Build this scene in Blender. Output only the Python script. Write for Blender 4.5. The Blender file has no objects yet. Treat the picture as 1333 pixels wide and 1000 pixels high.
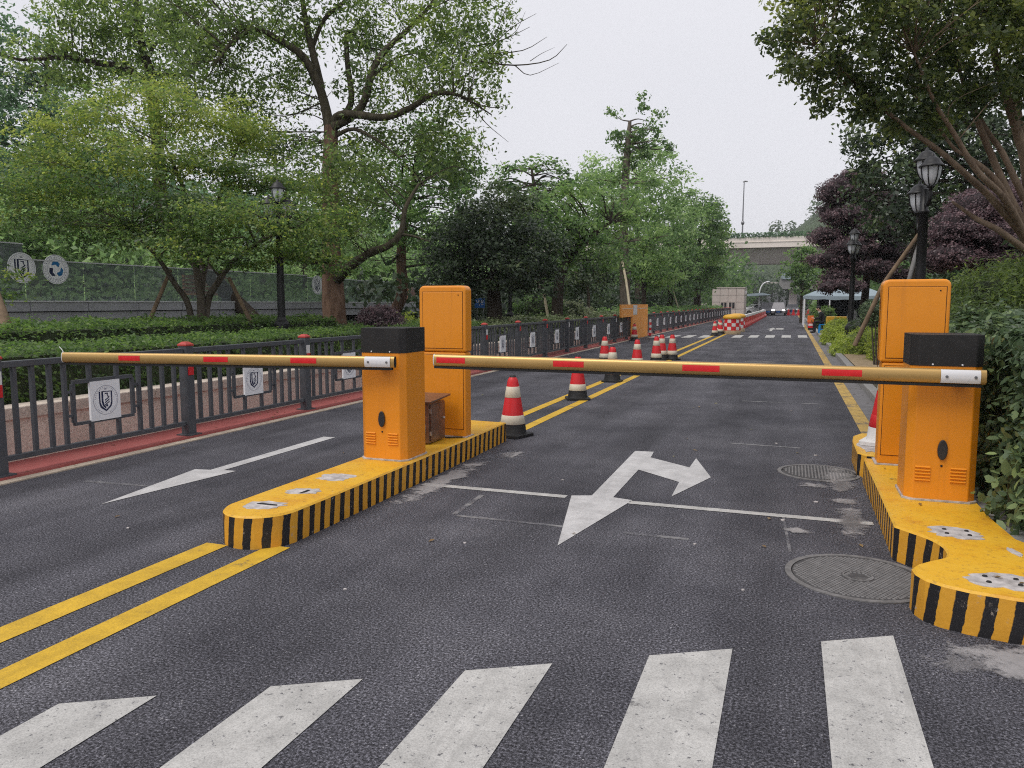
import bpy, math, random
import numpy as np
from mathutils import Vector

S = bpy.context.scene
COL = S.collection
R = math.radians

# ------------------------------------------------------------------ camera, sky, sun, exposure
cam_d = bpy.data.cameras.new('camera')
cam = bpy.data.objects.new('camera', cam_d)
COL.objects.link(cam)
cam.location = (0, 0, 1.6)
cam.rotation_euler = (R(90 - 5.994), 0, R(19.876))
cam_d.sensor_fit = 'HORIZONTAL'
cam_d.sensor_width = 36
cam_d.lens = 27.007
cam_d.clip_start = 0.05
cam_d.clip_end = 4000
S.camera = cam

SUN_EL, SUN_AZ = 58, 215          # compass-like: the soft bright part of the overcast sky, behind and left of the camera
w = bpy.data.worlds.new('World')
S.world = w
w.use_nodes = True
wt = w.node_tree
wt.nodes.clear()
sky = wt.nodes.new('ShaderNodeTexSky')
sky.sky_type = 'NISHITA'
sky.sun_disc = False
sky.sun_elevation = R(SUN_EL)
sky.sun_rotation = R(SUN_AZ)
sky.dust_density = 4
bg1 = wt.nodes.new('ShaderNodeBackground'); bg1.inputs['Strength'].default_value = 0.10
bg2 = wt.nodes.new('ShaderNodeBackground'); bg2.inputs['Strength'].default_value = 1.0
bg2.inputs['Color'].default_value = (0.73, 0.725, 0.775, 1)
cl_co = wt.nodes.new('ShaderNodeTexCoord')
cl_n = wt.nodes.new('ShaderNodeTexNoise'); cl_n.inputs['Scale'].default_value = 1.6; cl_n.inputs['Detail'].default_value = 4
cl_r = wt.nodes.new('ShaderNodeValToRGB')
cl_r.color_ramp.elements[0].position = 0.3; cl_r.color_ramp.elements[0].color = (0.655, 0.655, 0.695, 1)
cl_r.color_ramp.elements[1].position = 0.7; cl_r.color_ramp.elements[1].color = (0.715, 0.712, 0.75, 1)
wt.links.new(cl_co.outputs['Generated'], cl_n.inputs['Vector']); wt.links.new(cl_n.outputs['Fac'], cl_r.inputs[0]); wt.links.new(cl_r.outputs[0], bg2.inputs['Color'])
mx = wt.nodes.new('ShaderNodeMixShader'); mx.inputs[0].default_value = 0.93   # a thick even cloud layer over the sky
out = wt.nodes.new('ShaderNodeOutputWorld')
wt.links.new(sky.outputs[0], bg1.inputs['Color'])
wt.links.new(bg1.outputs[0], mx.inputs[1])
wt.links.new(bg2.outputs[0], mx.inputs[2])
wt.links.new(mx.outputs[0], out.inputs[0])

sun_d = bpy.data.lights.new('sun', 'SUN')
sun_d.energy = 1.5
sun_d.angle = R(35)
sun_d.color = (1.0, 0.96, 0.9)
sun = bpy.data.objects.new('sun', sun_d)
COL.objects.link(sun)
az = R(SUN_AZ)
sdir = Vector((math.sin(az) * math.cos(R(SUN_EL)), math.cos(az) * math.cos(R(SUN_EL)), math.sin(R(SUN_EL))))
sun.rotation_euler = sdir.to_track_quat('Z', 'Y').to_euler()
sun.location = sdir * 50

vs = S.view_settings
vs.view_transform = 'Standard'
vs.look = 'None'
vs.exposure = 0.32
vs.gamma = 1
vs.use_curve_mapping = False
S.cycles.max_bounces = 6
S.cycles.transparent_max_bounces = 12
S.cycles.use_denoising = False
S.cycles.filter_width = 1.1

rng = np.random.default_rng(7)
random.seed(7)

# ------------------------------------------------------------------ materials
def nodes_of(m):
    m.use_nodes = True
    return m.node_tree, m.node_tree.nodes.get('Principled BSDF')

def N(t, kind, **inp):
    n = t.nodes.new(kind)
    for k, v in inp.items():
        n.inputs[k.replace('_', ' ')].default_value = v
    return n

def ramp(t, stops):
    n = t.nodes.new('ShaderNodeValToRGB')
    e = n.color_ramp.elements
    while len(e) < len(stops):
        e.new(0.5)
    for el, (p, c) in zip(e, stops):
        el.position = p
        el.color = (c[0], c[1], c[2], 1) if not isinstance(c, (int, float)) else (c, c, c, 1)
    return n

def mixc(t, fac, a, b):
    n = t.nodes.new('ShaderNodeMix')
    n.data_type = 'RGBA'
    for sock, v in ((n.inputs[0], fac), (n.inputs[6], a), (n.inputs[7], b)):
        if hasattr(v, 'is_linked') or hasattr(v, 'links'):
            t.links.new(v, sock)
        elif isinstance(v, (int, float)):
            sock.default_value = v
        else:
            sock.default_value = (v[0], v[1], v[2], 1)
    return n.outputs[2]

def noise(t, scale, detail=4, rough=0.55, vec=None):
    n = t.nodes.new('ShaderNodeTexNoise')
    n.inputs['Scale'].default_value = scale
    n.inputs['Detail'].default_value = detail
    n.inputs['Roughness'].default_value = rough
    if vec is not None:
        t.links.new(vec, n.inputs['Vector'])
    return n.outputs['Fac']

def objco(t):
    return t.nodes.new('ShaderNodeTexCoord').outputs['Object']

def bump(t, h, strength, dist=0.01):
    b = t.nodes.new('ShaderNodeBump')
    b.inputs['Strength'].default_value = strength
    b.inputs['Distance'].default_value = dist
    t.links.new(h, b.inputs['Height'])
    return b.outputs[0]

def pbr(name, col, rough=0.5, metal=0.0, var=0.15, scale=6.0, bmp=0.0, bscale=60.0, spec=0.4, dirt=None, dirt_amt=0.0, dscale=3.0):
    m = bpy.data.materials.new(name)
    t, p = nodes_of(m)
    co = objco(t)
    f = noise(t, scale, 5, 0.6, co)
    dark = tuple(c * (1 - var) for c in col)
    lite = tuple(min(1, c * (1 + var)) for c in col)
    r = ramp(t, [(0.3, dark), (0.7, lite)])
    t.links.new(f, r.inputs[0])
    c = r.outputs[0]
    if dirt is not None:
        d = noise(t, dscale, 8, 0.7, co)
        rr = ramp(t, [(0.5, 0.0), (0.72, 1.0)])
        t.links.new(d, rr.inputs[0])
        mm = t.nodes.new('ShaderNodeMath'); mm.operation = 'MULTIPLY'; mm.inputs[1].default_value = dirt_amt
        t.links.new(rr.outputs[0], mm.inputs[0])
        c = mixc(t, mm.outputs[0], c, dirt)
    t.links.new(c, p.inputs['Base Color'])
    p.inputs['Roughness'].default_value = rough
    p.inputs['Metallic'].default_value = metal
    p.inputs['Specular IOR Level'].default_value = spec
    if bmp:
        t.links.new(bump(t, noise(t, bscale, 4, 0.6, co), bmp), p.inputs['Normal'])
    return m

def leaf_mat(name, cols, trans=0.3, rough=0.42, spec=0.5):
    """cols: dark leaf, common leaf, pale leaf; chosen leaf by leaf from the mesh attribute 'tint'."""
    m = bpy.data.materials.new(name)
    t, p = nodes_of(m)
    a = t.nodes.new('ShaderNodeAttribute'); a.attribute_name = 'tint'
    r = ramp(t, [(0.0, cols[0]), (0.5, cols[1]), (1.0, cols[2])])
    t.links.new(a.outputs['Fac'], r.inputs[0])
    t.links.new(r.outputs[0], p.inputs['Base Color'])
    p.inputs['Roughness'].default_value = rough
    p.inputs['Specular IOR Level'].default_value = spec
    tr = t.nodes.new('ShaderNodeBsdfTranslucent')
    hs = t.nodes.new('ShaderNodeHueSaturation'); hs.inputs['Saturation'].default_value = 1.05; hs.inputs['Value'].default_value = 1.6
    t.links.new(r.outputs[0], hs.inputs['Color'])
    t.links.new(hs.outputs[0], tr.inputs[0])
    ms = t.nodes.new('ShaderNodeMixShader'); ms.inputs[0].default_value = trans
    t.links.new(p.outputs[0], ms.inputs[1]); t.links.new(tr.outputs[0], ms.inputs[2])
    t.links.new(ms.outputs[0], t.nodes['Material Output'].inputs[0])
    return m

ASPHALT = (0.095, 0.09, 0.102)
def asphalt_color(t, co):
    big = noise(t, 0.75, 8, 0.68, co)
    rb = ramp(t, [(0.32, (0.046, 0.0455, 0.054)), (0.55, (0.077, 0.0758, 0.087)), (0.72, (0.104, 0.102, 0.114))])
    t.links.new(big, rb.inputs[0])
    fine = noise(t, 84, 7, 0.9, co)
    rf = ramp(t, [(0.39, 0.05), (0.475, 0.50), (0.53, 1.25), (0.57, 2.5), (0.64, 5.2)])
    t.links.new(fine, rf.inputs[0])
    mul = t.nodes.new('ShaderNodeMix'); mul.data_type = 'RGBA'; mul.blend_type = 'MULTIPLY'; mul.inputs[0].default_value = 1
    t.links.new(rb.outputs[0], mul.inputs[6]); t.links.new(rf.outputs[0], mul.inputs[7])
    v = t.nodes.new('ShaderNodeTexVoronoi'); v.inputs['Scale'].default_value = 42
    t.links.new(co, v.inputs['Vector'])
    rv = ramp(t, [(0.10, 1.0), (0.2, 0.0)])
    t.links.new(v.outputs['Distance'], rv.inputs[0])
    pick = noise(t, 23, 2, 0.5, co)
    rp = ramp(t, [(0.55, 0.0), (0.62, 0.8)])
    t.links.new(pick, rp.inputs[0])
    mm = t.nodes.new('ShaderNodeMath'); mm.operation = 'MULTIPLY'
    t.links.new(rv.outputs[0], mm.inputs[0]); t.links.new(rp.outputs[0], mm.inputs[1])
    c = mixc(t, mm.outputs[0], mul.outputs[2], (0.40, 0.39, 0.41))
    return c, fine

def make_asphalt():
    m = bpy.data.materials.new('asphalt')
    t, p = nodes_of(m)
    co = objco(t)
    c, fine = asphalt_color(t, co)
    # long worn streaks along the lane and a few oil-dark patches
    mp = t.nodes.new('ShaderNodeMapping'); mp.inputs['Scale'].default_value = (1.6, 0.12, 1)
    t.links.new(co, mp.inputs['Vector'])
    st = noise(t, 1.0, 4, 0.6, mp.outputs[0])
    rs = ramp(t, [(0.3, 0.70), (0.5, 1.0), (0.7, 1.28)])
    t.links.new(st, rs.inputs[0])
    mul = t.nodes.new('ShaderNodeMix'); mul.data_type = 'RGBA'; mul.blend_type = 'MULTIPLY'; mul.inputs[0].default_value = 1
    t.links.new(c, mul.inputs[6]); t.links.new(rs.outputs[0], mul.inputs[7])
    # thin meandering cracks
    wn = noise(t, 1.1, 6, 0.62, co)
    rc = ramp(t, [(0.492, 0.0), (0.4985, 0.55), (0.5015, 0.55), (0.508, 0.0)])
    t.links.new(wn, rc.inputs[0])
    where = noise(t, 0.35, 2, 0.5, co)
    rw = ramp(t, [(0.58, 0.0), (0.66, 1.0)])
    t.links.new(where, rw.inputs[0])
    mm = t.nodes.new('ShaderNodeMath'); mm.operation = 'MULTIPLY'
    t.links.new(rc.outputs[0], mm.inputs[0]); t.links.new(rw.outputs[0], mm.inputs[1])
    c2 = mixc(t, mm.outputs[0], mul.outputs[2], (0.035, 0.033, 0.037))
    t.links.new(c2, p.inputs['Base Color'])
    p.inputs['Roughness'].default_value = 0.85
    p.inputs['Specular IOR Level'].default_value = 0.14
    t.links.new(bump(t, fine, 0.32, 0.006), p.inputs['Normal'])
    return m

def road_paint(name, col, wear=0.5, pits=0.68):
    """Thermoplastic paint on asphalt; worn through in specks and streaks."""
    m = bpy.data.materials.new(name)
    t, p = nodes_of(m)
    co = objco(t)
    a, fine = asphalt_color(t, co)
    g = noise(t, 5, 6, 0.65, co)
    rg = ramp(t, [(0.3, tuple(c * 0.68 for c in col)), (0.65, col)])
    t.links.new(g, rg.inputs[0])
    grit = noise(t, 150, 3, 0.7, co)
    rgr = ramp(t, [(0.35, 0.72), (0.6, 1.06)])
    t.links.new(grit, rgr.inputs[0])
    mul = t.nodes.new('ShaderNodeMix'); mul.data_type = 'RGBA'; mul.blend_type = 'MULTIPLY'; mul.inputs[0].default_value = 1
    t.links.new(rg.outputs[0], mul.inputs[6]); t.links.new(rgr.outputs[0], mul.inputs[7])
    w1 = noise(t, 2.5, 10, 0.78, co)
    rw = ramp(t, [(max(0.01, wear - 0.03), 1.0), (wear + 0.05, 0.0)])
    t.links.new(w1, rw.inputs[0])
    c = mixc(t, rw.outputs[0], mul.outputs[2], a)
    pit = noise(t, 38, 5, 0.75, co)
    rpit = ramp(t, [(pits, 0.0), (pits + 0.03, 0.85)])
    t.links.new(pit, rpit.inputs[0])
    c = mixc(t, rpit.outputs[0], c, a)
    mp = t.nodes.new('ShaderNodeMapping'); mp.inputs['Scale'].default_value = (14, 0.7, 1)
    t.links.new(co, mp.inputs['Vector'])
    stk = noise(t, 1.0, 5, 0.7, mp.outputs[0])
    rst = ramp(t, [(0.52, 0.0), (0.7, 0.45)])
    t.links.new(stk, rst.inputs[0])
    c = mixc(t, rst.outputs[0], c, tuple(q * 0.55 for q in col))
    t.links.new(c, p.inputs['Base Color'])
    p.inputs['Roughness'].default_value = 0.7
    t.links.new(bump(t, fine, 0.35, 0.005), p.inputs['Normal'])
    return m

def bark_mat(name, a, b, scale=9):
    m = bpy.data.materials.new(name)
    t, p = nodes_of(m)
    co = objco(t)
    mp = t.nodes.new('ShaderNodeMapping'); mp.inputs['Scale'].default_value = (1, 1, 0.22)
    t.links.new(co, mp.inputs['Vector'])
    f = noise(t, scale, 8, 0.7, mp.outputs[0])
    r = ramp(t, [(0.33, a), (0.68, b)])
    t.links.new(f, r.inputs[0])
    t.links.new(r.outputs[0], p.inputs['Base Color'])
    p.inputs['Roughness'].default_value = 0.9
    p.inputs['Specular IOR Level'].default_value = 0.15
    t.links.new(bump(t, f, 0.8, 0.03), p.inputs['Normal'])
    return m

def stripe_mat():
    """Hand-painted black and yellow hazard stripes; u of the UV map runs along the kerb in metres."""
    m = bpy.data.materials.new('hazard_stripe_paint')
    t, p = nodes_of(m)
    uv = t.nodes.new('ShaderNodeUVMap'); uv.uv_map = 'UVMap'
    co = objco(t)
    sep = t.nodes.new('ShaderNodeSeparateXYZ'); t.links.new(uv.outputs[0], sep.inputs[0])
    wob = noise(t, 22, 4, 0.6, co)
    def M(op, a, b=None):
        n = t.nodes.new('ShaderNodeMath'); n.operation = op
        for i, v in enumerate((a, b)):
            if v is None: continue
            if isinstance(v, (int, float)): n.inputs[i].default_value = v
            else: t.links.new(v, n.inputs[i])
        return n.outputs[0]
    slow = noise(t, 1.7, 1, 0.5, co)
    x = M('ADD', sep.outputs[0], M('MULTIPLY', sep.outputs[1], -0.12))
    x = M('ADD', x, M('MULTIPLY', wob, 0.016))
    x = M('ADD', x, M('MULTIPLY', slow, 0.06))
    fr = M('FRACT', M('DIVIDE', x, 0.128))
    r = ramp(t, [(0.0, 0.0), (0.53, 0.0), (0.56, 1.0), (0.985, 1.0), (1.0, 0.0)])
    t.links.new(fr, r.inputs[0])
    g = noise(t, 4, 5, 0.6, co)
    ry = ramp(t, [(0.3, (0.60, 0.28, 0.022)), (0.7, (0.72, 0.36, 0.028))])
    t.links.new(g, ry.inputs[0])
    c = mixc(t, r.outputs[0], ry.outputs[0], (0.012, 0.011, 0.013))
    chip = noise(t, 16, 9, 0.8, co)
    rc = ramp(t, [(0.60, 0.0), (0.66, 0.8)])
    t.links.new(chip, rc.inputs[0])
    c = mixc(t, rc.outputs[0], c, (0.42, 0.36, 0.30))
    # cement smear along the foot of the kerb
    foot = M('LESS_THAN', M('ADD', sep.outputs[1], M('MULTIPLY', noise(t, 14, 6, 0.7, co), 0.05)), 0.036)
    c = mixc(t, foot, c, (0.38, 0.33, 0.31))
    t.links.new(c, p.inputs['Base Color'])
    p.inputs['Roughness'].default_value = 0.55
    t.links.new(bump(t, noise(t, 40, 6, 0.6, co), 0.35, 0.006), p.inputs['Normal'])
    return m

def island_top_mat():
    m = bpy.data.materials.new('island_yellow_paint')
    t, p = nodes_of(m)
    co = objco(t)
    g = noise(t, 3.5, 8, 0.7, co)
    r = ramp(t, [(0.3, (0.56, 0.25, 0.015)), (0.48, (0.70, 0.38, 0.018)), (0.7, (0.72, 0.43, 0.035))])
    t.links.new(g, r.inputs[0])
    d = noise(t, 30, 8, 0.75, co)
    rd = ramp(t, [(0.54, 0.0), (0.70, 0.8)])
    t.links.new(d, rd.inputs[0])
    c = mixc(t, rd.outputs[0], r.outputs[0], (0.26, 0.13, 0.03))
    e = noise(t, 7, 10, 0.8, co)
    re = ramp(t, [(0.66, 0.0), (0.69, 0.9)])
    t.links.new(e, re.inputs[0])
    c = mixc(t, re.outputs[0], c, (0.62, 0.52, 0.40))
    t.links.new(c, p.inputs['Base Color'])
    p.inputs['Roughness'].default_value = 0.5
    t.links.new(bump(t, noise(t, 18, 8, 0.65, co), 0.4, 0.01), p.inputs['Normal'])
    return m

def alpha_splash(name, col, thr=0.55, scale=9, top=0.8):
    """Thin dried cement or faded paint: covers only where its own noise says so."""
    m = bpy.data.materials.new(name)
    t, p = nodes_of(m)
    co = objco(t)
    t.links.new(ramp_of(t, noise(t, 30, 4, 0.6, co), [(0.3, tuple(c * 0.8 for c in col)), (0.7, col)]), p.inputs['Base Color'])
    uv = t.nodes.new('ShaderNodeTexCoord').outputs['Generated']
    g = t.nodes.new('ShaderNodeTexGradient'); g.gradient_type = 'SPHERICAL'
    mp = t.nodes.new('ShaderNodeMapping'); mp.inputs['Location'].default_value = (-1, -1, 0); mp.inputs['Scale'].default_value = (2, 2, 0)
    t.links.new(uv, mp.inputs['Vector']); t.links.new(mp.outputs[0], g.inputs[0])
    n1 = noise(t, scale, 12, 0.82, co)
    rr = ramp(t, [(0.0, -0.0), (0.8, 1.0)]); t.links.new(g.outputs['Fac'], rr.inputs[0])
    mm = t.nodes.new('ShaderNodeMath'); mm.operation = 'MULTIPLY_ADD'; mm.inputs[1].default_value = 0.30
    t.links.new(rr.outputs[0], mm.inputs[0]); t.links.new(n1, mm.inputs[2])
    ra = ramp(t, [(thr, 0.0), (thr + 0.10, top)])
    t.links.new(mm.outputs[0], ra.inputs[0])
    t.links.new(ra.outputs[0], p.inputs['Alpha'])
    p.inputs['Roughness'].default_value = 0.9
    return m

def ramp_of(t, fac, stops):
    r = ramp(t, stops)
    t.links.new(fac, r.inputs[0])
    return r.outputs[0]

def glass_mat():
    m = bpy.data.materials.new('balustrade_glass')
    t, p = nodes_of(m)
    tr = t.nodes.new('ShaderNodeBsdfTransparent'); tr.inputs[0].default_value = (0.58, 0.62, 0.62, 1)
    gl = t.nodes.new('ShaderNodeBsdfGlossy'); gl.inputs['Roughness'].default_value = 0.03
    lw = t.nodes.new('ShaderNodeLayerWeight'); lw.inputs['Blend'].default_value = 0.5
    pw = t.nodes.new('ShaderNodeMath'); pw.operation = 'POWER'; pw.inputs[1].default_value = 4.0
    t.links.new(lw.outputs['Facing'], pw.inputs[0])
    fr = t.nodes.new('ShaderNodeMath'); fr.operation = 'MULTIPLY_ADD'; fr.inputs[1].default_value = 0.9; fr.inputs[2].default_value = 0.05
    t.links.new(pw.outputs[0], fr.inputs[0])
    ms = t.nodes.new('ShaderNodeMixShader')
    t.links.new(fr.outputs[0], ms.inputs[0]); t.links.new(tr.outputs[0], ms.inputs[1]); t.links.new(gl.outputs[0], ms.inputs[2])
    df = t.nodes.new('ShaderNodeBsdfDiffuse'); df.inputs[0].default_value = (0.33, 0.36, 0.38, 1)  # grey-blue diffuse film imitating reflections on the panes
    m2 = t.nodes.new('ShaderNodeMixShader'); m2.inputs[0].default_value = 0.24
    t.links.new(ms.outputs[0], m2.inputs[1]); t.links.new(df.outputs[0], m2.inputs[2])
    t.links.new(m2.outputs[0], t.nodes['Material Output'].inputs[0])
    return m

def emit(name, col, s):
    m = bpy.data.materials.new(name)
    t, p = nodes_of(m)
    p.inputs['Base Color'].default_value = (*col, 1)
    p.inputs['Emission Color'].default_value = (*col, 1)
    p.inputs['Emission Strength'].default_value = s
    return m

M = {}
M['asphalt'] = make_asphalt()
M['white_paint'] = road_paint('white_road_paint', (0.58, 0.57, 0.57), 0.29)
M['old_white'] = road_paint('worn_white_road_paint', (0.53, 0.52, 0.50), 0.34, 0.605)
M['faded_line'] = road_paint('almost_gone_road_paint', (0.24, 0.235, 0.24), 0.50, 0.55)
M['cement'] = alpha_splash('dried_cement', (0.46, 0.44, 0.44), 0.645, 4, 0.62)
M['yellow_paint'] = road_paint('yellow_road_paint', (0.70, 0.43, 0.025), 0.36)
M['pale_yellow'] = road_paint('worn_yellow_road_paint', (0.55, 0.36, 0.09), 0.43)
M['cream'] = pbr('cream_kerb', (0.50, 0.42, 0.33), 0.85, var=0.2, scale=5, bmp=0.3, dirt=(0.25, 0.2, 0.17), dirt_amt=0.5)
M['red_strip'] = pbr('red_painted_concrete', (0.33, 0.085, 0.08), 0.8, var=0.18, scale=3, bmp=0.25, dirt=(0.22, 0.10, 0.09), dirt_amt=0.6)
M['granite'] = pbr('tan_pink_granite', (0.74, 0.64, 0.55), 0.85, var=0.2, scale=38, bmp=0.3, bscale=60, dirt=(0.40, 0.33, 0.28), dirt_amt=0.35)
M['coping'] = pbr('granite_coping', (0.62, 0.53, 0.45), 0.85, var=0.25, scale=30, bmp=0.3)
M['soil'] = pbr('bed_soil', (0.06, 0.05, 0.03), 0.95, var=0.4, scale=2, bmp=0.5, bscale=20, dirt=(0.04, 0.06, 0.02), dirt_amt=0.8, dscale=1.2)
M['sand_soil'] = pbr('sandy_soil', (0.28, 0.21, 0.13), 0.95, var=0.2, scale=6, bmp=0.4)
M['kerb'] = pbr('grey_kerb_stone', (0.24, 0.235, 0.23), 0.85, var=0.2, scale=9, bmp=0.3, dirt=(0.12, 0.115, 0.11), dirt_amt=0.5)
M['gutter'] = pbr('grey_gutter_concrete', (0.15, 0.145, 0.15), 0.85, var=0.2, scale=4, bmp=0.3)
M['stripe'] = stripe_mat()
M['itop'] = island_top_mat()
M['patch'] = pbr('bare_cement', (0.45, 0.42, 0.41), 0.85, var=0.35, scale=14, bmp=0.6, bscale=30, dirt=(0.12, 0.10, 0.09), dirt_amt=0.6, dscale=9)
M['orange_plain'] = pbr('orange_powder_coat', (0.78, 0.275, 0.012), 0.38, var=0.035, scale=1.5, spec=0.5, bmp=0.05, bscale=300, dirt=(0.55, 0.2, 0.02), dirt_amt=0.22, dscale=2.2)
def orange_mat():
    m = bpy.data.materials.new('orange_powder_coat_weathered')
    t, p = nodes_of(m); co = objco(t)
    f = noise(t, 1.7, 5, 0.6, co)
    r = ramp(t, [(0.3, (0.74, 0.255, 0.010)), (0.7, (0.81, 0.29, 0.014))]); t.links.new(f, r.inputs[0])
    mp = t.nodes.new('ShaderNodeMapping'); mp.inputs['Scale'].default_value = (16, 16, 0.9); t.links.new(co, mp.inputs['Vector'])
    s1 = noise(t, 1.0, 6, 0.65, mp.outputs[0])
    rs = ramp(t, [(0.55, 0.0), (0.75, 0.38)]); t.links.new(s1, rs.inputs[0])
    c = mixc(t, rs.outputs[0], r.outputs[0], (0.48, 0.17, 0.02))
    s2 = noise(t, 9, 9, 0.8, co)
    r2 = ramp(t, [(0.66, 0.0), (0.72, 0.5)]); t.links.new(s2, r2.inputs[0])
    c = mixc(t, r2.outputs[0], c, (0.40, 0.16, 0.04))
    t.links.new(c, p.inputs['Base Color'])
    rr = ramp(t, [(0.3, 0.30), (0.7, 0.5)]); t.links.new(s2, rr.inputs[0]); t.links.new(rr.outputs[0], p.inputs['Roughness'])
    t.links.new(bump(t, noise(t, 5, 3, 0.5, co), 0.06, 0.02), p.inputs['Normal'])
    return m
M['orange'] = orange_mat()
M['seam'] = pbr('dark_seam', (0.10, 0.035, 0.006), 0.7)
M['black_cover'] = pbr('black_powder_coat', (0.014, 0.0135, 0.014), 0.5, var=0.2, bmp=0.1, bscale=250, dirt=(0.05, 0.045, 0.04), dirt_amt=0.25)
M['black'] = pbr('black_rubber', (0.012, 0.012, 0.013), 0.6, dirt=(0.06, 0.055, 0.05), dirt_amt=0.4)
M['gold'] = pbr('champagne_gold_aluminium', (0.50, 0.32, 0.115), 0.36, metal=0.55, var=0.05, scale=2, spec=0.5, dirt=(0.40, 0.27, 0.12), dirt_amt=0.3)
M['red_tape'] = pbr('red_reflective_tape', (0.66, 0.018, 0.022), 0.4, var=0.12, scale=20)
M['white_metal'] = pbr('white_metal', (0.72, 0.72, 0.75), 0.4, var=0.05, dirt=(0.4, 0.4, 0.42), dirt_amt=0.3)
M['bolt'] = pbr('bolt_steel', (0.22, 0.22, 0.23), 0.4, metal=0.8)
M['lens'] = pbr('dark_smoked_plastic', (0.03, 0.03, 0.034), 0.28)
M['steel'] = pbr('brown_stained_steel', (0.27, 0.185, 0.145), 0.35, metal=0.75, var=0.25, scale=9, dirt=(0.12, 0.06, 0.035), dirt_amt=0.5)
M['steel_grey'] = pbr('brushed_steel', (0.42, 0.38, 0.36), 0.4, metal=0.6, var=0.2, scale=14)
M['fence'] = pbr('slate_grey_fence_paint', (0.074, 0.080, 0.092), 0.45, var=0.2, spec=0.45, dirt=(0.075, 0.07, 0.068), dirt_amt=0.45, dscale=5)
M['cap_red'] = pbr('faded_red_cap', (0.44, 0.05, 0.04), 0.5, var=0.2)
M['plaque'] = pbr('white_plaque_enamel', (0.84, 0.85, 0.88), 0.45, var=0.05, dirt=(0.45, 0.44, 0.44), dirt_amt=0.3)
M['navy'] = pbr('navy_print', (0.012, 0.02, 0.07), 0.5)
M['teal'] = pbr('teal_blue_print', (0.01, 0.14, 0.36), 0.5)
M['grey_print'] = pbr('grey_print', (0.22, 0.23, 0.30), 0.6)
M['red_plastic'] = pbr('red_plastic', (0.60, 0.022, 0.028), 0.4, var=0.12, scale=5, dirt=(0.30, 0.02, 0.02), dirt_amt=0.4)
M['cone_white'] = pbr('cream_reflective_sleeve', (0.66, 0.60, 0.48), 0.5, var=0.08, scale=8, dirt=(0.38, 0.33, 0.26), dirt_amt=0.5)
M['cone_white2'] = pbr('white_reflective_sleeve', (0.70, 0.69, 0.68), 0.5, var=0.08, dirt=(0.36, 0.33, 0.30), dirt_amt=0.5)
M['lamp_black'] = pbr('black_cast_iron', (0.010, 0.010, 0.011), 0.45, var=0.3, spec=0.4)
M['lamp_glass'] = pbr('milky_lamp_glass', (0.62, 0.64, 0.68), 0.25, var=0.05)
M['cladding'] = pbr('dark_grey_aluminium_cladding', (0.40, 0.405, 0.44), 0.35, metal=0.0, var=0.1, scale=1.5, dirt=(0.08, 0.08, 0.085), dirt_amt=0.4)
M['cladding_cap'] = pbr('pale_grey_metal_coping', (0.62, 0.63, 0.66), 0.35, metal=0.1)
M['dark'] = pbr('dark_underside', (0.012, 0.012, 0.013), 0.9)
M['glass'] = glass_mat()
M['wood_orange'] = pbr('orange_brown_timber', (0.36, 0.15, 0.055), 0.7, var=0.25, scale=6)
M['stake'] = pbr('peeled_pole_timber', (0.20, 0.14, 0.09), 0.9, var=0.3, scale=8, bmp=0.4)
M['stake_pale'] = pbr('pale_bamboo', (0.50, 0.43, 0.30), 0.8, var=0.15)
M['iron'] = pbr('cast_iron_cover', (0.060, 0.058, 0.060), 0.8, metal=0.0, var=0.35, scale=18, bmp=0.4, dirt=(0.15, 0.14, 0.135), dirt_amt=0.5, dscale=6)
M['iron_ring'] = pbr('worn_iron_rim', (0.15, 0.145, 0.145), 0.75, metal=0.0, var=0.3, scale=20)
M['bark_camphor'] = bark_mat('camphor_bark', (0.030, 0.026, 0.018), (0.11, 0.095, 0.065))
M['bark_red'] = bark_mat('reddish_bark', (0.075, 0.045, 0.032), (0.24, 0.15, 0.105), 9)
M['bark_grey'] = bark_mat('grey_bark', (0.06, 0.05, 0.04), (0.18, 0.15, 0.12))
M['bark_dark'] = bark_mat('dark_bark', (0.022, 0.017, 0.013), (0.07, 0.055, 0.042))
M['bark_myrtle'] = bark_mat('smooth_brown_bark', (0.12, 0.082, 0.058), (0.36, 0.27, 0.195), 7)
M['bridge_cream'] = pbr('cream_bridge_parapet', (0.78, 0.70, 0.64), 0.9, var=0.06, scale=0.3, dirt=(0.4, 0.32, 0.27), dirt_amt=0.4, dscale=0.2)
M['bridge_grey'] = pbr('bridge_concrete', (0.56, 0.50, 0.475), 0.9, var=0.08, scale=0.2)
M['guard_tile'] = pbr('beige_stone_tile', (0.50, 0.44, 0.40), 0.7, var=0.06, scale=1.5)
M['guard_pale'] = pbr('pale_render_wall', (0.62, 0.60, 0.57), 0.8, var=0.08, scale=0.5)
M['joint'] = pbr('dark_joint', (0.12, 0.10, 0.09), 0.9)
M['window_dark'] = pbr('dark_window_glass', (0.03, 0.03, 0.035), 0.15)
M['car_white'] = pbr('white_car_paint', (0.68, 0.68, 0.69), 0.25, var=0.03)
M['car_silver'] = pbr('silver_grey_car_paint', (0.26, 0.25, 0.26), 0.3, metal=0.3, var=0.03)
M['car_dark'] = pbr('dark_grey_car_paint', (0.05, 0.05, 0.06), 0.3, var=0.03)
M['tyre'] = pbr('tyre_rubber', (0.015, 0.015, 0.016), 0.8)
M['headlight'] = emit('lit_headlight', (1.0, 0.93, 0.98), 6.0)
M['tail'] = pbr('red_tail_lens', (0.45, 0.02, 0.02), 0.3)
M['tent'] = pbr('blue_grey_canvas', (0.27, 0.33, 0.37), 0.8, var=0.08, scale=1.2)
M['navy_wall'] = pbr('navy_backdrop', (0.012, 0.018, 0.035), 0.6)
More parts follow.
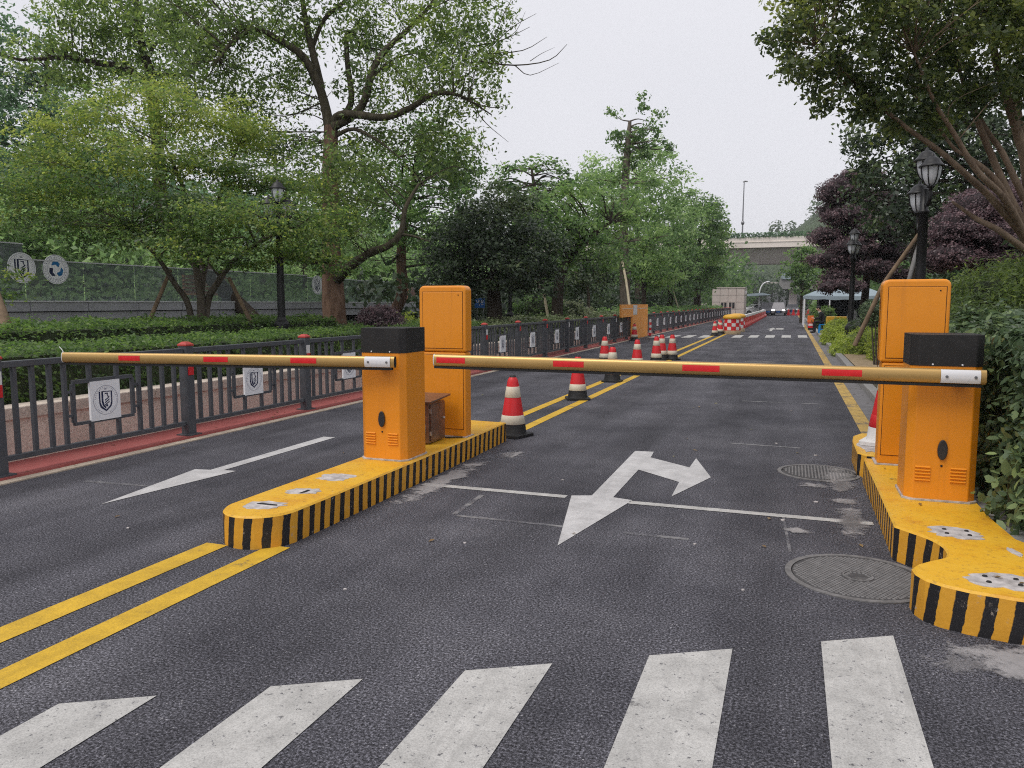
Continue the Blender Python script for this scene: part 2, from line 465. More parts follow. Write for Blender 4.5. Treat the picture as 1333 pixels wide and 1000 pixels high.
M['yellow_plastic'] = pbr('yellow_plastic', (0.66, 0.36, 0.03), 0.45, var=0.1, dirt=(0.4, 0.24, 0.06), dirt_amt=0.4)
M['beige_plastic'] = pbr('faded_beige_plastic', (0.48, 0.36, 0.22), 0.6, var=0.2, scale=3)
M['orange_plastic'] = pbr('orange_plastic', (0.75, 0.16, 0.03), 0.45, var=0.1)
M['blue_plastic'] = pbr('bright_blue_plastic', (0.01, 0.22, 0.55), 0.4, var=0.08)
M['blue_sign'] = pbr('blue_sign_face', (0.01, 0.10, 0.36), 0.5, var=0.08)
M['skin'] = pbr('skin', (0.48, 0.29, 0.21), 0.55, var=0.05)
M['black_cloth'] = pbr('black_cloth', (0.012, 0.012, 0.016), 0.9, var=0.3)
M['hair'] = pbr('black_hair', (0.008, 0.007, 0.007), 0.6)
M['rock'] = pbr('grey_limestone', (0.24, 0.235, 0.235), 0.9, var=0.3, scale=4, bmp=0.6, bscale=9)
def hoarding_mat():
    m = bpy.data.materials.new('weathered_orange_hoarding')
    t, p = nodes_of(m); co = objco(t)
    mp = t.nodes.new('ShaderNodeMapping'); mp.inputs['Scale'].default_value = (1, 1.6, 4.0); t.links.new(co, mp.inputs['Vector'])
    f = noise(t, 3.0, 5, 0.7, mp.outputs[0])
    r = ramp(t, [(0.3, (0.84, 0.30, 0.035)), (0.55, (0.86, 0.35, 0.055)), (0.68, (0.84, 0.54, 0.26))])
    t.links.new(f, r.inputs[0]); t.links.new(r.outputs[0], p.inputs['Base Color']); p.inputs['Roughness'].default_value = 0.6
    return m
M['hoarding'] = hoarding_mat()

# leaves: dark, common, pale
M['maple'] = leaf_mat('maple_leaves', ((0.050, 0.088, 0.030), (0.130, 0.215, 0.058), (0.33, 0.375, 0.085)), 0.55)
M['camphor'] = leaf_mat('camphor_leaves', ((0.055, 0.090, 0.030), (0.140, 0.215, 0.060), (0.29, 0.37, 0.09)), 0.5)
M['broad'] = leaf_mat('broad_leaves', ((0.050, 0.098, 0.036), (0.135, 0.230, 0.075), (0.27, 0.39, 0.12)), 0.5)
M['blue_green'] = leaf_mat('bluish_leaves', ((0.05, 0.10, 0.055), (0.125, 0.22, 0.115), (0.22, 0.335, 0.17)), 0.5)
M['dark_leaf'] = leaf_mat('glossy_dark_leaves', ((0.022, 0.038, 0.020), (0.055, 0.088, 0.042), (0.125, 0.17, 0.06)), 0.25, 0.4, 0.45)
M['light_leaf'] = leaf_mat('light_green_leaves', ((0.11, 0.19, 0.075), (0.24, 0.36, 0.14), (0.38, 0.50, 0.21)), 0.5)
M['myrtle'] = leaf_mat('myrtle_leaves', ((0.030, 0.048, 0.021), (0.095, 0.132, 0.046), (0.27, 0.31, 0.075)), 0.5)
M['purple'] = leaf_mat('purple_leaves', ((0.040, 0.026, 0.031), (0.135, 0.088, 0.10), (0.27, 0.175, 0.185)), 0.36)
M['laurel'] = leaf_mat('laurel_leaves', ((0.038, 0.064, 0.034), (0.105, 0.160, 0.082), (0.24, 0.32, 0.12)), 0.28, 0.42, 0.45)
M['hedge'] = leaf_mat('box_hedge_leaves', ((0.038, 0.078, 0.024), (0.11, 0.190, 0.05), (0.23, 0.33, 0.075)), 0.46)
M['lime'] = leaf_mat('lime_hedge_leaves', ((0.13, 0.19, 0.03), (0.30, 0.38, 0.06), (0.48, 0.54, 0.11)), 0.48)
M['feather'] = leaf_mat('feathery_leaves', ((0.042, 0.068, 0.027), (0.125, 0.185, 0.058), (0.30, 0.38, 0.08)), 0.48)
M['variegated'] = leaf_mat('variegated_leaves', ((0.08, 0.115, 0.048), (0.20, 0.25, 0.115), (0.42, 0.44, 0.28)), 0.3)
M['far_leaf'] = leaf_mat('far_wood_leaves', ((0.04, 0.068, 0.036), (0.08, 0.12, 0.065), (0.13, 0.18, 0.09)), 0.4)
M['fallen'] = leaf_mat('dry_fallen_leaves', ((0.10, 0.05, 0.02), (0.22, 0.14, 0.05), (0.20, 0.22, 0.05)), 0.1)
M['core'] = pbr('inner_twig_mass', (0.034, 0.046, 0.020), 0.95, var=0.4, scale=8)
M['core_purple'] = pbr('inner_purple_twigs', (0.026, 0.018, 0.020), 0.95, var=0.4, scale=8)
M['core_lime'] = pbr('inner_lime_twigs', (0.09, 0.12, 0.025), 0.95, var=0.4, scale=8)
M['far_hill'] = pbr('far_wooded_ground', (0.05, 0.075, 0.035), 0.95, var=0.4, scale=0.6)
M['twig'] = pbr('twig_bark', (0.075, 0.058, 0.045), 0.9, var=0.3, scale=5)

# ------------------------------------------------------------------ object helpers
def setp(o, label=None, cat=None, group=None, kind=None):
    if label: o['label'] = label
    if cat: o['category'] = cat
    if group: o['group'] = group
    if kind: o['kind'] = kind
    return o

def thing(name, label, cat, loc=(0, 0, 0), group=None, rz=0.0):
    o = bpy.data.objects.new(name, None)
    o.empty_display_size = 0.2
    COL.objects.link(o)
    o.location = loc
    o.rotation_euler = (0, 0, rz)
    return setp(o, label, cat, group)

def base_of(p):
    while p.parent: p = p.parent
    return p.location.copy()

def place(name, me, parent=None):
    o = bpy.data.objects.new(name, me)
    COL.objects.link(o)
    if parent is not None: o.parent = parent
    return o

def copy_tree(o, parent=None):
    c = o.copy(); COL.objects.link(c)
    if parent is not None: c.parent = parent
    for ch in list(o.children): copy_tree(ch, c)
    return c

class MB:
    def __init__(s):
        s.v = []; s.f = []; s.m = []; s.sm = []; s.uv = None
    def add(s, verts, faces, mi=0, smooth=False):
        b = len(s.v)
        s.v.extend([tuple(q) for q in verts])
        for f in faces:
            s.f.append(tuple(i + b for i in f)); s.m.append(mi); s.sm.append(smooth)
        return s
    def box(s, x0, x1, y0, y1, z0, z1, mi=0):
        v = [(x0, y0, z0), (x1, y0, z0), (x1, y1, z0), (x0, y1, z0), (x0, y0, z1), (x1, y0, z1), (x1, y1, z1), (x0, y1, z1)]
        return s.add(v, [(0, 3, 2, 1), (4, 5, 6, 7), (0, 1, 5, 4), (1, 2, 6, 5), (2, 3, 7, 6), (3, 0, 4, 7)], mi)
    def prism(s, poly, z0, z1, mi=0, cap=True, mtop=None):
        n = len(poly)
        v = [(x, y, z0) for x, y in poly] + [(x, y, z1) for x, y in poly]
        s.add(v, [(i, (i + 1) % n, n + (i + 1) % n, n + i) for i in range(n)], mi)
        if cap:
            s.add([(x, y, z1) for x, y in poly], [tuple(range(n))], mi if mtop is None else mtop)
            s.add([(x, y, z0) for x, y in poly], [tuple(reversed(range(n)))], mi)
        return s
    def extrude_y(s, poly_xz, y0, y1, mi=0):
        n = len(poly_xz)
        v = [(x, y0, z) for x, z in poly_xz] + [(x, y1, z) for x, z in poly_xz]
        s.add(v, [tuple(range(n)), tuple(reversed(range(n, 2 * n)))] + [((i + 1) % n, i, n + i, n + (i + 1) % n) for i in range(n)], mi)
        return s
    def flat(s, poly, z, mi=0):
        return s.add([(x, y, z) for x, y in poly], [tuple(range(len(poly)))], mi)
    def lathe(s, prof, n=20, c=(0, 0), mi=0, smooth=True, a0=0.0):
        v = []; f = []
        for r, z in prof:
            for k in range(n):
                a = a0 + 2 * math.pi * k / n
                v.append((c[0] + r * math.cos(a), c[1] + r * math.sin(a), z))
        for i in range(len(prof) - 1):
            for k in range(n):
                f.append((i * n + k, i * n + (k + 1) % n, (i + 1) * n + (k + 1) % n, (i + 1) * n + k))
        s.add(v, f, mi, smooth)
        s.add(v[-n:], [tuple(range(n))], mi); s.add(v[:n], [tuple(reversed(range(n)))], mi)
        return s
    def tube(s, path, radii, n=8, mi=0, smooth=True, cap=True, wob=0.0, squash=None):
        path = [Vector(q) for q in path]
        if isinstance(radii, (int, float)): radii = [radii] * len(path)
        v = []; f = []
        prev = None
        for i, q in enumerate(path):
            d = (path[min(i + 1, len(path) - 1)] - path[max(i - 1, 0)])
            if d.length < 1e-9: d = Vector((0, 0, 1))
            d.normalize()
            if prev is None:
                ref = Vector((0, 0, 1)) if abs(d.z) < 0.9 else Vector((1, 0, 0))
                u = d.cross(ref).normalized()
            else:
                u = (prev - d * prev.dot(d)).normalized()
            prev = u
            w_ = d.cross(u)
            for k in range(n):
                a = 2 * math.pi * k / n
                r = radii[i] * (1 + (random.uniform(-wob, wob) if wob else 0))
                ru, rw = (r, r) if squash is None else (r * squash[0], r * squash[1])
                v.append(q + u * (math.cos(a) * ru) + w_ * (math.sin(a) * rw))
        for i in range(len(path) - 1):
            for k in range(n):
                f.append((i * n + k, i * n + (k + 1) % n, (i + 1) * n + (k + 1) % n, (i + 1) * n + k))
        s.add(v, f, mi, smooth)
        if cap:
            s.add(v[-n:], [tuple(range(n))], mi); s.add(v[:n], [tuple(reversed(range(n)))], mi)
        return s
    def build(s, name, mats, parent=None, bevel=0.0, shift=True, bseg=2):
        if not isinstance(mats, (list, tuple)): mats = [mats]
        off = base_of(parent) if (parent is not None and shift) else Vector((0, 0, 0))
        me = bpy.data.meshes.new(name)
        me.from_pydata([(x - off.x, y - off.y, z - off.z) for x, y, z in s.v], [], s.f)
        for m in mats: me.materials.append(m)
        me.polygons.foreach_set('material_index', s.m)
        me.polygons.foreach_set('use_smooth', s.sm)
        me.update()
        o = place(name, me, parent)
        if bevel:
            b = o.modifiers.new('bevel', 'BEVEL'); b.width = bevel; b.segments = bseg; b.limit_method = 'ANGLE'; b.angle_limit = R(40)
        return o

def rounded(x0, x1, z0, z1, r, n=5, corners=(1, 1, 1, 1)):
    """counter-clockwise rounded rectangle; corners: lower-left, lower-right, upper-right, upper-left"""
    out_ = []
    for (cx, cz, a0), on in zip(((x0 + r, z0 + r, 180), (x1 - r, z0 + r, 270), (x1 - r, z1 - r, 0), (x0 + r, z1 - r, 90)), corners):
        if not on:
            out_.append({180: (x0, z0), 270: (x1, z0), 0: (x1, z1), 90: (x0, z1)}[a0]); continue
        for k in range(n + 1):
            a = R(a0 + 90 * k / n)
            out_.append((cx + r * math.cos(a), cz + r * math.sin(a)))
    return out_

def catmull(pts, k=4):
    pts = [np.array(q, float) for q in pts]
    if len(pts) < 3: return pts
    P_ = [2 * pts[0] - pts[1]] + pts + [2 * pts[-1] - pts[-2]]
    o = []
    for i in range(1, len(P_) - 2):
        for j in range(k):
            t = j / k
            a, b, c, d = P_[i - 1:i + 3]
            o.append(0.5 * (2 * b + (c - a) * t + (2 * a - 5 * b + 4 * c - d) * t * t + (3 * b - a - 3 * c + d) * t ** 3))
    o.append(pts[-1])
    return o

def interp(a, n):
    x = np.linspace(0, 1, len(a)); return list(np.interp(np.linspace(0, 1, n), x, a))

def unit(a):
    return a / np.maximum(np.linalg.norm(a, axis=1, keepdims=True), 1e-9)

RHOMB = np.array([(-0.5, 0, 0), (-0.02, 0.5, 0.12), (0.5, 0, 0), (-0.02, -0.5, 0.12)])
HEXA = np.array([(-0.5, 0, 0), (-0.22, 0.44, 0.1), (0.18, 0.42, 0.1), (0.5, 0, -0.06), (0.18, -0.42, 0.1), (-0.22, -0.44, 0.1)])

def leaf_object(name, pos, nrm, size, aspect, tint, mat, parent=None, shape=RHOMB, axis=None):
    n = len(pos)
    rnd = rng.normal(size=(n, 3)) if axis is None else axis + rng.normal(size=(n, 3)) * 0.35
    d = unit(np.cross(nrm, rnd)) if axis is None else unit(rnd)
    b = unit(np.cross(nrm, d))
    nn = np.cross(d, b)
    k = len(shape)
    sz = (np.broadcast_to(size, (n,)) * rng.uniform(0.7, 1.25, n))[:, None, None]
    v = (pos[:, None, :] + sz * (shape[None, :, 0:1] * d[:, None, :] + aspect * shape[None, :, 1:2] * b[:, None, :] + aspect * shape[None, :, 2:3] * nn[:, None, :]))
    off = np.array(base_of(parent)) if parent is not None else np.zeros(3)
    v = (v - off).reshape(-1, 3).astype(np.float32)
    me = bpy.data.meshes.new(name)
    me.vertices.add(n * k); me.vertices.foreach_set('co', v.ravel())
    me.loops.add(n * k); me.loops.foreach_set('vertex_index', np.arange(n * k, dtype=np.int32))
    me.polygons.add(n)
    me.polygons.foreach_set('loop_start', np.arange(0, n * k, k, dtype=np.int32))
    me.update(calc_edges=True)
    at = me.attributes.new('tint', 'FLOAT', 'FACE')
    at.data.foreach_set('value', np.clip(tint, 0, 1).astype(np.float32))
    me.materials.append(mat)
    return place(name, me, parent)

def blob_leaves(blobs, leaf, aspect, lai=3.0, cs=0.3, flat=0.55, shell=0.35, up=0.7, per=None, tvar=0.30, cap=120000):
    """twig clumps scattered in each ellipsoid (cx,cy,cz,rx,ry,rz,tint); leaves scattered in each clump"""
    Ps, Ns, Ts, Cs = [], [], [], []
    la = leaf * leaf * aspect * 0.5
    tot = sum(math.pi * b[3] * b[5] * lai / la for b in blobs)
    sc = min(1.0, cap / max(tot, 1))
    for b in blobs:
        c = np.array(b[:3]); r = np.array(b[3:6]); tb = b[6] if len(b) > 6 else 0.5
        n = int(math.pi * b[3] * b[5] * lai / la * sc)
        pc = per or 26
        k = max(3, n // pc)
        dr = unit(rng.normal(size=(k, 3)))
        rad = shell + (1.06 - shell) * rng.random(k)[:, None] ** 0.6
        cc = c + dr * r * rad
        cls = cs * rng.uniform(0.55, 1.35, (k, 1))
        idx = np.repeat(np.arange(k), pc)
        p = cc[idx] + unit(rng.normal(size=(len(idx), 3))) * (1.75 * rng.random((len(idx), 1)) ** 0.55) * cls[idx] * np.array([1, 1, flat])
        nn = unit(dr[idx] * 0.45 + np.array([0, 0, up]) + rng.normal(size=(len(idx), 3)) * 0.55)
        tc = tb + rng.normal(size=k) * tvar * 0.6
        Ps.append(p); Ns.append(nn); Ts.append(tc[idx] + rng.normal(size=len(idx)) * tvar * 0.7); Cs.append(cc)
    return np.concatenate(Ps), np.concatenate(Ns), np.concatenate(Ts), np.concatenate(Cs)

def tree(name, label, cat, base, stems, blobs, leaf, mat, bark, aspect=0.55, lai=3.0, cs=0.3, flat=0.55, shell=0.35, up=0.7,
         group=None, twigs=60, limbs=(), cap=120000, tvar=0.30, per=None, twig_r=0.02, shape=RHOMB, trunk_n=9, bare=(), twig_max=4.0, twig_mat=None):
    t = thing(name, label, cat, base, group)
    sk = []
    for i, (pts, rad) in enumerate(stems):
        pp = catmull(pts); rr = interp(rad, len(pp))
        mb = MB(); mb.tube(pp, rr, trunk_n, wob=0.07); mb.build('trunk' if i == 0 else 'stem', bark, t)
        sk += [(q, r) for q, r in zip(pp, rr)][len(pp) // 3:]
    for pts, rad in limbs:
        pp = catmull(pts); rr = interp(rad, len(pp))
        mb = MB(); mb.tube(pp, rr, 7, wob=0.05); mb.build('limb', twig_mat or bark, t)
        sk += [(q, r) for q, r in zip(pp, rr)]
    p, n, ti, cc = blob_leaves(blobs, leaf, aspect, lai, cs, flat, shell, up, per, tvar, cap)
    leaf_object('crown', p, n, leaf, aspect, ti, mat, t, shape)
    if twigs:
        skp = np.array([q for q, r in sk]); skr = [r for q, r in sk]
        mb = MB()
        pick = rng.choice(len(cc), min(twigs, len(cc)), replace=False)
        for i in pick:
            e = cc[i]
            dist = np.linalg.norm(skp - e, axis=1) + 0.9 * np.maximum(0, skp[:, 2] - e[2])
            j = int(np.argmin(dist)); s0 = skp[j]
            if np.linalg.norm(e - s0) > twig_max or e[2] < s0[2] - 0.6 or e[2] < base[2] + 1.6: continue
            mid = (s0 + e) / 2 + rng.normal(size=3) * 0.10 * np.linalg.norm(e - s0) + np.array([0, 0, 0.07 * np.linalg.norm(e - s0)])
            r0 = min(skr[j] * 0.6, twig_r * (1 + 0.5 * np.linalg.norm(e - s0)))
            pp = catmull([s0, mid, e], 3)
            mb.tube(pp, interp([r0, r0 * 0.6, r0 * 0.22], len(pp)), 5, cap=False)
        for pts, r0 in bare:
            pp = catmull(pts, 3); mb.tube(pp, interp([r0, r0 * 0.25], len(pp)), 4, cap=False)
        setp(mb.build('twigs', twig_mat or bark, t), kind='stuff')
    return t

def bush(name, label, cat, base, blobs, leaf, mat, aspect=0.55, lai=3.5, cs=0.12, flat=0.8, shell=0.8, up=0.5, group=None, cap=40000, core=0.82, tvar=0.22, shape=RHOMB, kind=None, per=14, stems=3, inner=None):
    """a rounded shrub: short stems, a dense twiggy inside and leaves on and above it"""
    t = thing(name, label, cat, base, group)
    mb = MB()
    for b in blobs:
        lumpy_ball(mb, b[:3], [q * core for q in b[3:6]])
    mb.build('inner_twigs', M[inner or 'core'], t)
    if len(blobs) > 1: setp(t.children[-1], kind='stuff')
    if stems:
        mb = MB()
        b0 = blobs[0]
        for k in range(stems):
            a = k * 2.4
            mb.tube([(base[0] + 0.05 * math.cos(a), base[1] + 0.05 * math.sin(a), base[2] - 0.03), (b0[0] + 0.3 * b0[3] * math.cos(a), b0[1] + 0.3 * b0[4] * math.sin(a), b0[2])], [0.025, 0.012], 5)
        setp(mb.build('stems', M['bark_dark'], t), kind='stuff')
    p, n, ti, cc = blob_leaves(blobs, leaf, aspect, lai, cs, flat, shell, up, per, tvar, cap)
    keep = p[:, 2] > base[2] - 0.02
    o = leaf_object('foliage', p[keep], n[keep], leaf, aspect, ti[keep], mat, t, shape)
    return t

def lumpy_ball(mb, c, r, seg=14, rings=9, amp=0.13):
    ph = rng.random(6) * 6.28
    v = []; f = []
    for i in range(rings + 1):
        th = math.pi * i / rings
        for k in range(seg):
            a = 2 * math.pi * k / seg
            d = np.array([math.sin(th) * math.cos(a), math.sin(th) * math.sin(a), math.cos(th)])
            s_ = 1 + amp * (math.sin(4 * d[0] + ph[0]) * math.sin(4 * d[1] + ph[1]) + 0.6 * math.sin(7 * d[2] + ph[2] + 3 * d[0]))
            v.append((c[0] + r[0] * d[0] * s_, c[1] + r[1] * d[1] * s_, c[2] + r[2] * d[2] * s_))
    for i in range(rings):
        for k in range(seg):
            f.append((i * seg + k, (i + 1) * seg + k, (i + 1) * seg + (k + 1) % seg, i * seg + (k + 1) % seg))
    mb.add(v, f, 0, True)

def hedge(name, label, x0, x1, y0, y1, z0, z1, leaf, mat, dens=5.0, aspect=0.55, cap=60000, group=None, bumpy=0.06, cat='hedge', shape=RHOMB, sprigs=0.02):
    """clipped hedge: dark twiggy box inside, leaves over its top and sides"""
    t = thing(name, label, cat, ((x0 + x1) / 2, (y0 + y1) / 2, z0), group)
    m_ = leaf * 0.8
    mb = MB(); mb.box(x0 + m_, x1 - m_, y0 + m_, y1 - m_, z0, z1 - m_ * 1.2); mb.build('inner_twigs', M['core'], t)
    w_, l_, h_ = x1 - x0, y1 - y0, z1 - z0
    areas = np.array([w_ * l_, l_ * h_, l_ * h_, w_ * h_, w_ * h_])
    la = leaf * leaf * aspect * 0.5
    n = int(min(cap, areas.sum() * dens / la))
    side = rng.choice(5, n, p=areas / areas.sum())
    u, v_ = rng.random(n), rng.random(n)
    x = np.where(side == 0, x0 + w_ * u, np.where(side == 1, x0, np.where(side == 2, x1, x0 + w_ * u)))
    y = np.where(side <= 2, y0 + l_ * v_, np.where(side == 3, y0, y1))
    y = np.where(side == 0, y0 + l_ * v_, y)
    z = np.where(side == 0, z1, z0 + h_ * np.where(side <= 2, u, v_))
    nr = np.zeros((n, 3)); nr[side == 0, 2] = 1; nr[side == 1, 0] = -1; nr[side == 2, 0] = 1; nr[side == 3, 1] = -1; nr[side == 4, 1] = 1
    p = np.stack([x, y, z], 1)
    wav = bumpy * (np.sin(x * 5.1 + 1.3 * np.sin(y * 2.3)) + np.sin(y * 4.3 + 1.7 * np.sin(x * 3.1)) + np.sin(y * 9.7 + z * 8)) / 2
    p += nr * (wav - rng.random(n) ** 2 * leaf * 1.6 + (rng.random(n) < sprigs) * rng.random(n) * leaf * 2.2)[:, None]
    p += rng.normal(size=(n, 3)) * leaf * 0.3
    nn = unit(nr * 0.6 + np.array([0, 0, 0.5]) + rng.normal(size=(n, 3)) * 0.5)
    clump = np.sin(x * 7 + 2 * np.sin(y * 5)) * np.sin(y * 8 + z * 6)
    leaf_object('foliage', p, nn, leaf, aspect, 0.45 + 0.16 * clump + rng.normal(size=n) * 0.2, mat, t, shape)
    return t

# ------------------------------------------------------------------ ground, road, markings
def sheet(name, poly, z, mat, parent=None, kind='structure', label=None):
    mb = MB(); mb.flat(poly, z)
    o = mb.build(name, mat, parent)
    if parent is None: setp(o, kind=kind)
    if label: o['label'] = label
    return o

def rect(x0, x1, y0, y1): return [(x0, y0), (x1, y0), (x1, y1), (x0, y1)]

sheet('ground', rect(-900, 900, -200, 1400), -0.03, M['soil'])
road = sheet('road', rect(-6.62, 1.3, -12, 420), 0.0, M['asphalt'])
Zm = 0.004
sheet('yellow_line', rect(-3.63, -3.46, -6, 4.02), Zm, M['yellow_paint'], road)
sheet('yellow_line', rect(-3.20, -3.04, -6, 4.12), Zm, M['yellow_paint'], road)
sheet('yellow_line', rect(-3.66, -3.52, 8.6, 39.5), Zm, M['yellow_paint'], road)
sheet('yellow_line', rect(-3.24, -3.10, 8.7, 45), Zm, M['yellow_paint'], road)
sheet('yellow_line', rect(0.87, 1.05, 8.55, 140), Zm, M['pale_yellow'], road, label='worn ochre yellow edge line along the right kerb')
# crosswalk under the camera: bars along the lane, cut at a slant
for x0, x1 in ((-3.44, -3.10), (-2.705, -2.385), (-1.995, -1.665), (-1.285, -0.945), (-0.552, -0.20), (0.19, 0.52)):
    e = lambda x: 3.79 + (x - 0.19) * 0.571
    sheet('crosswalk_stripe', [(x0, e(x0) - 3.0), (x1, e(x1) - 3.0), (x1, e(x1)), (x0, e(x0))], Zm, M['old_white'], road)
sheet('stop_line', rect(-3.02, -1.70, 5.985, 6.075), Zm, M['old_white'], road)
sheet('stop_line', rect(-1.175, 0.62, 5.985, 6.075), Zm, M['old_white'], road)
# arrow towards the camera with a branch to the right
sheet('turn_arrow', [(-1.40, 4.76), (-1.16, 6.10), (-1.33, 6.14), (-1.33, 7.27), (-0.89, 6.88), (-0.88, 6.33), (-0.64, 7.17), (-0.87, 8.02), (-0.88, 7.54), (-1.32, 7.90), (-1.34, 8.22), (-1.54, 8.20), (-1.51, 6.14), (-1.67, 6.08)], Zm, M['white_paint'], road, label='white arrow with a straight head and a branch to the right')
sheet('straight_arrow', [(-5.13, 4.53), (-4.94, 5.90), (-5.08, 5.90), (-5.08, 7.82), (-5.24, 7.82), (-5.21, 5.86), (-5.37, 5.83)], Zm, M['white_paint'], road, label='white straight arrow in the left lane')
# far crosswalk across the road
for k in range(10):
    x0 = -6.3 + 0.74 * k
    if -3.6 < x0 < -3.0: continue
    y0 = 37.3 + 0.35 * (x0 + 2.8)
    sheet('crosswalk_stripe', [(x0, y0), (x0 + 0.42, y0 + 0.1), (x0 + 0.42, y0 + 3.0), (x0, y0 + 2.9)], Zm, M['old_white'], road)
# far lane arrow and old marks
sheet('far_arrow', [(-1.15, 47), (-1.0, 47), (-1.0, 50), (-0.8, 50), (-1.07, 53.5), (-1.35, 50), (-1.15, 50)], Zm, M['old_white'], road)
sheet('far_arrow', [(-0.85, 50), (-0.4, 50), (-0.4, 52.5), (-0.85, 52.5)], Zm, M['old_white'], road)
for (ax, ay), (bx, by), wd in (((-2.38, 5.85), (-2.36, 5.24), 0.045), ((-2.33, 5.205), (-1.42, 5.20), 0.04), ((-1.05, 5.2), (-0.6, 5.2), 0.05), ((-0.6, 9.05), (0.15, 9.0), 0.05), ((-0.7, 13.1), (0.5, 13.1), 0.06), ((-5.95, 5.1), (-5.2, 5.15), 0.05), ((0.05, 5.15), (0.0, 6.0), 0.02)):
    dx, dy = bx - ax, by - ay; L_ = math.hypot(dx, dy); ux, uy = -dy / L_ * wd / 2, dx / L_ * wd / 2
    sheet('faded_mark', [(ax + ux, ay + uy), (ax - ux, ay - uy), (bx - ux, by - uy), (bx + ux, by + uy)], 0.002, M['faded_line'], road)
for x0, x1, y0, y1 in ((0.30, 0.64, 5.75, 6.35), (0.35, 0.64, 6.9, 7.6), (0.05, 0.45, 7.0, 7.3), (-2.95, -2.55, 7.25, 7.8), (-0.05, 0.25, 5.55, 5.75), (0.3, 0.6, 6.5, 6.8), (0.62, 0.95, 3.55, 3.95), (0.30, 0.66, 5.25, 6.9), (0.25, 0.66, 6.7, 8.3), (0.5, 1.5, 3.5, 4.15), (-3.1, -2.7, 4.6, 7.8)):
    sheet('cement_stain', rect(x0, x1, y0, y1), Zm * 2, M['cement'], road)
for (x, y, s_) in ((-2.0, 4.6, .02), (-0.55, 5.1, .018), (0.25, 6.55, .03), (-2.3, 3.6, .016), (-0.1, 9.2, .03), (0.3, 8.6, .04), (-1.9, 6.6, .02), (-4.4, 4.1, .02), (-0.2, 4.35, .015), (0.0, 5.9, .03)):
    a = random.random() * 3; s_ *= 0.55
    mb = MB(); mb.prism([(x + s_ * math.cos(a + q) * (1.4 if q < 2 else .8), y + s_ * math.sin(a + q)) for q in (0, 1.1, 2.3, 3.4, 4.8)], 0.001, 0.008)
    setp(mb.build('paper_scrap', M['patch']), 'tiny pale scrap lying on the dark asphalt', 'litter', 'scraps on the asphalt')

# left edge: cream kerb line, red strip, granite wall, planting bed
kl = MB(); kl.box(-6.62, -6.5, -6, 120, -0.02, 0.012); o = kl.build('kerb_line', M['cream']); setp(o, kind='structure')
rs_ = MB(); rs_.box(-7.22, -6.62, -6, 120, -0.02, 0.035); o = rs_.build('pavement', M['red_strip']); setp(o, kind='structure')
wall = thing('retaining_wall', 'low pink granite retaining wall with grey coping behind the fence', 'wall', (-7.5, 30, 0))
mb = MB(); mb.box(-7.42, -7.22, -6, 110, 0, 0.45); mb.build('wall_face', M['granite'], wall)
y = -4.0
proto = None
for i in range(62):
    ln = 1.18
    if proto is None:
        mb = MB(); mb.box(-7.46, -7.185, -0.585, 0.585, 0.453, 0.58); proto = mb.build('coping_stone', M['coping'], wall, bevel=0.012, shift=False)
        proto.location = (0 + 7.5, y - 30, 0); first = proto
    else:
        c = first.copy(); COL.objects.link(c); c.location = (7.5 + random.uniform(-.004, .004), y - 30, random.uniform(-.004, .003))
    y += ln
bed = MB(); bed.box(-60, -7.42, -8, 160, -0.02, 0.54); o = bed.build('planting_bed', M['soil']); setp(o, kind='structure')

# right edge: gutter, kerb stones, verge
sheet('gutter', rect(1.05, 1.3, 8.5, 120), 0.006, M['gutter'])
kb = setp(bpy.data.objects.new('kerb', None), kind='structure'); COL.objects.link(kb)
mb = MB(); mb.box(1.30, 1.46, -0.49, 0.49, -0.02, 0.13); first = mb.build('kerb_stone', M['kerb'], kb, bevel=0.015)
for i in range(110):
    c = first if i == 0 else first.copy()
    if i: COL.objects.link(c)
    c.location = (random.uniform(-.004, .004), 9.0 + i, random.uniform(-.004, .004))
vb = MB(); vb.box(1.46, 60, -10, 150, -0.02, 0.10); o = vb.build('verge', M['soil']); setp(o, kind='structure')
sheet('bare_soil', [(1.5, 17), (3.2, 16), (3.5, 26), (1.5, 25)], 0.106, M['sand_soil'])

# ------------------------------------------------------------------ traffic islands
def island(name, label, outline, z1, parent_patches=()):
    t = thing(name, label, 'traffic island', (outline[0][0], outline[0][1], 0))
    off = t.location
    # side wall with u = running length
    n = len(outline)
    me = bpy.data.meshes.new('striped_side')
    vs_, fs, uvs = [], [], []
    L = 0.0
    for i in range(n):
        a = outline[i]; b = outline[(i + 1) % n]
        d = math.hypot(b[0] - a[0], b[1] - a[1])
        k = len(vs_)
        vs_ += [(a[0] - off.x, a[1] - off.y, -0.02), (b[0] - off.x, b[1] - off.y, -0.02), (b[0] - off.x, b[1] - off.y, z1 - 0.012), (a[0] - off.x, a[1] - off.y, z1 - 0.012)]
        fs.append((k, k + 1, k + 2, k + 3))
        uvs += [(L, 0.0), (L + d, 0.0), (L + d, z1), (L, z1)]
        L += d
    me.from_pydata(vs_, [], fs)
    ul = me.uv_layers.new(name='UVMap')
    for i, q in enumerate(uvs): ul.data[i].uv = q
    me.materials.append(M['stripe'])
    place('striped_side', me, t)
    # slightly rounded top slab
    cx = sum(q[0] for q in outline) / n; cy = sum(q[1] for q in outline) / n
    mb = MB()
    ring = []
    for q in outline: ring.append((q[0], q[1]))
    ins = inset(outline, 0.012)
    mb.add([(x, y, z1 - 0.012) for x, y in ring] + [(x, y, z1) for x, y in ins], [(i, (i + 1) % n, n + (i + 1) % n, n + i) for i in range(n)])
    mb.add([(x, y, z1) for x, y in ins], [tuple(range(n))])
    mb.build('painted_top', M['itop'], t)
    return t

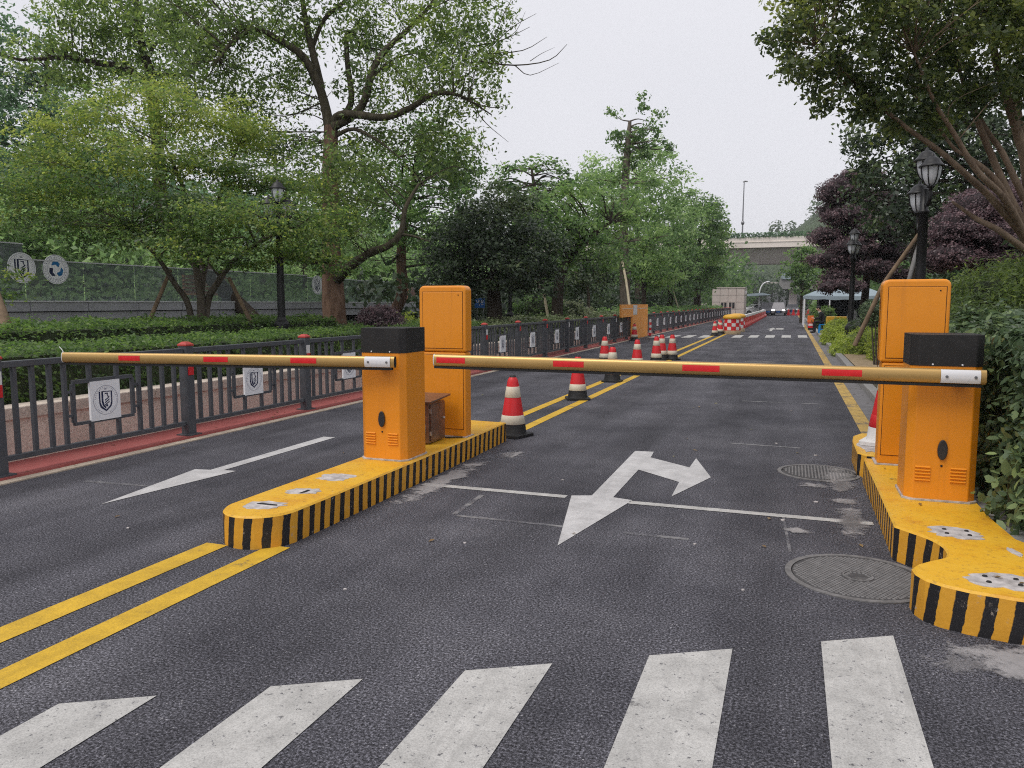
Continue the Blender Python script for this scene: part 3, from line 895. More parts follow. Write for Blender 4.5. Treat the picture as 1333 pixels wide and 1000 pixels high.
def inset(poly, d):
    n = len(poly); o = []
    for i in range(n):
        a = Vector(poly[i - 1]); b = Vector(poly[i]); c = Vector(poly[(i + 1) % n])
        e1 = (b - a).normalized(); e2 = (c - b).normalized()
        nn = Vector((-e1.y - e2.y, e1.x + e2.x))
        if nn.length < 1e-6: nn = Vector((-e1.y, e1.x))
        nn.normalize()
        o.append((b.x + nn.x * d, b.y + nn.y * d))
    return o

def patch(t, cx, cy, rx, ry, z, rot=0.0, bolts=0, mat=None):
    pts = []
    k = 26
    for i in range(k):
        a = 2 * math.pi * i / k
        r = (abs(math.cos(a)) ** 3 + abs(math.sin(a)) ** 3) ** (-1 / 3) * random.uniform(0.74, 1.10)
        x, y = rx * r * math.cos(a), ry * r * math.sin(a)
        pts.append((cx + x * math.cos(rot) - y * math.sin(rot), cy + x * math.sin(rot) + y * math.cos(rot)))
    mb = MB(); mb.prism(pts, z - 0.005, z + 0.003)
    mb.build('cement_patch', M['patch'], t)
    for i in range(bolts):
        bx = cx + (-0.4 + 0.8 * (i % 2)) * rx; by = cy + (-0.35 + 0.7 * (i // 2)) * ry
        mb = MB(); mb.lathe([(0.014, z + 0.002), (0.011, z + 0.009)], 8, (bx, by)); mb.build('anchor_bolt', M['black'], t)

def arc(cx, cy, r, a0, a1, n):
    return [(cx + r * math.cos(R(a0 + (a1 - a0) * i / n)), cy + r * math.sin(R(a0 + (a1 - a0) * i / n))) for i in range(n + 1)]

ZI = 0.22
# outline counter-clockwise seen from above
left_outline = arc(-3.345, 4.27, 0.265, 188, 352, 14)
left_outline = [(x if y > 4.2 else x, 4.27 + (y - 4.27) * 1.06) for x, y in left_outline]
left_outline += [(-3.075, 4.6), (-3.07, 6.0), (-3.07, 7.2), (-3.075, 8.30)] + [(-3.60, 8.34), (-3.605, 7.2), (-3.61, 6.0), (-3.61, 4.6)]
isl = island('traffic_island', 'long yellow traffic island with black stripes in the middle of the road', left_outline, ZI)
patch(isl, -3.36, 4.27, 0.16, 0.11, ZI, 0.15)
patch(isl, -3.33, 4.70, 0.13, 0.09, ZI, 0.3)
patch(isl, -3.36, 5.18, 0.14, 0.14, ZI, 0.1)
for cx, cy, rx, ry in ((-3.34, 4.29, 0.08, 0.012), (-3.31, 4.68, 0.012, 0.05)):
    mb = MB(); mb.prism([(cx - rx, cy - ry), (cx + rx, cy - ry * .4), (cx + rx * .9, cy + ry), (cx - rx * .8, cy + ry)], ZI + 0.005, ZI + 0.0075); mb.build('broken_hole', M['dark'], isl)

right_outline = [(0.66, 7.45), (0.66, 6.4), (0.655, 5.21)] + arc(0.47, 4.80, 0.40, 40, -24, 8) + \
    [(0.745, 4.545), (0.68, 4.47), (0.645, 4.40), (0.650, 4.31), (0.685, 4.23), (0.75, 4.17), (0.86, 4.12), (1.05, 4.08), (1.30, 4.06), (1.62, 4.07)] + \
    [(1.62, 4.55), (1.45, 4.86), (1.30, 5.15), (1.27, 5.6), (1.275, 7.45)]
isr = island('traffic_island', 'yellow traffic island with black stripes, notched around the manhole on the right', right_outline, ZI)
patch(isr, 0.99, 5.17, 0.15, 0.13, ZI, 0.0, 4)
patch(isr, 1.04, 4.32, 0.17, 0.125, ZI, 0.0, 4)
patch(isr, 1.22, 4.86, 0.025, 0.08, ZI, 0.2)
isb = island('traffic_island', 'short striped island block with a pale worn top behind the tall right cabinet', [(0.635, 8.42), (0.63, 7.72), (0.70, 7.62), (1.27, 7.62), (1.27, 8.9), (0.75, 8.9), (0.66, 8.7)], ZI)
patch(isb, 0.80, 8.1, 0.14, 0.36, ZI, 0.0)
mb = MB(); mb.box(1.27, 1.46, 4.9, 8.9, -0.02, 0.19); o = mb.build('kerb_edge', M['kerb']); setp(o, kind='structure')

# ------------------------------------------------------------------ barrier gates
def barrier(label, x0, x1, y0, y1, hinge, tip, tapes, zt=1.17, zc=1.385):
    t = thing('barrier_gate', label, 'barrier gate', ((x0 + x1) / 2, (y0 + y1) / 2, ZI), 'boom barriers')
    c = 0.05
    poly = lambda g: [(x0 + c - g, y0 - g), (x1 - c + g, y0 - g), (x1 + g, y0 + c - g), (x1 + g, y1 - c + g), (x1 - c + g, y1 + g), (x0 + c - g, y1 + g), (x0 - g, y1 - c + g), (x0 - g, y0 + c - g)]
    mb = MB(); mb.prism(poly(0), ZI, zt); mb.build('cabinet', M['orange'], t, bevel=0.006)
    mb = MB(); mb.prism(poly(0.004), zt + 0.001, zc); mb.build('top_cover', M['black_cover'], t, bevel=0.008)
    mb = MB(); mb.prism(poly(0.012), ZI + 0.001, ZI + 0.014); mb.build('foot_seal', M['patch'], t)
    xm = (x0 + x1) / 2
    for dx in (-0.09, 0.09):
        mb = MB()
        for q in (0,):
            mb.tube([(xm + dx, y0 - 0.004, zt + 0.012), (xm + dx, y0 - 0.010, zt + 0.012)], 0.006, 8)
        mb.build('screw', M['white_metal'], t)
    # oval lock cover
    zl = 0.585
    ov = [(0.032 * math.cos(a), 0.075 * math.sin(a) * (1.0 if math.sin(a) > 0 else 0.9)) for a in np.linspace(0, 2 * math.pi, 20, endpoint=False)]
    mb = MB(); mb.extrude_y([(xm + x, zl + z) for x, z in ov], y0 - 0.018, y0 - 0.0005); mb.build('lock_cover', M['lens'], t, bevel=0.006)
    mb = MB(); mb.tube([(xm, y0 - 0.004, zl - 0.11), (xm, y0 - 0.001, zl - 0.11)], 0.008, 8); mb.build('key_hole', M['dark'], t)
    first_l = None
    for gx in (-0.115, 0.105):
        for k in range(5):
            if first_l is None:
                mb = MB()
                mb.add([(-0.048, 0, -0.008), (0.048, 0, -0.008), (0.048, -0.011, 0.002), (-0.048, -0.011, 0.002), (-0.048, 0, 0.010), (0.048, 0, 0.010)], [(0, 1, 2, 3), (3, 2, 5, 4), (0, 3, 4), (1, 5, 2)])
                first_l = mb.build('louvre', M['orange'], t, shift=False); l = first_l
            else:
                l = first_l.copy(); COL.objects.link(l)
            l.location = (gx, y0 - t.location.y - 0.0005, 0.145 + 0.023 * k)
    # boom
    h = Vector(hinge); e = Vector(tip); d = (e - h).normalized(); sgn = -d
    hx = h + sgn * 0.0
    ru, rw = 0.030, 0.050
    side = Vector((0, 0, 1)).cross(d).normalized()
    def bar(a, b, n=20, sx=ru, sz=rw, pw=2.6):
        vv = []; ff = []
        for P_ in (a, b):
            for k in range(n):
                an = 2 * math.pi * k / n
                cu, su = math.cos(an), math.sin(an)
                fx = math.copysign(abs(cu) ** (2 / pw), cu) * sx; fz = math.copysign(abs(su) ** (2 / pw), su) * sz
                vv.append(P_ + side * fx + Vector((0, 0, fz)))
        ff = [(k, (k + 1) % n, n + (k + 1) % n, n + k) for k in range(n)]
        return vv, ff, n
    mb = MB(); vv, ff, n = bar(h - d * 0.035, e); mb.add(vv, ff, 0, True); mb.add(vv[n:], [tuple(range(n))]); 
    arm = mb.build('boom_arm', M['gold'], t)
    mb = MB(); vv, ff, n = bar(h - d * 0.0345, h - d * 0.0349, sx=ru * .82, sz=rw * .82); mb.add(vv[:n], [tuple(range(n))]); mb.add([q - d * 0.001 for q in vv[:n]], [tuple(reversed(range(n)))]); mb.build('open_end', M['dark'], arm)
    front = side if side.y < 0 else -side
    def plate(a, b, z0, z1, prof=0.0015, mat=None, name='reflective_tape', thick=None):
        mb = MB()
        rows = 5
        vv = []
        for i in range(rows + 1):
            z = z0 + (z1 - z0) * i / rows
            fx = (max(0.0, 1 - abs(z / rw) ** 2.6)) ** (1 / 2.6) * ru + prof
            for P_ in (a, b): vv.append(P_ + front * fx + Vector((0, 0, z)))
        mb.add(vv, [(2 * i, 2 * i + 1, 2 * i + 3, 2 * i + 2) for i in range(rows)], 0, True)
        if thick:
            vb_ = [q - front * thick for q in vv]
            mb.add([vv[0], vv[2 * rows], vb_[2 * rows], vb_[0]], [(0, 1, 2, 3)]); mb.add([vv[1], vv[2 * rows + 1], vb_[2 * rows + 1], vb_[1]], [(3, 2, 1, 0)])
            mb.add([vv[2 * rows], vv[2 * rows + 1], vb_[2 * rows + 1], vb_[2 * rows]], [(0, 1, 2, 3)]); mb.add([vv[0], vv[1], vb_[1], vb_[0]], [(3, 2, 1, 0)])
        return mb.build(name, mat, arm)
    L = (e - h).length
    for a, b in tapes:
        plate(h + d * a, h + d * b, -0.020, 0.026, mat=M['red_tape'])
    cl = plate(h + d * 0.0, h + d * 0.235, -0.043, 0.046, 0.006, M['white_metal'], 'clamp_plate', 0.02)
    for q in (0.03, 0.20):
        c = h + d * q + front * (ru + 0.006)
        mb = MB(); mb.tube([c - front * 0.002, c + front * 0.006], 0.010, 6); mb.build('clamp_bolt', M['bolt'], arm)
    # mounting hub between cabinet face and boom
    c = h + d * 0.12
    mb = MB(); mb.tube([c - front * 0.02, (c.x, y0 - 0.001, c.z)], 0.045, 14); mb.build('hub', M['black'], t)
    # rubber strip along the underside
    mb = MB()
    a = h - d * 0.01 + Vector((0, 0, -rw - 0.001)); b = e + Vector((0, 0, -rw - 0.001))
    vv = [a + side * 0.014, a - side * 0.014, a - side * 0.014 + Vector((0, 0, -0.018)), a + side * 0.014 + Vector((0, 0, -0.018))]
    vv += [q + (b - a) for q in vv]
    mb.add(vv, [(0, 1, 2, 3), (7, 6, 5, 4), (0, 4, 5, 1), (1, 5, 6, 2), (2, 6, 7, 3), (3, 7, 4, 0)])
    mb.build('rubber_strip', M['black'], arm)
    mb = MB(); vv, ff, n = bar(e - d * 0.006, e + d * 0.002, sx=ru * 1.03, sz=rw * 1.03); mb.add(vv, ff); mb.add(vv[n:], [tuple(range(n))]); mb.add(vv[:n], [tuple(reversed(range(n)))]); mb.build('tip_cap', M['cone_white2'], arm)
    return t

def along(h, e, pts):
    h = Vector(h); d = (Vector(e) - h).normalized()
    return [(Vector(q) - h).dot(d) for q in pts]

tipw = None
hL, eL = (-3.20, 5.815, 1.10), (-6.55, 5.46, 1.085)
LB = [(-3.890, 5.780, 1.090), (-4.140, 5.760, 1.090), (-4.760, 5.680, 1.090), (-5.010, 5.660, 1.090), (-5.680, 5.570, 1.090), (-5.910, 5.540, 1.090)]
aL = along(hL, eL, LB)
bl_ = barrier('orange barrier gate on the middle island with its golden arm lowered over the left lane', -3.57, -3.125, 5.90, 6.35, hL, eL, [(aL[0], aL[1]), (aL[2], aL[3]), (aL[4], aL[5])])
mb = MB(); mb.tube(catmull([(-6.55, 5.46, 1.13), (-6.57, 5.46, 1.16), (-6.60, 5.46, 1.185)]), 0.004, 5); mb.build('loose_wire', M['white_metal'], bl_)
hR, eR = (1.20, 5.855, 1.110), (-2.81, 5.855, 1.125)
RB = [(0.480, 5.830, 1.120), (0.220, 5.830, 1.110), (-0.480, 5.830, 1.100), (-0.750, 5.830, 1.100), (-1.510, 5.830, 1.100), (-1.760, 5.830, 1.100), (-2.520, 5.830, 1.110), (-2.780, 5.830, 1.100)]
aR = along(hR, eR, RB)
barrier('orange barrier gate on the right island, its long golden arm across the wide lane', 0.80, 1.245, 5.96, 6.40, hR, eR, [(aR[i], aR[i + 1]) for i in (0, 2, 4, 6)])

def lpr(label, x0, x1, y0, y1, zt, seam_side=False):
    t = thing('camera_cabinet', label, 'camera cabinet', ((x0 + x1) / 2, (y0 + y1) / 2, ZI), 'tall orange camera cabinets')
    zm = 1.10
    mb = MB(); mb.extrude_y(rounded(x0 + 0.02, x1 - 0.008, ZI, zm, 0.03, corners=(0, 0, 0, 0)), y0, y1); mb.build('lower_housing', M['orange'], t, bevel=0.018, bseg=3)
    mb = MB(); mb.extrude_y(rounded(x0, x1, zm + 0.002, zt, 0.055, 6, corners=(0, 0, 1, 1)), y0 - 0.006, y1 + 0.006); mb.build('upper_housing', M['orange'], t, bevel=0.02, bseg=3)
    for nm, z0, z1, yy in (('upper_panel', zm + 0.04, zt - 0.065, y0 - 0.006), ('lower_panel', ZI + 0.085, zm - 0.03, y0)):
        a, b = x0 + 0.045, x1 - 0.035
        mb = MB(); mb.box(a - 0.005, b + 0.005, yy - 0.0015, yy + 0.004, z0 - 0.005, z1 + 0.005); s_ = mb.build('panel_seam', M['seam'], t)
        mb = MB(); mb.box(a, b, yy - 0.005, yy + 0.003, z0, z1); pn = mb.build(nm, M['orange'], t, bevel=0.003)
        mb = MB(); mb.tube([(b - 0.045, yy - 0.004, z1 - 0.03), (b - 0.045, yy - 0.008, z1 - 0.03)], 0.006, 8); mb.build('lock', M['dark'], pn)
    mb = MB(); mb.prism([(x0 + 0.0, y0 - 0.03), (x1 + 0.01, y0 - 0.03), (x1 + 0.01, y1 + 0.03), (x0, y1 + 0.03)], ZI + 0.001, ZI + 0.010); mb.build('foot_seal', M['patch'], t)
    return t
l1 = lpr('tall orange camera cabinet behind the left barrier on the middle island', -3.63, -3.105, 7.21, 7.36, 1.78)
l2 = lpr('tall orange camera cabinet behind the right barrier, beside the hedge', 0.725, 1.235, 7.21, 7.43, 1.80)
# side seam of the right cabinet
mb = MB(); mb.tube(catmull([(0.7225, 7.33, 1.02), (0.7225, 7.33, 1.5), (0.7225, 7.33, 1.66), (0.735, 7.33, 1.755), (0.775, 7.33, 1.798)]), 0.003, 5); mb.build('side_seam', M['seam'], l2)

# small junction box on the middle island
jb = thing('junction_box', 'small brown steel junction box beside the tall cabinet on the middle island', 'junction box', (-3.36, 6.9, ZI))
mb = MB(); mb.box(-3.50, -3.285, 6.70, 7.07, ZI + 0.012, 0.625); mb.build('box_body', M['steel'], jb, bevel=0.006)
mb = MB(); mb.box(-3.284, -3.274, 6.725, 7.05, ZI + 0.03, 0.605); dr = mb.build('door', M['steel'], jb, bevel=0.003)
for z in (0.33, 0.55):
    mb = MB(); mb.box(-3.282, -3.266, 6.708, 6.724, z - 0.02, z + 0.02); mb.build('hinge', M['steel_grey'], dr)
mb = MB(); mb.tube([(-3.274, 7.02, 0.45), (-3.262, 7.02, 0.45)], 0.010, 8); mb.build('latch', M['white_metal'], dr)
mb = MB(); mb.add([(-3.54, 6.66, 0.635), (-3.24, 6.66, 0.635), (-3.24, 7.12, 0.665), (-3.54, 7.12, 0.665), (-3.54, 6.66, 0.655), (-3.24, 6.66, 0.655), (-3.24, 7.12, 0.685), (-3.54, 7.12, 0.685)], [(0, 3, 2, 1), (4, 5, 6, 7), (0, 1, 5, 4), (1, 2, 6, 5), (2, 3, 7, 6), (3, 0, 4, 7)]); mb.build('rain_cover', M['steel'], jb, bevel=0.004)
mb = MB(); mb.extrude_y([(-3.49, 0.26), (-3.325, 0.26), (-3.318, 0.40), (-3.33, 0.48), (-3.36, 0.53), (-3.42, 0.56), (-3.49, 0.56)], 6.694, 6.699); vp = mb.build('vent_panel', M['steel_grey'], jb)
for k in range(4):
    mb = MB(); mb.box(-3.45, -3.335, 6.686, 6.6945, 0.36 + 0.032 * k, 0.372 + 0.032 * k); mb.build('vent_slat', M['dark'], vp)
mb = MB(); mb.tube(catmull([(-3.29, 7.08, ZI + 0.012), (-3.2, 7.12, ZI + 0.014), (-3.13, 7.16, ZI + 0.012)]), 0.008, 6); mb.build('cable', M['black'], jb)

# ------------------------------------------------------------------ manholes
def manhole(label, cx, cy, r, kind):
    t = thing('manhole_cover', label, 'manhole cover', (cx, cy, 0), 'manhole covers in the road')
    n = 48
    def ringm(r0, r1, z0, z1, nm, mat):
        mb = MB()
        pts = lambda rr, z: [(cx + rr * math.cos(2 * math.pi * k / n), cy + rr * math.sin(2 * math.pi * k / n), z) for k in range(n)]
        v = pts(r0, z0) + pts(r0, z1) + pts(r1, z1) + pts(r1, z0)
        f = []
        for j in range(3):
            for k in range(n):
                f.append((j * n + k, j * n + (k + 1) % n, (j + 1) * n + (k + 1) % n, (j + 1) * n + k))
        mb.add(v, f); return mb.build(nm, mat, t)
    ringm(r, r - 0.035, -0.01, 0.007, 'rim', M['iron_ring'])
    mb = MB(); mb.lathe([(r - 0.042, -0.01), (r - 0.042, 0.005)], n, (cx, cy), smooth=False); mb.build('lid', M['iron'], t)
    ringm(r - 0.035, r - 0.042, -0.01, 0.0015, 'groove', M['dark'])
    mb = MB()
    if kind == 'studs':
        p = 0.024
        for i in range(-20, 21):
            for j in range(-20, 21):
                x = (i + 0.5 * (j % 2)) * p; y_ = j * p * 0.87
                d = math.hypot(x, y_)
                if d > r - 0.055 or 0.075 < d < 0.095 or d < 0.05: continue
                q = 0.0082
                mb.add([(cx + x - q, cy + y_ - q, 0.005), (cx + x + q, cy + y_ - q, 0.005), (cx + x + q, cy + y_ + q, 0.005), (cx + x - q, cy + y_ + q, 0.005), (cx + x, cy + y_, 0.011)], [(0, 1, 4), (1, 2, 4), (2, 3, 4), (3, 0, 4)])
        setp(mb.build('tread_studs', M['iron_ring'], t), kind='stuff')
        ringm(0.085, 0.076, 0.004, 0.010, 'centre_ring', M['iron_ring'])
    else:
        for i in range(-11, 12):
            x = i * 0.029; h = math.sqrt(max(0, (r - 0.07) ** 2 - x * x))
            mb.box(cx + x - 0.007, cx + x + 0.007, cy - h, cy + h, 0.004, 0.011)
        setp(mb.build('tread_ribs', M['iron_ring'], t), kind='stuff')
    return t
manhole('round iron manhole cover with studded tread beside the notched island', 0.425, 4.80, 0.405, 'studs')
manhole('round ribbed manhole cover further along by the tall right cabinet', 0.30, 7.72, 0.37, 'ribs')
manhole('small flat manhole cover beyond the lowered right arm', -0.75, 22.0, 0.40, 'ribs')

# ------------------------------------------------------------------ fence
PY = [2.50 + 2.37 * k for k in range(0, 40)]
PY[0] = 2.52
FX = -6.73
fence = thing('fence', 'long slate grey railing with white emblem plaques and red post caps along the left pavement', 'fence', (FX, 4.92, 0))
fo = fence.location
def emblem_shapes():
    mb = MB()
    def annulus(r0, r1, n=40, mi=0):
        v = []
        for k in range(n):
            a = 2 * math.pi * k / n; v.append((0, r0 * math.cos(a), r0 * math.sin(a)))
        for k in range(n):
            a = 2 * math.pi * k / n; v.append((0, r1 * math.cos(a), r1 * math.sin(a)))
        mb.add(v, [(k, (k + 1) % n, n + (k + 1) % n, n + k) for k in range(n)], mi)
    annulus(0.150, 0.1535, mi=1)
    # the ring of small unreadable characters
    for k in range(34):
        a = R(20 + k * 320 / 33 - 90 + 0)
        if 0.12 < 1: pass
        r = 0.134
        h_, w_ = random.uniform(0.004, 0.0075), random.uniform(0.0015, 0.0035)
        c, s_ = math.cos(a), math.sin(a)
        q = [(r - h_, -w_), (r - h_, w_), (r + h_, w_), (r + h_, -w_)]
        mb.add([(0, u * c - v_ * s_, u * s_ + v_ * c) for u, v_ in q], [(0, 1, 2, 3)], 1)
    def poly(pts, mi=0): mb.add([(0, y_ * 1.12, z_ * 1.12) for y_, z_ in pts], [tuple(range(len(pts)))], mi)
    # shield outline: broad left bar, thin inner line, right bar, pointed foot
    poly([(-0.075, 0.082), (-0.060, 0.085), (-0.060, -0.02), (-0.045, -0.055), (0.0, -0.092), (0.0, -0.108), (-0.062, -0.065), (-0.075, -0.025)])
    poly([(0.0, -0.108), (0.0, -0.092), (0.045, -0.055), (0.058, -0.02), (0.058, 0.080), (0.072, 0.080), (0.072, -0.025), (0.060, -0.065)])
    poly([(-0.047, 0.083), (-0.028, 0.085), (-0.028, -0.010), (-0.018, -0.045), (0.0, -0.068), (0.0, -0.084), (-0.035, -0.055), (-0.047, -0.015)])
    poly([(-0.028, 0.085), (0.072, 0.080), (0.072, 0.072), (-0.028, 0.077)])
    # monogram: hooked top stroke, slanting bars, foot
    poly([(-0.010, 0.066), (0.024, 0.066), (0.024, 0.045), (0.012, 0.045), (0.012, 0.056), (-0.010, 0.056)])
    poly([(0.012, 0.045), (0.024, 0.045), (0.036, 0.024), (0.026, 0.020)])
    for k in range(3):
        z_ = 0.018 - 0.022 * k
        poly([(-0.012, z_ - 0.016), (0.040, z_ + 0.014), (0.040, z_ + 0.002), (-0.012, z_ - 0.028)])
    poly([(-0.006, -0.052), (0.020, -0.040), (0.022, -0.066), (0.006, -0.062)])
    poly([(-0.016, 0.108), (0.014, 0.108), (0.010, 0.098), (-0.012, 0.098)], 1)
    return mb
_em = emblem_shapes()
em_me = None
FM = M['fence']
def fbox(nm, x0, x1, y0, y1, z0, z1, mat=FM, parent=fence, bevel=0.0):
    mb = MB(); mb.box(FX + x0 - fo.x, FX + x1 - fo.x, y0, y1, z0, z1)
    return mb.build(nm, mat, parent, bevel=bevel, shift=False)
def link(o, y_, parent=None):
    c = o.copy(); COL.objects.link(c); c.location.y = y_ - fo.y
    if parent is not None: c.parent = parent
    return c
post0 = fbox('post', -0.06, 0.06, -0.06, 0.06, 0.0, 1.10, bevel=0.008); post0.location.y = PY[0] - fo.y
mb = MB(); mb.add([(-0.075, -0.075, 1.10), (0.075, -0.075, 1.10), (0.075, 0.075, 1.10), (-0.075, 0.075, 1.10), (-0.075, -0.075, 1.12), (0.075, -0.075, 1.12), (0.075, 0.075, 1.12), (-0.075, 0.075, 1.12), (-0.03, -0.03, 1.155), (0.03, -0.03, 1.155), (0.03, 0.03, 1.155), (-0.03, 0.03, 1.155)],
    [(0, 3, 2, 1), (0, 1, 5, 4), (1, 2, 6, 5), (2, 3, 7, 6), (3, 0, 4, 7), (4, 5, 9, 8), (5, 6, 10, 9), (6, 7, 11, 10), (7, 4, 8, 11), (8, 9, 10, 11)])
mb.v = [(x * 0.86, y * 0.86, 1.10 + (z - 1.10) * 0.9) for x, y, z in mb.v]
cap0 = mb.build('post_cap', M['cap_red'], post0, shift=False)
rw0 = fbox('reflector', 0.0605, 0.068, -0.042, 0.042, 0.84, 0.99, M['cone_white2'], post0)
rr0 = fbox('reflector', 0.0605, 0.0695, -0.042, 0.042, 0.885, 1.0, M['red_plastic'], None); rr0.parent = post0; rr0.location.z = -0.13
post_foot0 = fbox('post_foot', -0.10, 0.10, -0.10, 0.10, 0.0355, 0.05, FM, post0)
posts = [post0]
for k, y_ in enumerate(PY[1:], 1):
    pc = post0.copy(); COL.objects.link(pc); pc.location.y = y_ - fo.y
    for ch in (cap0, post_foot0) + ((rw0, rr0) if k < 7 else (rr0,) if k % 3 else (rw0,)):
        c2 = ch.copy(); COL.objects.link(c2); c2.parent = pc
        if k >= 7 and ch is rr0: c2.location.z = 0.0
    posts.append(pc)
rail_top0 = fbox('top_rail', -0.03, 0.03, -1.115, 1.115, 1.015, 1.075, bevel=0.006)
rail_bot0 = fbox('bottom_rail', -0.025, 0.025, -1.115, 1.115, 0.155, 0.205, bevel=0.005)
bar0 = fbox('bar', -0.019, 0.019, -0.019, 0.019, 0.20, 1.02)
short_t0 = fbox('short_bar', -0.019, 0.019, -0.019, 0.019, 0.80, 1.02)
short_b0 = fbox('short_bar', -0.019, 0.019, -0.019, 0.019, 0.20, 0.40)
mb = MB()
for a in ((-0.37, 0.37, 0.795, 0.835), (-0.37, 0.37, 0.375, 0.405)):
    mb.box(-0.018, 0.018, a[0], a[1], a[2], a[3])
for s_ in (-1, 1):
    mb.box(-0.0175, 0.0175, s_ * 0.37 - 0.018, s_ * 0.37 + 0.018, 0.405, 0.795)
    for z in (0.48, 0.72): mb.box(-0.012, 0.012, min(s_ * 0.388, s_ * 0.46), max(s_ * 0.388, s_ * 0.46), z - 0.013, z + 0.013)
frame0 = mb.build('plaque_frame', FM, fence, shift=False)
plq0 = fbox('plaque', -0.004, 0.0235, -0.185, 0.185, 0.392, 0.802, M['plaque'])
em0 = _em.build('emblem', [M['navy'], M['grey_print']], plq0, shift=False); em0.location = (0.0252, 0, 0.597)
# the print faces the road (+X): mirror so that left stays left
em0.scale = (1, 1, 1)
OFFS = [-0.98, -0.80, -0.62, -0.46, 0.46, 0.62, 0.80, 0.98]
nb = 0
done = set()
far = MB()
for k in range(len(PY) - 1):
    ym = (PY[k] + PY[k + 1]) / 2
    if 33.0 < ym < 37.0: pass
    for r0 in (rail_top0, rail_bot0, frame0, plq0):
        if r0.name not in done:
            done.add(r0.name); r0.location.y = ym - fo.y; o = r0
        else:
            o = link(r0, ym)
            if r0 is plq0:
                c2 = em0.copy(); COL.objects.link(c2); c2.parent = o
    for src, offs in ((bar0, OFFS), (short_t0, (-0.17, 0.17)), (short_b0, (-0.17, 0.17))):
        for q in offs:
            if k < 22:
                if src.name not in done:
                    done.add(src.name); src.location.y = ym + q - fo.y
                else: link(src, ym + q)
            else:
                z0, z1 = {bar0: (0.20, 1.02), short_t0: (0.80, 1.02), short_b0: (0.20, 0.40)}[src]
                far.box(FX - 0.019, FX + 0.019, ym + q - 0.019, ym + q + 0.019, z0, z1)
setp(far.build('far_bars', FM, fence), kind='stuff')

# orange hoarding over the railing
hb = thing('hoarding', 'orange hoarding board with a torn lower corner fixed over the far railing', 'hoarding', (-6.56, 34.5, 0))
mb = MB()
poly = [(31.2, 1.02), (33.6, 1.02), (33.6, 0.03), (37.4, 0.03), (37.4, 1.55), (31.2, 1.55)]
n = len(poly)
mb.add([(-6.60, a, b) for a, b in poly] + [(-6.52, a, b) for a, b in poly], [tuple(reversed(range(n))), tuple(range(n, 2 * n))] + [(i, (i + 1) % n, n + (i + 1) % n, n + i) for i in range(n)])
mb.build('board', M['hoarding'], hb)
mb = MB(); mb.box(-6.518, -6.51, 33.7, 34.6, 1.10, 1.53); mb.build('notice', M['cone_white2'], hb)
mb = MB(); mb.box(-6.518, -6.512, 31.4, 33.5, 1.36, 1.39); mb.box(-6.518, -6.512, 34.8, 37.2, 1.36, 1.39); setp(mb.build('printed_line', M['cone_white'], hb), kind='stuff')
for y_ in (33.75, 37.2):
    mb = MB(); mb.box(-6.66, -6.605, y_ - 0.03, y_ + 0.03, 0.0, 1.5); mb.build('prop_post', M['steel'], hb)
sp = thing('marker_post', 'short red and white striped marker post at the far end of the orange hoarding', 'post', (-6.45, 37.75, 0))
for k in range(6):
    mb = MB(); mb.lathe([(0.055, 0.03 + 0.13 * k), (0.055, 0.16 + 0.13 * k)], 10, (-6.45, 37.75)); mb.build('band', M['red_plastic'] if k % 2 == 0 else M['cone_white2'], sp)
mb = MB(); mb.lathe([(0.13, 0.001), (0.12, 0.03)], 12, (-6.45, 37.75)); mb.build('foot', M['black'], sp)

# ------------------------------------------------------------------ traffic cones
CG = 'traffic cones along the centre line'
def make_cone(name='traffic_cone'):
    t = thing(name, 'cone', 'traffic cone', (0, 0, 0), CG)
    mb = MB(); mb.prism(rounded(-0.195, 0.195, -0.195, 0.195, 0.05, 4), 0.005, 0.035)
    mb.build('base', M['black'], t, bevel=0.006)
    rr = lambda z: 0.168 - (z - 0.03) * (0.168 - 0.062) / 0.66
    mb = MB(); mb.lathe([(0.172, 0.035), (0.165, 0.05), (rr(0.155) + .003, 0.155)], 22); mb.build('collar', M['black'], t)
    mb = MB(); mb.lathe([(rr(0.155), 0.155), (rr(0.655), 0.655), (0.058, 0.69), (0.042, 0.715)], 22); mb.build('cone_body', M['red_plastic'], t)
    for z0, z1 in ((0.156, 0.262), (0.475, 0.605)):
        mb = MB(); mb.lathe([(rr(z0) + 0.001, z0), (rr(z0) + 0.0035, z0 + 0.003), (rr(z1) + 0.0035, z1 - 0.003), (rr(z1) + 0.001, z1)], 22); mb.build('reflective_band', M['cone_white'], t)
    mb = MB(); mb.lathe([(0.040, 0.714), (0.036, 0.735), (0.022, 0.742)], 14); mb.build('cap', M['black'], t)
    return t
cone0 = make_cone()
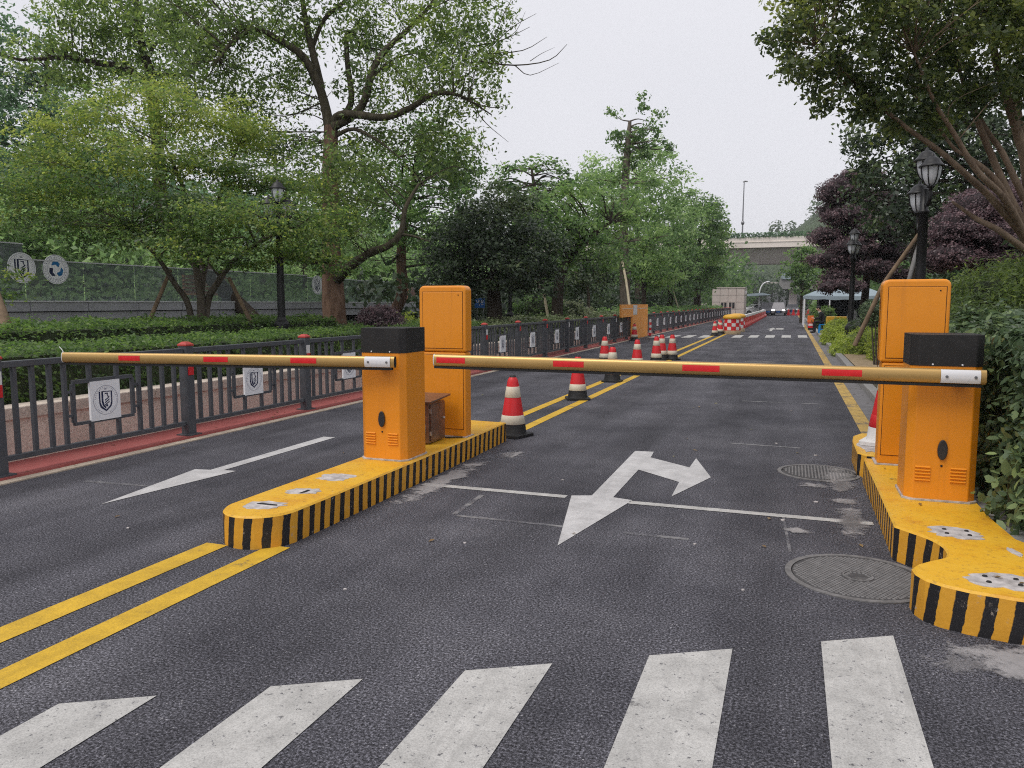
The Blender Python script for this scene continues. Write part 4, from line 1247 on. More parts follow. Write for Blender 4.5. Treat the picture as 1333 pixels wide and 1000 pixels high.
cones = [(-3.12, 8.66, 0.0, 'red and white traffic cone standing at the far end of the middle island'),
         (-3.31, 12.39, 0.0, 'red and white traffic cone on the double yellow line, second beyond the island'),
         (-3.40, 15.46, 0.0, 'traffic cone standing half behind the long arm with its black base below it'),
         (-3.52, 18.80, 0.0, 'lone traffic cone in front of the orange hoarding, base hidden behind the long arm'),
         (-4.66, 20.20, 0.0, 'traffic cone standing in the left lane, nearest to the railing'),
         (-3.36, 20.70, 0.0, 'front traffic cone of the tight cluster of three'),
         (-3.42, 22.0, 0.0, 'middle traffic cone of the tight cluster of three'),
         (-3.14, 22.1, 0.0, 'right hand traffic cone of the tight cluster of three'),
         (0.96, 8.35, ZI, 'red and white traffic cone on the short island, half hidden by the tall right cabinet'),
         (-3.52, 39.3, 0.0, 'nearest traffic cone of the row before the checkered drums'),
         (-3.40, 41.2, 0.0, 'second traffic cone of the row before the checkered drums'),
         (-3.62, 43.2, 0.0, 'third traffic cone of the row, touching the checkered drum'),
         (-6.3, 32.9, 0.0, 'traffic cone standing at the torn corner of the orange hoarding')]
for i, (x, y_, z, lab) in enumerate(cones):
    c = cone0 if i == 0 else copy_tree(cone0)
    c.location = (x, y_, z + 0.001); c.rotation_euler.z = random.uniform(-0.5, 0.5); c['label'] = lab
    if i == 8:
        c['group'] = 'cones on the kerbside'
        c.scale = (1.12, 1.12, 1.12); c.location = (0.93, 8.25, ZI + 0.001)
        for ch in c.children:
            if ch.name.startswith('reflective_band') and min(v_.co.z for v_ in ch.data.vertices) < 0.3:
                ch.data = ch.data.copy(); ch.data.materials[0] = M['red_plastic']
            if ch.name.startswith('collar') or ch.name.startswith('base'):
                ch.data = ch.data.copy(); ch.data.materials[0] = M['cone_white2']

# checkered drums
def drum(x, y_, label, s=1.0):
    t = thing('crash_drum', label, 'crash drum', (x, y_, 0), 'checkered crash drums')
    mb = MB(); mb.lathe([(0.44 * s, 0.002), (0.46 * s, 0.16), (0.455 * s, 0.2)], 24, (x, y_)); mb.build('foot', M['beige_plastic'], t)
    mb = MB(); mb.lathe([(0.44 * s, 0.2), (0.42 * s, 0.80)], 24, (x, y_)); bd = mb.build('body', M['red_plastic'], t)
    mb = MB(); mb.lathe([(0.45 * s, 0.80), (0.48 * s, 0.84), (0.46 * s, 0.93), (0.36 * s, 1.0), (0.2 * s, 1.03)], 24, (x, y_)); mb.build('lid', M['yellow_plastic'], t)
    k = 0
    for row in range(3):
        for c in range(12):
            if (row + c) % 2: continue
            a0, a1 = 2 * math.pi * c / 12 + 0.04, 2 * math.pi * (c + 1) / 12 - 0.04
            z0, z1 = 0.22 + 0.19 * row, 0.39 + 0.19 * row
            mb = MB()
            v = []
            for j in range(4):
                a = a0 + (a1 - a0) * j / 3
                for z in (z0, z1):
                    rr = (0.44 - (z - 0.2) / 0.6 * 0.02) * s + 0.004
                    v.append((x + rr * math.cos(a), y_ + rr * math.sin(a), z))
            mb.add(v, [(2 * j, 2 * j + 2, 2 * j + 3, 2 * j + 1) for j in range(3)]); mb.build('reflector', M['cone_white2'], bd)
drum(-2.86, 41.6, 'front red and white checkered drum with yellow lid, ending the barrier row')
drum(-2.86, 45.4, 'second checkered drum with a yellow lid, behind the front one')
# water filled barriers
def wbarrier():
    t = thing('water_barrier', 'red and white plastic water barrier in the long row along the median', 'barrier', (0, 0, 0), 'plastic barriers along the median')
    pr = [(-0.24, 0.0), (0.24, 0.0), (0.24, 0.16), (0.13, 0.32), (0.09, 0.80), (-0.09, 0.80), (-0.13, 0.32), (-0.24, 0.16)]
    mb = MB(); mb.extrude_y(pr, -0.85, 0.85); mb.build('body', M['red_plastic'], t)
    mb = MB(); mb.extrude_y([(0.095, 0.66), (0.12, 0.66), (0.10, 0.82), (-0.10, 0.82), (-0.12, 0.66), (-0.095, 0.66), (-0.095, 0.801), (0.095, 0.801)], -0.84, 0.84); mb.build('white_top', M['cone_white2'], t)
    return t
wb0 = wbarrier()
for i in range(27):
    c = wb0 if i == 0 else copy_tree(wb0)
    c.location = (-2.95 - 0.004 * i, 48.2 + 2.0 * i, 0.001)

# ------------------------------------------------------------------ street lamps
LG = 'black lantern lamp posts'
def lantern(cx, cy, z0_, t):
    z = z0_
    """hanging-bell shaped lantern standing on z"""
    prof = [(0.039, z + 0.026), (0.078, z + 0.060), (0.113, z + 0.146), (0.131, z + 0.258), (0.134, z + 0.297)]
    mb = MB(); mb.lathe(prof, 16, (cx, cy)); g = mb.build('lamp_glass', M['lamp_glass'], t, shift=False)
    mb = MB(); mb.lathe([(0.176, z + 0.297), (0.181, z + 0.310), (0.156, z + 0.331), (0.125, z + 0.365), (0.101, z + 0.408), (0.055, z + 0.443), (0.027, z + 0.456), (0.023, z + 0.482), (0.009, z + 0.499)], 18, (cx, cy)); mb.build('lamp_hood', M['lamp_black'], t, shift=False)
    mb = MB(); mb.lathe([(0.023, z - 0.052), (0.027, z - 0.009), (0.058, z + 0.004), (0.055, z + 0.034), (0.023, z + 0.043)], 14, (cx, cy)); mb.build('lamp_cup', M['lamp_black'], t, shift=False)
    for k in range(6):
        a = k * math.pi / 3 + 0.3
        mb = MB(); mb.tube([(cx + (r + 0.006) * math.cos(a), cy + (r + 0.006) * math.sin(a), zz) for r, zz in prof], 0.008, 5); mb.build('lamp_rib', M['lamp_black'], g, shift=False)
def lamp_post(za=2.98, zb=2.98):
    t = thing('street_lamp', 'lamp', 'street lamp', (0, 0, 0), LG)
    mb = MB(); mb.lathe([(0.17, 0), (0.17, 0.75), (0.15, 0.80), (0.11, 0.84), (0.09, 0.9)], 8, smooth=False); mb.build('pedestal', M['lamp_black'], t, shift=False)
    mb = MB(); mb.lathe([(0.085, 0.9), (0.075, 2.0), (0.066, 2.85), (0.08, 2.86), (0.08, 2.89), (0.06, 2.90), (0.055, 3.2)], 14); mb.build('pole', M['lamp_black'], t, shift=False)
    for s_, zz in ((-1, za), (1, zb)):
        mb = MB(); mb.tube(catmull([(0, 0, zz - 0.2), (s_ * 0.12, 0, zz - 0.24), (s_ * 0.195, 0, zz - 0.16), (s_ * 0.20, 0, zz - 0.05)], 4), 0.028, 7); mb.build('arm', M['lamp_black'], t, shift=False)
        lantern(s_ * 0.20, 0, zz, t)
    lantern(0, 0, 3.32, t)
    return t
lamp0 = lamp_post()
lamps = [((1.83, 13.2, 0.1), -1.33, 'black lamp post with three lanterns rising behind the tall right cabinet', 1.0),
         ((1.76, 26.2, 0.1), 1.2, 'black lamp post before the purple tree and the canvas tent', 1.0),
         ((-9.55, 12.9, 0.5), 0.9, 'black lamp post among the maple branches behind the middle of the left hedge', 0.92),
         ((-10.2, 28.0, 0.5), 0.4, 'black lamp post with three lanterns before the dark round tree', 0.88),
         ((-9.9, 49.8, 0.5), 0.8, 'black lamp post just right of the tall bare trunk, above the orange hoarding', 0.86),
         ((-10.1, 70.5, 0.5), 0.5, 'farthest small lamp post under the dark trees by the far railing', 0.86)]
for i, (loc, rz, lab, sc) in enumerate(lamps):
    c = lamp_post(2.86, 3.20) if i == 0 else lamp0 if i == 1 else copy_tree(lamp0)
    c.location = loc; c.rotation_euler.z = rz; c['label'] = lab; c.scale = (1, 1, sc) if sc == 1 else (sc, sc, sc)

# ------------------------------------------------------------------ terrace parapet with glass
PX_ = -17.0
tp = thing('terrace_parapet', 'dark grey clad terrace parapet with glass balustrade behind the left hedges', 'parapet', (PX_, 20, 0.54))
mb = MB(); mb.box(PX_ - 6, PX_ - 0.3, -6, 45, 0.55, 1.14); mb.build('plinth', M['dark'], tp)
mb = MB(); mb.box(PX_ - 0.35, PX_ - 0.03, -6, 45, 1.13, 1.66); mb.build('backing', M['dark'], tp)
mb = MB(); mb.box(PX_ - 6, PX_ - 0.35, -6, 45, 1.14, 1.58); mb.build('deck', M['cladding'], tp)
f1 = f2 = fg = fc = None
for k in range(31):
    ya = -4.5 + 1.62 * k
    for nm, z0, z1, xo in (('cladding_panel', 1.13, 1.385, 0.0), ('cladding_panel', 1.41, 1.625, 0.05)):
        mb = MB(); mb.box(PX_ - 0.03, PX_ + xo, ya + 0.012, ya + 1.608, z0, z1); mb.build(nm, M['cladding'], tp)
    mb = MB(); mb.box(PX_ - 0.12, PX_ + 0.07, ya + 0.006, ya + 1.614, 1.628, 1.665); mb.build('coping_trim', M['cladding_cap'], tp)
    zt = 2.98 if ya < 13.2 else (2.62 if ya < 24 else 2.55)
    mb = MB(); mb.box(PX_ - 0.075, PX_ - 0.06, ya + 0.015, ya + 1.605, 1.66, zt); mb.build('glass_pane', M['glass'], tp)
    mb = MB(); mb.box(PX_ - 0.085, PX_ - 0.05, ya + 0.0, ya + 1.62, zt + 0.001, zt + 0.028); mb.build('hand_rail', M['cladding_cap'], tp)
def disc(y_, z, r, kind, par):
    mb = MB(); n = 40
    c = [(PX_ - 0.052, y_ + r * math.cos(2 * math.pi * k / n), z + r * math.sin(2 * math.pi * k / n)) for k in range(n)]
    b = [(PX_ - 0.058, a[1], a[2]) for a in c]
    mb.add(c + b, [tuple(range(n))] + [(k, n + k, n + (k + 1) % n, (k + 1) % n) for k in range(n)])
    d = mb.build('emblem_disc', M['plaque'], par)
    if kind == 0:
        e = em0.copy(); COL.objects.link(e); e.parent = d
        e.location = (PX_ - 0.0505 - tp.location.x, y_ - tp.location.y, z - tp.location.z); e.scale = (1, r / 0.165, r / 0.165)
    else:
        mb = MB()
        for q in range(3):
            a0 = R(90 + 120 * q)
            pts = [(a0 + R(-50), 0.30), (a0 + R(-38), 0.50), (a0 + R(-10), 0.58), (a0 + R(25), 0.56), (a0 + R(52), 0.44), (a0 + R(40), 0.36), (a0 + R(10), 0.33), (a0 + R(-15), 0.26), (a0 + R(-35), 0.22)]
            mb.add([(PX_ - 0.0505, y_ + r * rr * math.cos(a), z + r * rr * math.sin(a)) for a, rr in pts], [tuple(range(len(pts)))], q % 2)
        for r0 in (0.66, 0.93):
            nn = 40
            v = [(PX_ - 0.0508, y_ + r * rr * math.cos(2 * math.pi * k / nn), z + r * rr * math.sin(2 * math.pi * k / nn)) for rr in (r0, r0 + 0.02) for k in range(nn)]
            mb.add(v, [(k, (k + 1) % nn, nn + (k + 1) % nn, nn + k) for k in range(nn)], 2)
        for k in range(26):
            a = 2 * math.pi * k / 26; h_ = random.uniform(0.03, 0.06); w_ = random.uniform(0.015, 0.03); rr = 0.80
            q = [(rr - h_, -w_), (rr - h_, w_), (rr + h_, w_), (rr + h_, -w_)]
            mb.add([(PX_ - 0.0507, y_ + r * (u * math.cos(a) - v_ * math.sin(a)), z + r * (u * math.sin(a) + v_ * math.cos(a))) for u, v_ in q], [(0, 1, 2, 3)], 2)
        setp(mb.build('emblem', [M['teal'], M['navy'], M['grey_print']], d), kind='stuff')
disc(13.25, 2.43, 0.36, 0, tp)
disc(14.15, 2.43, 0.36, 1, tp)
disc(25.3, 2.30, 0.36, 0, tp)
disc(32.3, 2.20, 0.36, 1, tp)
bn = thing('slatted_bench', 'orange brown slatted timber bench behind the terrace glass', 'bench', (-19.2, 22.0, 1.58))
for k in range(5):
    mb = MB(); mb.box(-19.45, -19.38 + 0.02, 20.9, 23.0, 1.95 + 0.13 * k, 2.04 + 0.13 * k); mb.build('slat', M['wood_orange'], bn)
mb = MB(); mb.box(-19.4, -18.9, 20.9, 23.0, 1.88, 1.94); mb.build('seat', M['wood_orange'], bn)
for y_ in (21.0, 22.9):
    mb = MB(); mb.box(-19.5, -19.46, y_ - 0.04, y_ + 0.04, 1.58, 2.6); mb.build('bench_leg', M['dark'], bn)
ob = thing('red_cabinet', 'dull red box standing behind the far terrace glass', 'cabinet', (-18.3, 35.2, 1.58))
mb = MB(); mb.box(-18.6, -18.1, 34.8, 35.6, 1.585, 2.5); mb.build('box_body', M['orange_plastic'], ob, bevel=0.02)
mb = MB(); mb.box(-18.65, -18.05, 34.75, 35.65, 2.50, 2.55); mb.build('box_lid', M['dark'], ob)

# ------------------------------------------------------------------ hedges and beds on the left
hedge('clipped_hedge', 'front clipped green hedge right behind the railing on the left', -9.0, -7.55, 1.0, 19.0, 0.54, 1.10, 0.062, M['hedge'], dens=4.0, cap=42000, bumpy=0.05)
hedge('clipped_hedge', 'taller back row of clipped hedge between the maple and the terrace parapet', -12.6, -9.9, 3.0, 15.5, 0.54, 1.27, 0.07, M['hedge'], dens=3.6, cap=36000, bumpy=0.06)
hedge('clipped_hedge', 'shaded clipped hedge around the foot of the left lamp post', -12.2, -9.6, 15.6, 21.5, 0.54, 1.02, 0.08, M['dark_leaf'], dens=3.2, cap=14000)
hedge('low_hedge', 'low variegated pale green hedge along the railing behind the middle island', -9.6, -7.6, 19.3, 30.0, 0.54, 1.02, 0.10, M['variegated'], dens=3.0, cap=16000, bumpy=0.10)
hedge('low_hedge', 'pale hedge along the railing between the round tree and the orange hoarding', -9.8, -7.6, 30.3, 40.0, 0.54, 1.05, 0.12, M['variegated'], dens=3.0, cap=12000, bumpy=0.12)
hedge('low_hedge', 'dark low hedge along the far railing beyond the orange hoarding', -9.8, -7.65, 40.5, 95.0, 0.54, 1.15, 0.22, M['broad'], dens=2.6, cap=14000, bumpy=0.15)

bush('ball_shrub', 'round dark purple ball shrub behind the left barrier cabinet', 'shrub', (-8.6, 15.1, 0.54), [(-8.6, 15.15, 1.04, 0.52, 0.52, 0.50, 0.4)], 0.05, M['purple'], lai=9, cs=0.06, cap=9000, inner='core_purple')
bush('shrub', 'light green mound beside the purple ball shrub', 'shrub', (-9.2, 17.2, 0.54), [(-9.3, 17.4, 0.85, 0.9, 0.9, 0.42, 0.6)], 0.09, M['lime'], lai=5, cap=5000)
bush('shrub', 'dark green mound below the blue sign', 'shrub', (-11.3, 26.5, 0.54), [(-11.4, 26.8, 1.2, 1.3, 0.8, 0.75, 0.4)], 0.10, M['dark_leaf'], lai=5, cap=7000)
bush('shrub', 'dark green mound right of the three lantern lamp behind the railing', 'shrub', (-9.7, 30.0, 0.54), [(-9.8, 30.3, 1.2, 1.1, 0.8, 0.7, 0.45)], 0.10, M['broad'], lai=5, cap=7000)
bush('shrub', 'pale rounded shrub in front of the leaning pale stakes', 'shrub', (-8.9, 30.8, 0.54), [(-8.9, 31.2, 1.05, 1.1, 0.8, 0.62, 0.75)], 0.11, M['variegated'], lai=5, cap=6000)

# ------------------------------------------------------------------ left trees
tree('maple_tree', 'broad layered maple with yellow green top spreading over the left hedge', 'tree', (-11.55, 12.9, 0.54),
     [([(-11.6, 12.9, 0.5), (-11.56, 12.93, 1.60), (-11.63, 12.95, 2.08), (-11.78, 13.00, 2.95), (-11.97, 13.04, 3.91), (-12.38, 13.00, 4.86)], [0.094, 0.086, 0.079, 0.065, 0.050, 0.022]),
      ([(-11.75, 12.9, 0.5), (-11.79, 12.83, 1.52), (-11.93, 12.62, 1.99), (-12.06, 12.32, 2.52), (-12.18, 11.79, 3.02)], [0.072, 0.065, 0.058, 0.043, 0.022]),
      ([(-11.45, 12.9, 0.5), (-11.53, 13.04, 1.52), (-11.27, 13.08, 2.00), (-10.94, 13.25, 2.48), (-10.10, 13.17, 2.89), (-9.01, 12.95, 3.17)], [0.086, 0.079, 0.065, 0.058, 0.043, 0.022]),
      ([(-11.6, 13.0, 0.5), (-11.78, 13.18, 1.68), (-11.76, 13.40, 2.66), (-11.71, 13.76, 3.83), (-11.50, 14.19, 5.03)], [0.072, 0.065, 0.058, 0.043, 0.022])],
     [(-12.72, 12.98, 5.85, 0.90, 1.40, 0.48, 0.84), (-13.25, 12.18, 5.15, 1.05, 1.50, 0.50, 0.81), (-11.79, 13.26, 5.34, 0.94, 1.60, 0.54, 0.78), (-11.40, 14.46, 5.27, 0.73, 1.00, 0.75, 0.75),  # blob tint goes from pale yellow green at the top to darker green below
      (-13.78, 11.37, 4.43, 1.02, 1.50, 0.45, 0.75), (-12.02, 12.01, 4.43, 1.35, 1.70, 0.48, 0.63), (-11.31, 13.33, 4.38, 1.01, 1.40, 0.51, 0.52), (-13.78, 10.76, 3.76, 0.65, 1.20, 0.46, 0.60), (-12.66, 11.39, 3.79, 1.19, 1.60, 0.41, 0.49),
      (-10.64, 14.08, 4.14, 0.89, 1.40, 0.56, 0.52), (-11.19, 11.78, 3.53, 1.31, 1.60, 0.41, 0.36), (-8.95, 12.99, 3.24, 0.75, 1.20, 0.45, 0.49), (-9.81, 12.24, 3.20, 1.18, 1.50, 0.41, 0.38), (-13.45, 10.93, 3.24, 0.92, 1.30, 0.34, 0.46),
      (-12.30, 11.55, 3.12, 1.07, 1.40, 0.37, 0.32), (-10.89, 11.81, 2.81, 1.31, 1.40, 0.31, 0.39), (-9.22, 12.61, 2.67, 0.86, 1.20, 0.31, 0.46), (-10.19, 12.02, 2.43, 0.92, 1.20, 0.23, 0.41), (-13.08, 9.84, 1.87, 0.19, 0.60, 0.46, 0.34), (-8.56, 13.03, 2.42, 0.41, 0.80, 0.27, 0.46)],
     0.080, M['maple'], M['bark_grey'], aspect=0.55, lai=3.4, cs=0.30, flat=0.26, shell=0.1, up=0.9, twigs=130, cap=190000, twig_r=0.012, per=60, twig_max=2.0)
for i, (a, b, lab) in enumerate([((-11.99, 11.86, 1.10), (-12.03, 12.62, 2.28), 'leaning timber stake propping the maple on its left'),
                                 ((-10.22, 12.92, 1.06), (-10.96, 13.09, 2.12), 'leaning timber stake propping the maple on its right'),
                                 ((-10.42, 7.91, 0.87), (-11.38, 8.32, 1.89), 'thick leaning timber stake at the left edge before the hedge')]):
    t = thing('tree_stake', lab, 'stake', a, 'timber tree stakes')
    mb = MB(); r = 0.045 if i < 2 else 0.10
    mb.tube([(a[0], a[1], 0.5), a, b], [r, r, r * 0.85], 9, wob=0.04); mb.build('pole', M['stake'], t)

tree('camphor_tree', 'large camphor tree with reddish trunk and spreading bare lower limbs behind the left barrier', 'tree', (-11.5, 17.7, 0.54),
     [([(-11.5, 17.75, 0.45), (-11.47, 17.81, 0.99), (-11.56, 17.88, 1.91), (-11.63, 17.97, 2.93), (-11.73, 18.12, 4.57), (-11.77, 18.30, 6.31)], [0.40, 0.33, 0.29, 0.26, 0.22, 0.19])],
     [(-10.39, 16.41, 5.00, 0.93, 1.20, 0.67, 0.55), (-10.62, 16.23, 4.18, 0.93, 1.20, 0.56, 0.50), (-10.23, 16.60, 3.41, 0.83, 1.00, 0.49, 0.50), (-10.73, 15.88, 3.33, 0.73, 1.00, 0.37, 0.45), (-13.42, 17.32, 8.66, 1.40, 2.00, 0.96, 0.50), (-14.61, 16.80, 7.87, 1.20, 1.80, 1.00, 0.55), (-14.94, 16.83, 9.16, 1.40, 2.00, 0.90, 0.50), (-12.42, 18.29, 9.35, 1.23, 2.00, 0.82, 0.45), (-11.32, 19.17, 8.81, 1.05, 1.60, 1.05, 0.40), (-9.08, 18.86, 8.36, 1.24, 1.80, 1.00, 0.55), (-7.99, 18.59, 7.22, 0.94, 1.40, 0.82, 0.60), (-9.42, 18.62, 7.37, 1.10, 1.60, 0.84, 0.55), (-7.97, 19.30, 8.76, 1.00, 1.50, 0.80, 0.50), (-7.37, 18.88, 7.81, 0.51, 0.80, 0.58, 0.60),
      (-10.63, 19.12, 6.19, 1.26, 1.50, 0.63, 0.35), (-8.94, 19.20, 6.19, 1.02, 1.40, 0.74, 0.45), (-8.82, 19.68, 5.36, 0.84, 1.20, 0.63, 0.40), (-13.44, 18.26, 7.55, 1.05, 1.50, 0.84, 0.50), (-14.33, 18.35, 6.41, 0.97, 1.40, 0.86, 0.50), (-13.50, 19.13, 5.98, 0.88, 1.20, 0.66, 0.35), (-11.00, 18.57, 7.21, 0.82, 1.20, 0.53, 0.40), (-14.61, 17.79, 7.13, 0.84, 1.20, 0.84, 0.50),
      (-10.52, 19.06, 10.06, 1.64, 2.00, 0.82, 0.50), (-8.39, 19.28, 9.95, 1.40, 2.00, 0.80, 0.50), (-12.84, 18.24, 10.26, 1.84, 2.20, 0.82, 0.50), (-15.26, 17.39, 10.47, 1.64, 2.00, 0.82, 0.50), (-10.99, 18.88, 5.15, 1.05, 1.40, 0.63, 0.45), (-11.73, 19.06, 4.38, 0.97, 1.20, 0.65, 0.50), (-12.85, 19.26, 4.99, 0.88, 1.20, 0.55, 0.50)],
     0.135, M['camphor'], M['bark_red'], aspect=0.42, lai=2.0, cs=0.34, flat=0.75, shell=0.05, up=0.35, twigs=300, cap=110000, twig_r=0.010, per=46, twig_mat=M['bark_camphor'], twig_max=2.6,
     limbs=[([(-11.79, 18.27, 6.17), (-12.00, 18.21, 7.21), (-12.29, 17.87, 8.03), (-12.85, 17.51, 8.46), (-13.29, 17.15, 8.63), (-13.62, 16.65, 8.14), (-13.74, 16.35, 7.68)], [0.144, 0.122, 0.101, 0.079, 0.065, 0.050, 0.029]),
            ([(-12.00, 18.22, 7.31), (-12.35, 18.33, 8.46), (-12.71, 18.54, 9.56), (-13.02, 18.81, 11.10)], [0.108, 0.094, 0.072, 0.043]),
            ([(-12.35, 18.32, 8.36), (-12.05, 18.52, 9.18), (-11.53, 18.76, 9.69), (-11.17, 18.98, 10.51)], [0.065, 0.058, 0.043, 0.029]),
            ([(-11.74, 18.32, 6.41), (-11.40, 18.72, 6.98), (-11.65, 18.98, 8.18), (-11.66, 19.07, 9.01), (-11.21, 19.18, 8.60), (-10.81, 19.31, 8.49)], [0.115, 0.086, 0.072, 0.058, 0.036, 0.022]),
            ([(-11.66, 18.23, 6.29), (-10.82, 18.26, 6.72), (-10.45, 18.28, 7.67), (-10.11, 18.47, 8.22), (-9.66, 18.68, 8.66), (-9.08, 18.97, 9.36), (-8.58, 19.25, 10.25)], [0.130, 0.108, 0.094, 0.079, 0.065, 0.050, 0.036]),
            ([(-10.46, 18.26, 7.47), (-10.16, 18.75, 8.00), (-9.73, 19.03, 8.19)], [0.050, 0.036, 0.022]),
            ([(-11.76, 18.31, 6.41), (-11.20, 18.10, 6.56), (-10.04, 18.07, 6.37), (-9.30, 18.15, 6.57), (-8.72, 18.29, 6.89), (-8.03, 18.42, 6.81), (-7.28, 18.64, 6.33)], [0.130, 0.108, 0.094, 0.079, 0.065, 0.036, 0.014]),
            ([(-11.69, 18.30, 6.05), (-11.05, 18.22, 6.18), (-10.36, 18.22, 5.86), (-9.73, 18.29, 5.38)], [0.065, 0.050, 0.036, 0.014]),
            ([(-11.43, 17.85, 2.21), (-10.85, 17.57, 2.53), (-10.24, 17.51, 2.87), (-9.68, 17.51, 3.05), (-9.33, 17.57, 3.38), (-9.29, 17.76, 4.02), (-9.09, 18.11, 4.64)], [0.158, 0.130, 0.108, 0.094, 0.079, 0.058, 0.036]),
            ([(-9.33, 17.56, 3.34), (-8.91, 17.49, 3.26), (-8.45, 17.43, 3.11)], [0.036, 0.029, 0.014]),
            ([(-11.61, 17.86, 2.82), (-11.68, 17.07, 2.72), (-11.69, 16.22, 2.79), (-11.76, 15.75, 2.65)], [0.144, 0.130, 0.122, 0.101])],
     bare=[([(-7.75, 18.77, 8.10), (-7.08, 18.92, 8.22), (-6.42, 19.09, 8.51)], 0.02), ([(-7.65, 18.77, 7.71), (-6.78, 18.96, 7.58), (-5.93, 19.17, 7.68), (-5.50, 19.26, 8.04)], 0.024), ([(-7.56, 18.82, 7.90), (-6.61, 19.06, 7.95), (-6.01, 19.21, 8.26)], 0.018),
           ([(-6.78, 18.96, 7.58), (-6.37, 18.97, 7.30), (-5.67, 19.15, 7.58)], 0.014), ([(-7.38, 18.91, 8.10), (-6.85, 19.04, 8.55), (-6.28, 19.17, 8.84)], 0.016), ([(-8.03, 18.41, 6.75), (-7.25, 18.56, 6.49), (-6.77, 18.64, 6.56)], 0.018), ([(-7.85, 18.48, 6.71), (-7.38, 18.47, 6.11), (-6.79, 18.52, 5.61)], 0.016),
           ([(-7.38, 18.91, 8.10), (-7.10, 18.98, 8.84), (-6.78, 19.05, 9.37)], 0.016), ([(-7.08, 18.92, 8.22), (-6.74, 18.96, 8.41), (-6.51, 18.99, 8.86)], 0.012), ([(-6.39, 19.00, 7.65), (-6.09, 19.02, 7.81), (-5.76, 19.05, 7.93)], 0.010), ([(-8.12, 18.39, 6.81), (-7.49, 18.39, 6.70), (-7.02, 18.49, 7.05)], 0.014)])

tree('camphor_tree', 'thinner camphor tree behind the maple with an arching bare limb to the left', 'tree', (-16.0, 21.0, 0.54),
     [([(-16.0, 21.0, 0.5), (-19.01, 20.12, 3.96), (-19.59, 20.25, 6.95), (-19.87, 20.37, 8.93), (-20.16, 20.37, 9.93), (-20.38, 20.46, 11.42)], [0.26, 0.22, 0.19, 0.16, 0.12, 0.07])],
     [(-20.07, 20.47, 10.55, 1.75, 2.00, 1.12, 0.60), (-21.07, 18.99, 10.07, 1.58, 1.80, 0.96, 0.60), (-20.96, 19.99, 9.06, 1.38, 1.60, 0.90, 0.60), (-21.93, 18.56, 9.00, 1.20, 1.40, 0.72, 0.55), (-19.06, 20.63, 8.69, 0.90, 1.40, 1.00, 0.45), (-20.65, 19.25, 11.03, 1.92, 2.00, 0.72, 0.55), (-19.24, 20.76, 10.43, 1.00, 1.50, 1.00, 0.50), (-22.75, 20.37, 8.71, 1.30, 1.40, 0.68, 0.60)],
     0.15, M['camphor'], M['bark_dark'], aspect=0.5, lai=2.3, cs=0.38, flat=0.7, shell=0.1, up=0.4, twigs=110, cap=44000, twig_r=0.012, per=46,
     limbs=[([(-19.81, 20.36, 8.69), (-20.40, 19.77, 9.11), (-20.87, 19.17, 9.13), (-21.60, 18.70, 9.24), (-22.65, 18.10, 9.10), (-23.13, 17.72, 9.23)], [0.12, 0.10, 0.09, 0.07, 0.05, 0.03]),
            ([(-19.87, 20.37, 8.93), (-19.43, 20.53, 9.01), (-18.75, 20.99, 8.99), (-18.76, 21.14, 8.42)], [0.09, 0.07, 0.05, 0.03]), ([(-20.03, 20.36, 9.43), (-19.70, 20.55, 10.05), (-19.11, 20.78, 10.18)], [0.07, 0.05, 0.03])])
tree('camphor_tree', 'mid green tree filling the gap between the big camphor and the dark round tree', 'tree', (-14.8, 25.5, 0.54),
     [([(-14.8, 25.6, 0.5), (-13.86, 26.01, 1.74), (-13.92, 26.17, 3.33), (-13.83, 26.35, 4.63), (-13.53, 26.65, 6.36), (-13.44, 26.81, 7.51)], [0.24, 0.21, 0.19, 0.15, 0.10, 0.05])],
     [(-14.38, 25.24, 6.06, 1.34, 1.80, 1.01, 0.50), (-12.93, 25.76, 6.06, 1.54, 2.00, 1.26, 0.50), (-11.41, 25.10, 4.82, 1.13, 1.60, 1.03, 0.45), (-12.57, 26.01, 7.17, 1.34, 1.60, 0.90, 0.55), (-13.81, 25.30, 4.80, 1.26, 1.50, 0.70, 0.50), (-11.49, 26.31, 6.33, 0.95, 1.50, 1.12, 0.45), (-13.00, 25.53, 4.25, 1.54, 1.50, 0.56, 0.45), (-11.23, 25.00, 3.35, 0.81, 1.00, 0.59, 0.40), (-15.24, 24.72, 4.25, 0.84, 1.50, 0.84, 0.55)],
     0.17, M['broad'], M['bark_red'], lai=2.8, cs=0.38, twigs=70, cap=36000, per=50, twig_mat=M['bark_camphor'],
     limbs=[([(-13.87, 26.22, 3.62), (-14.12, 25.52, 3.02), (-14.15, 25.02, 3.41)], [0.05, 0.04, 0.02])])

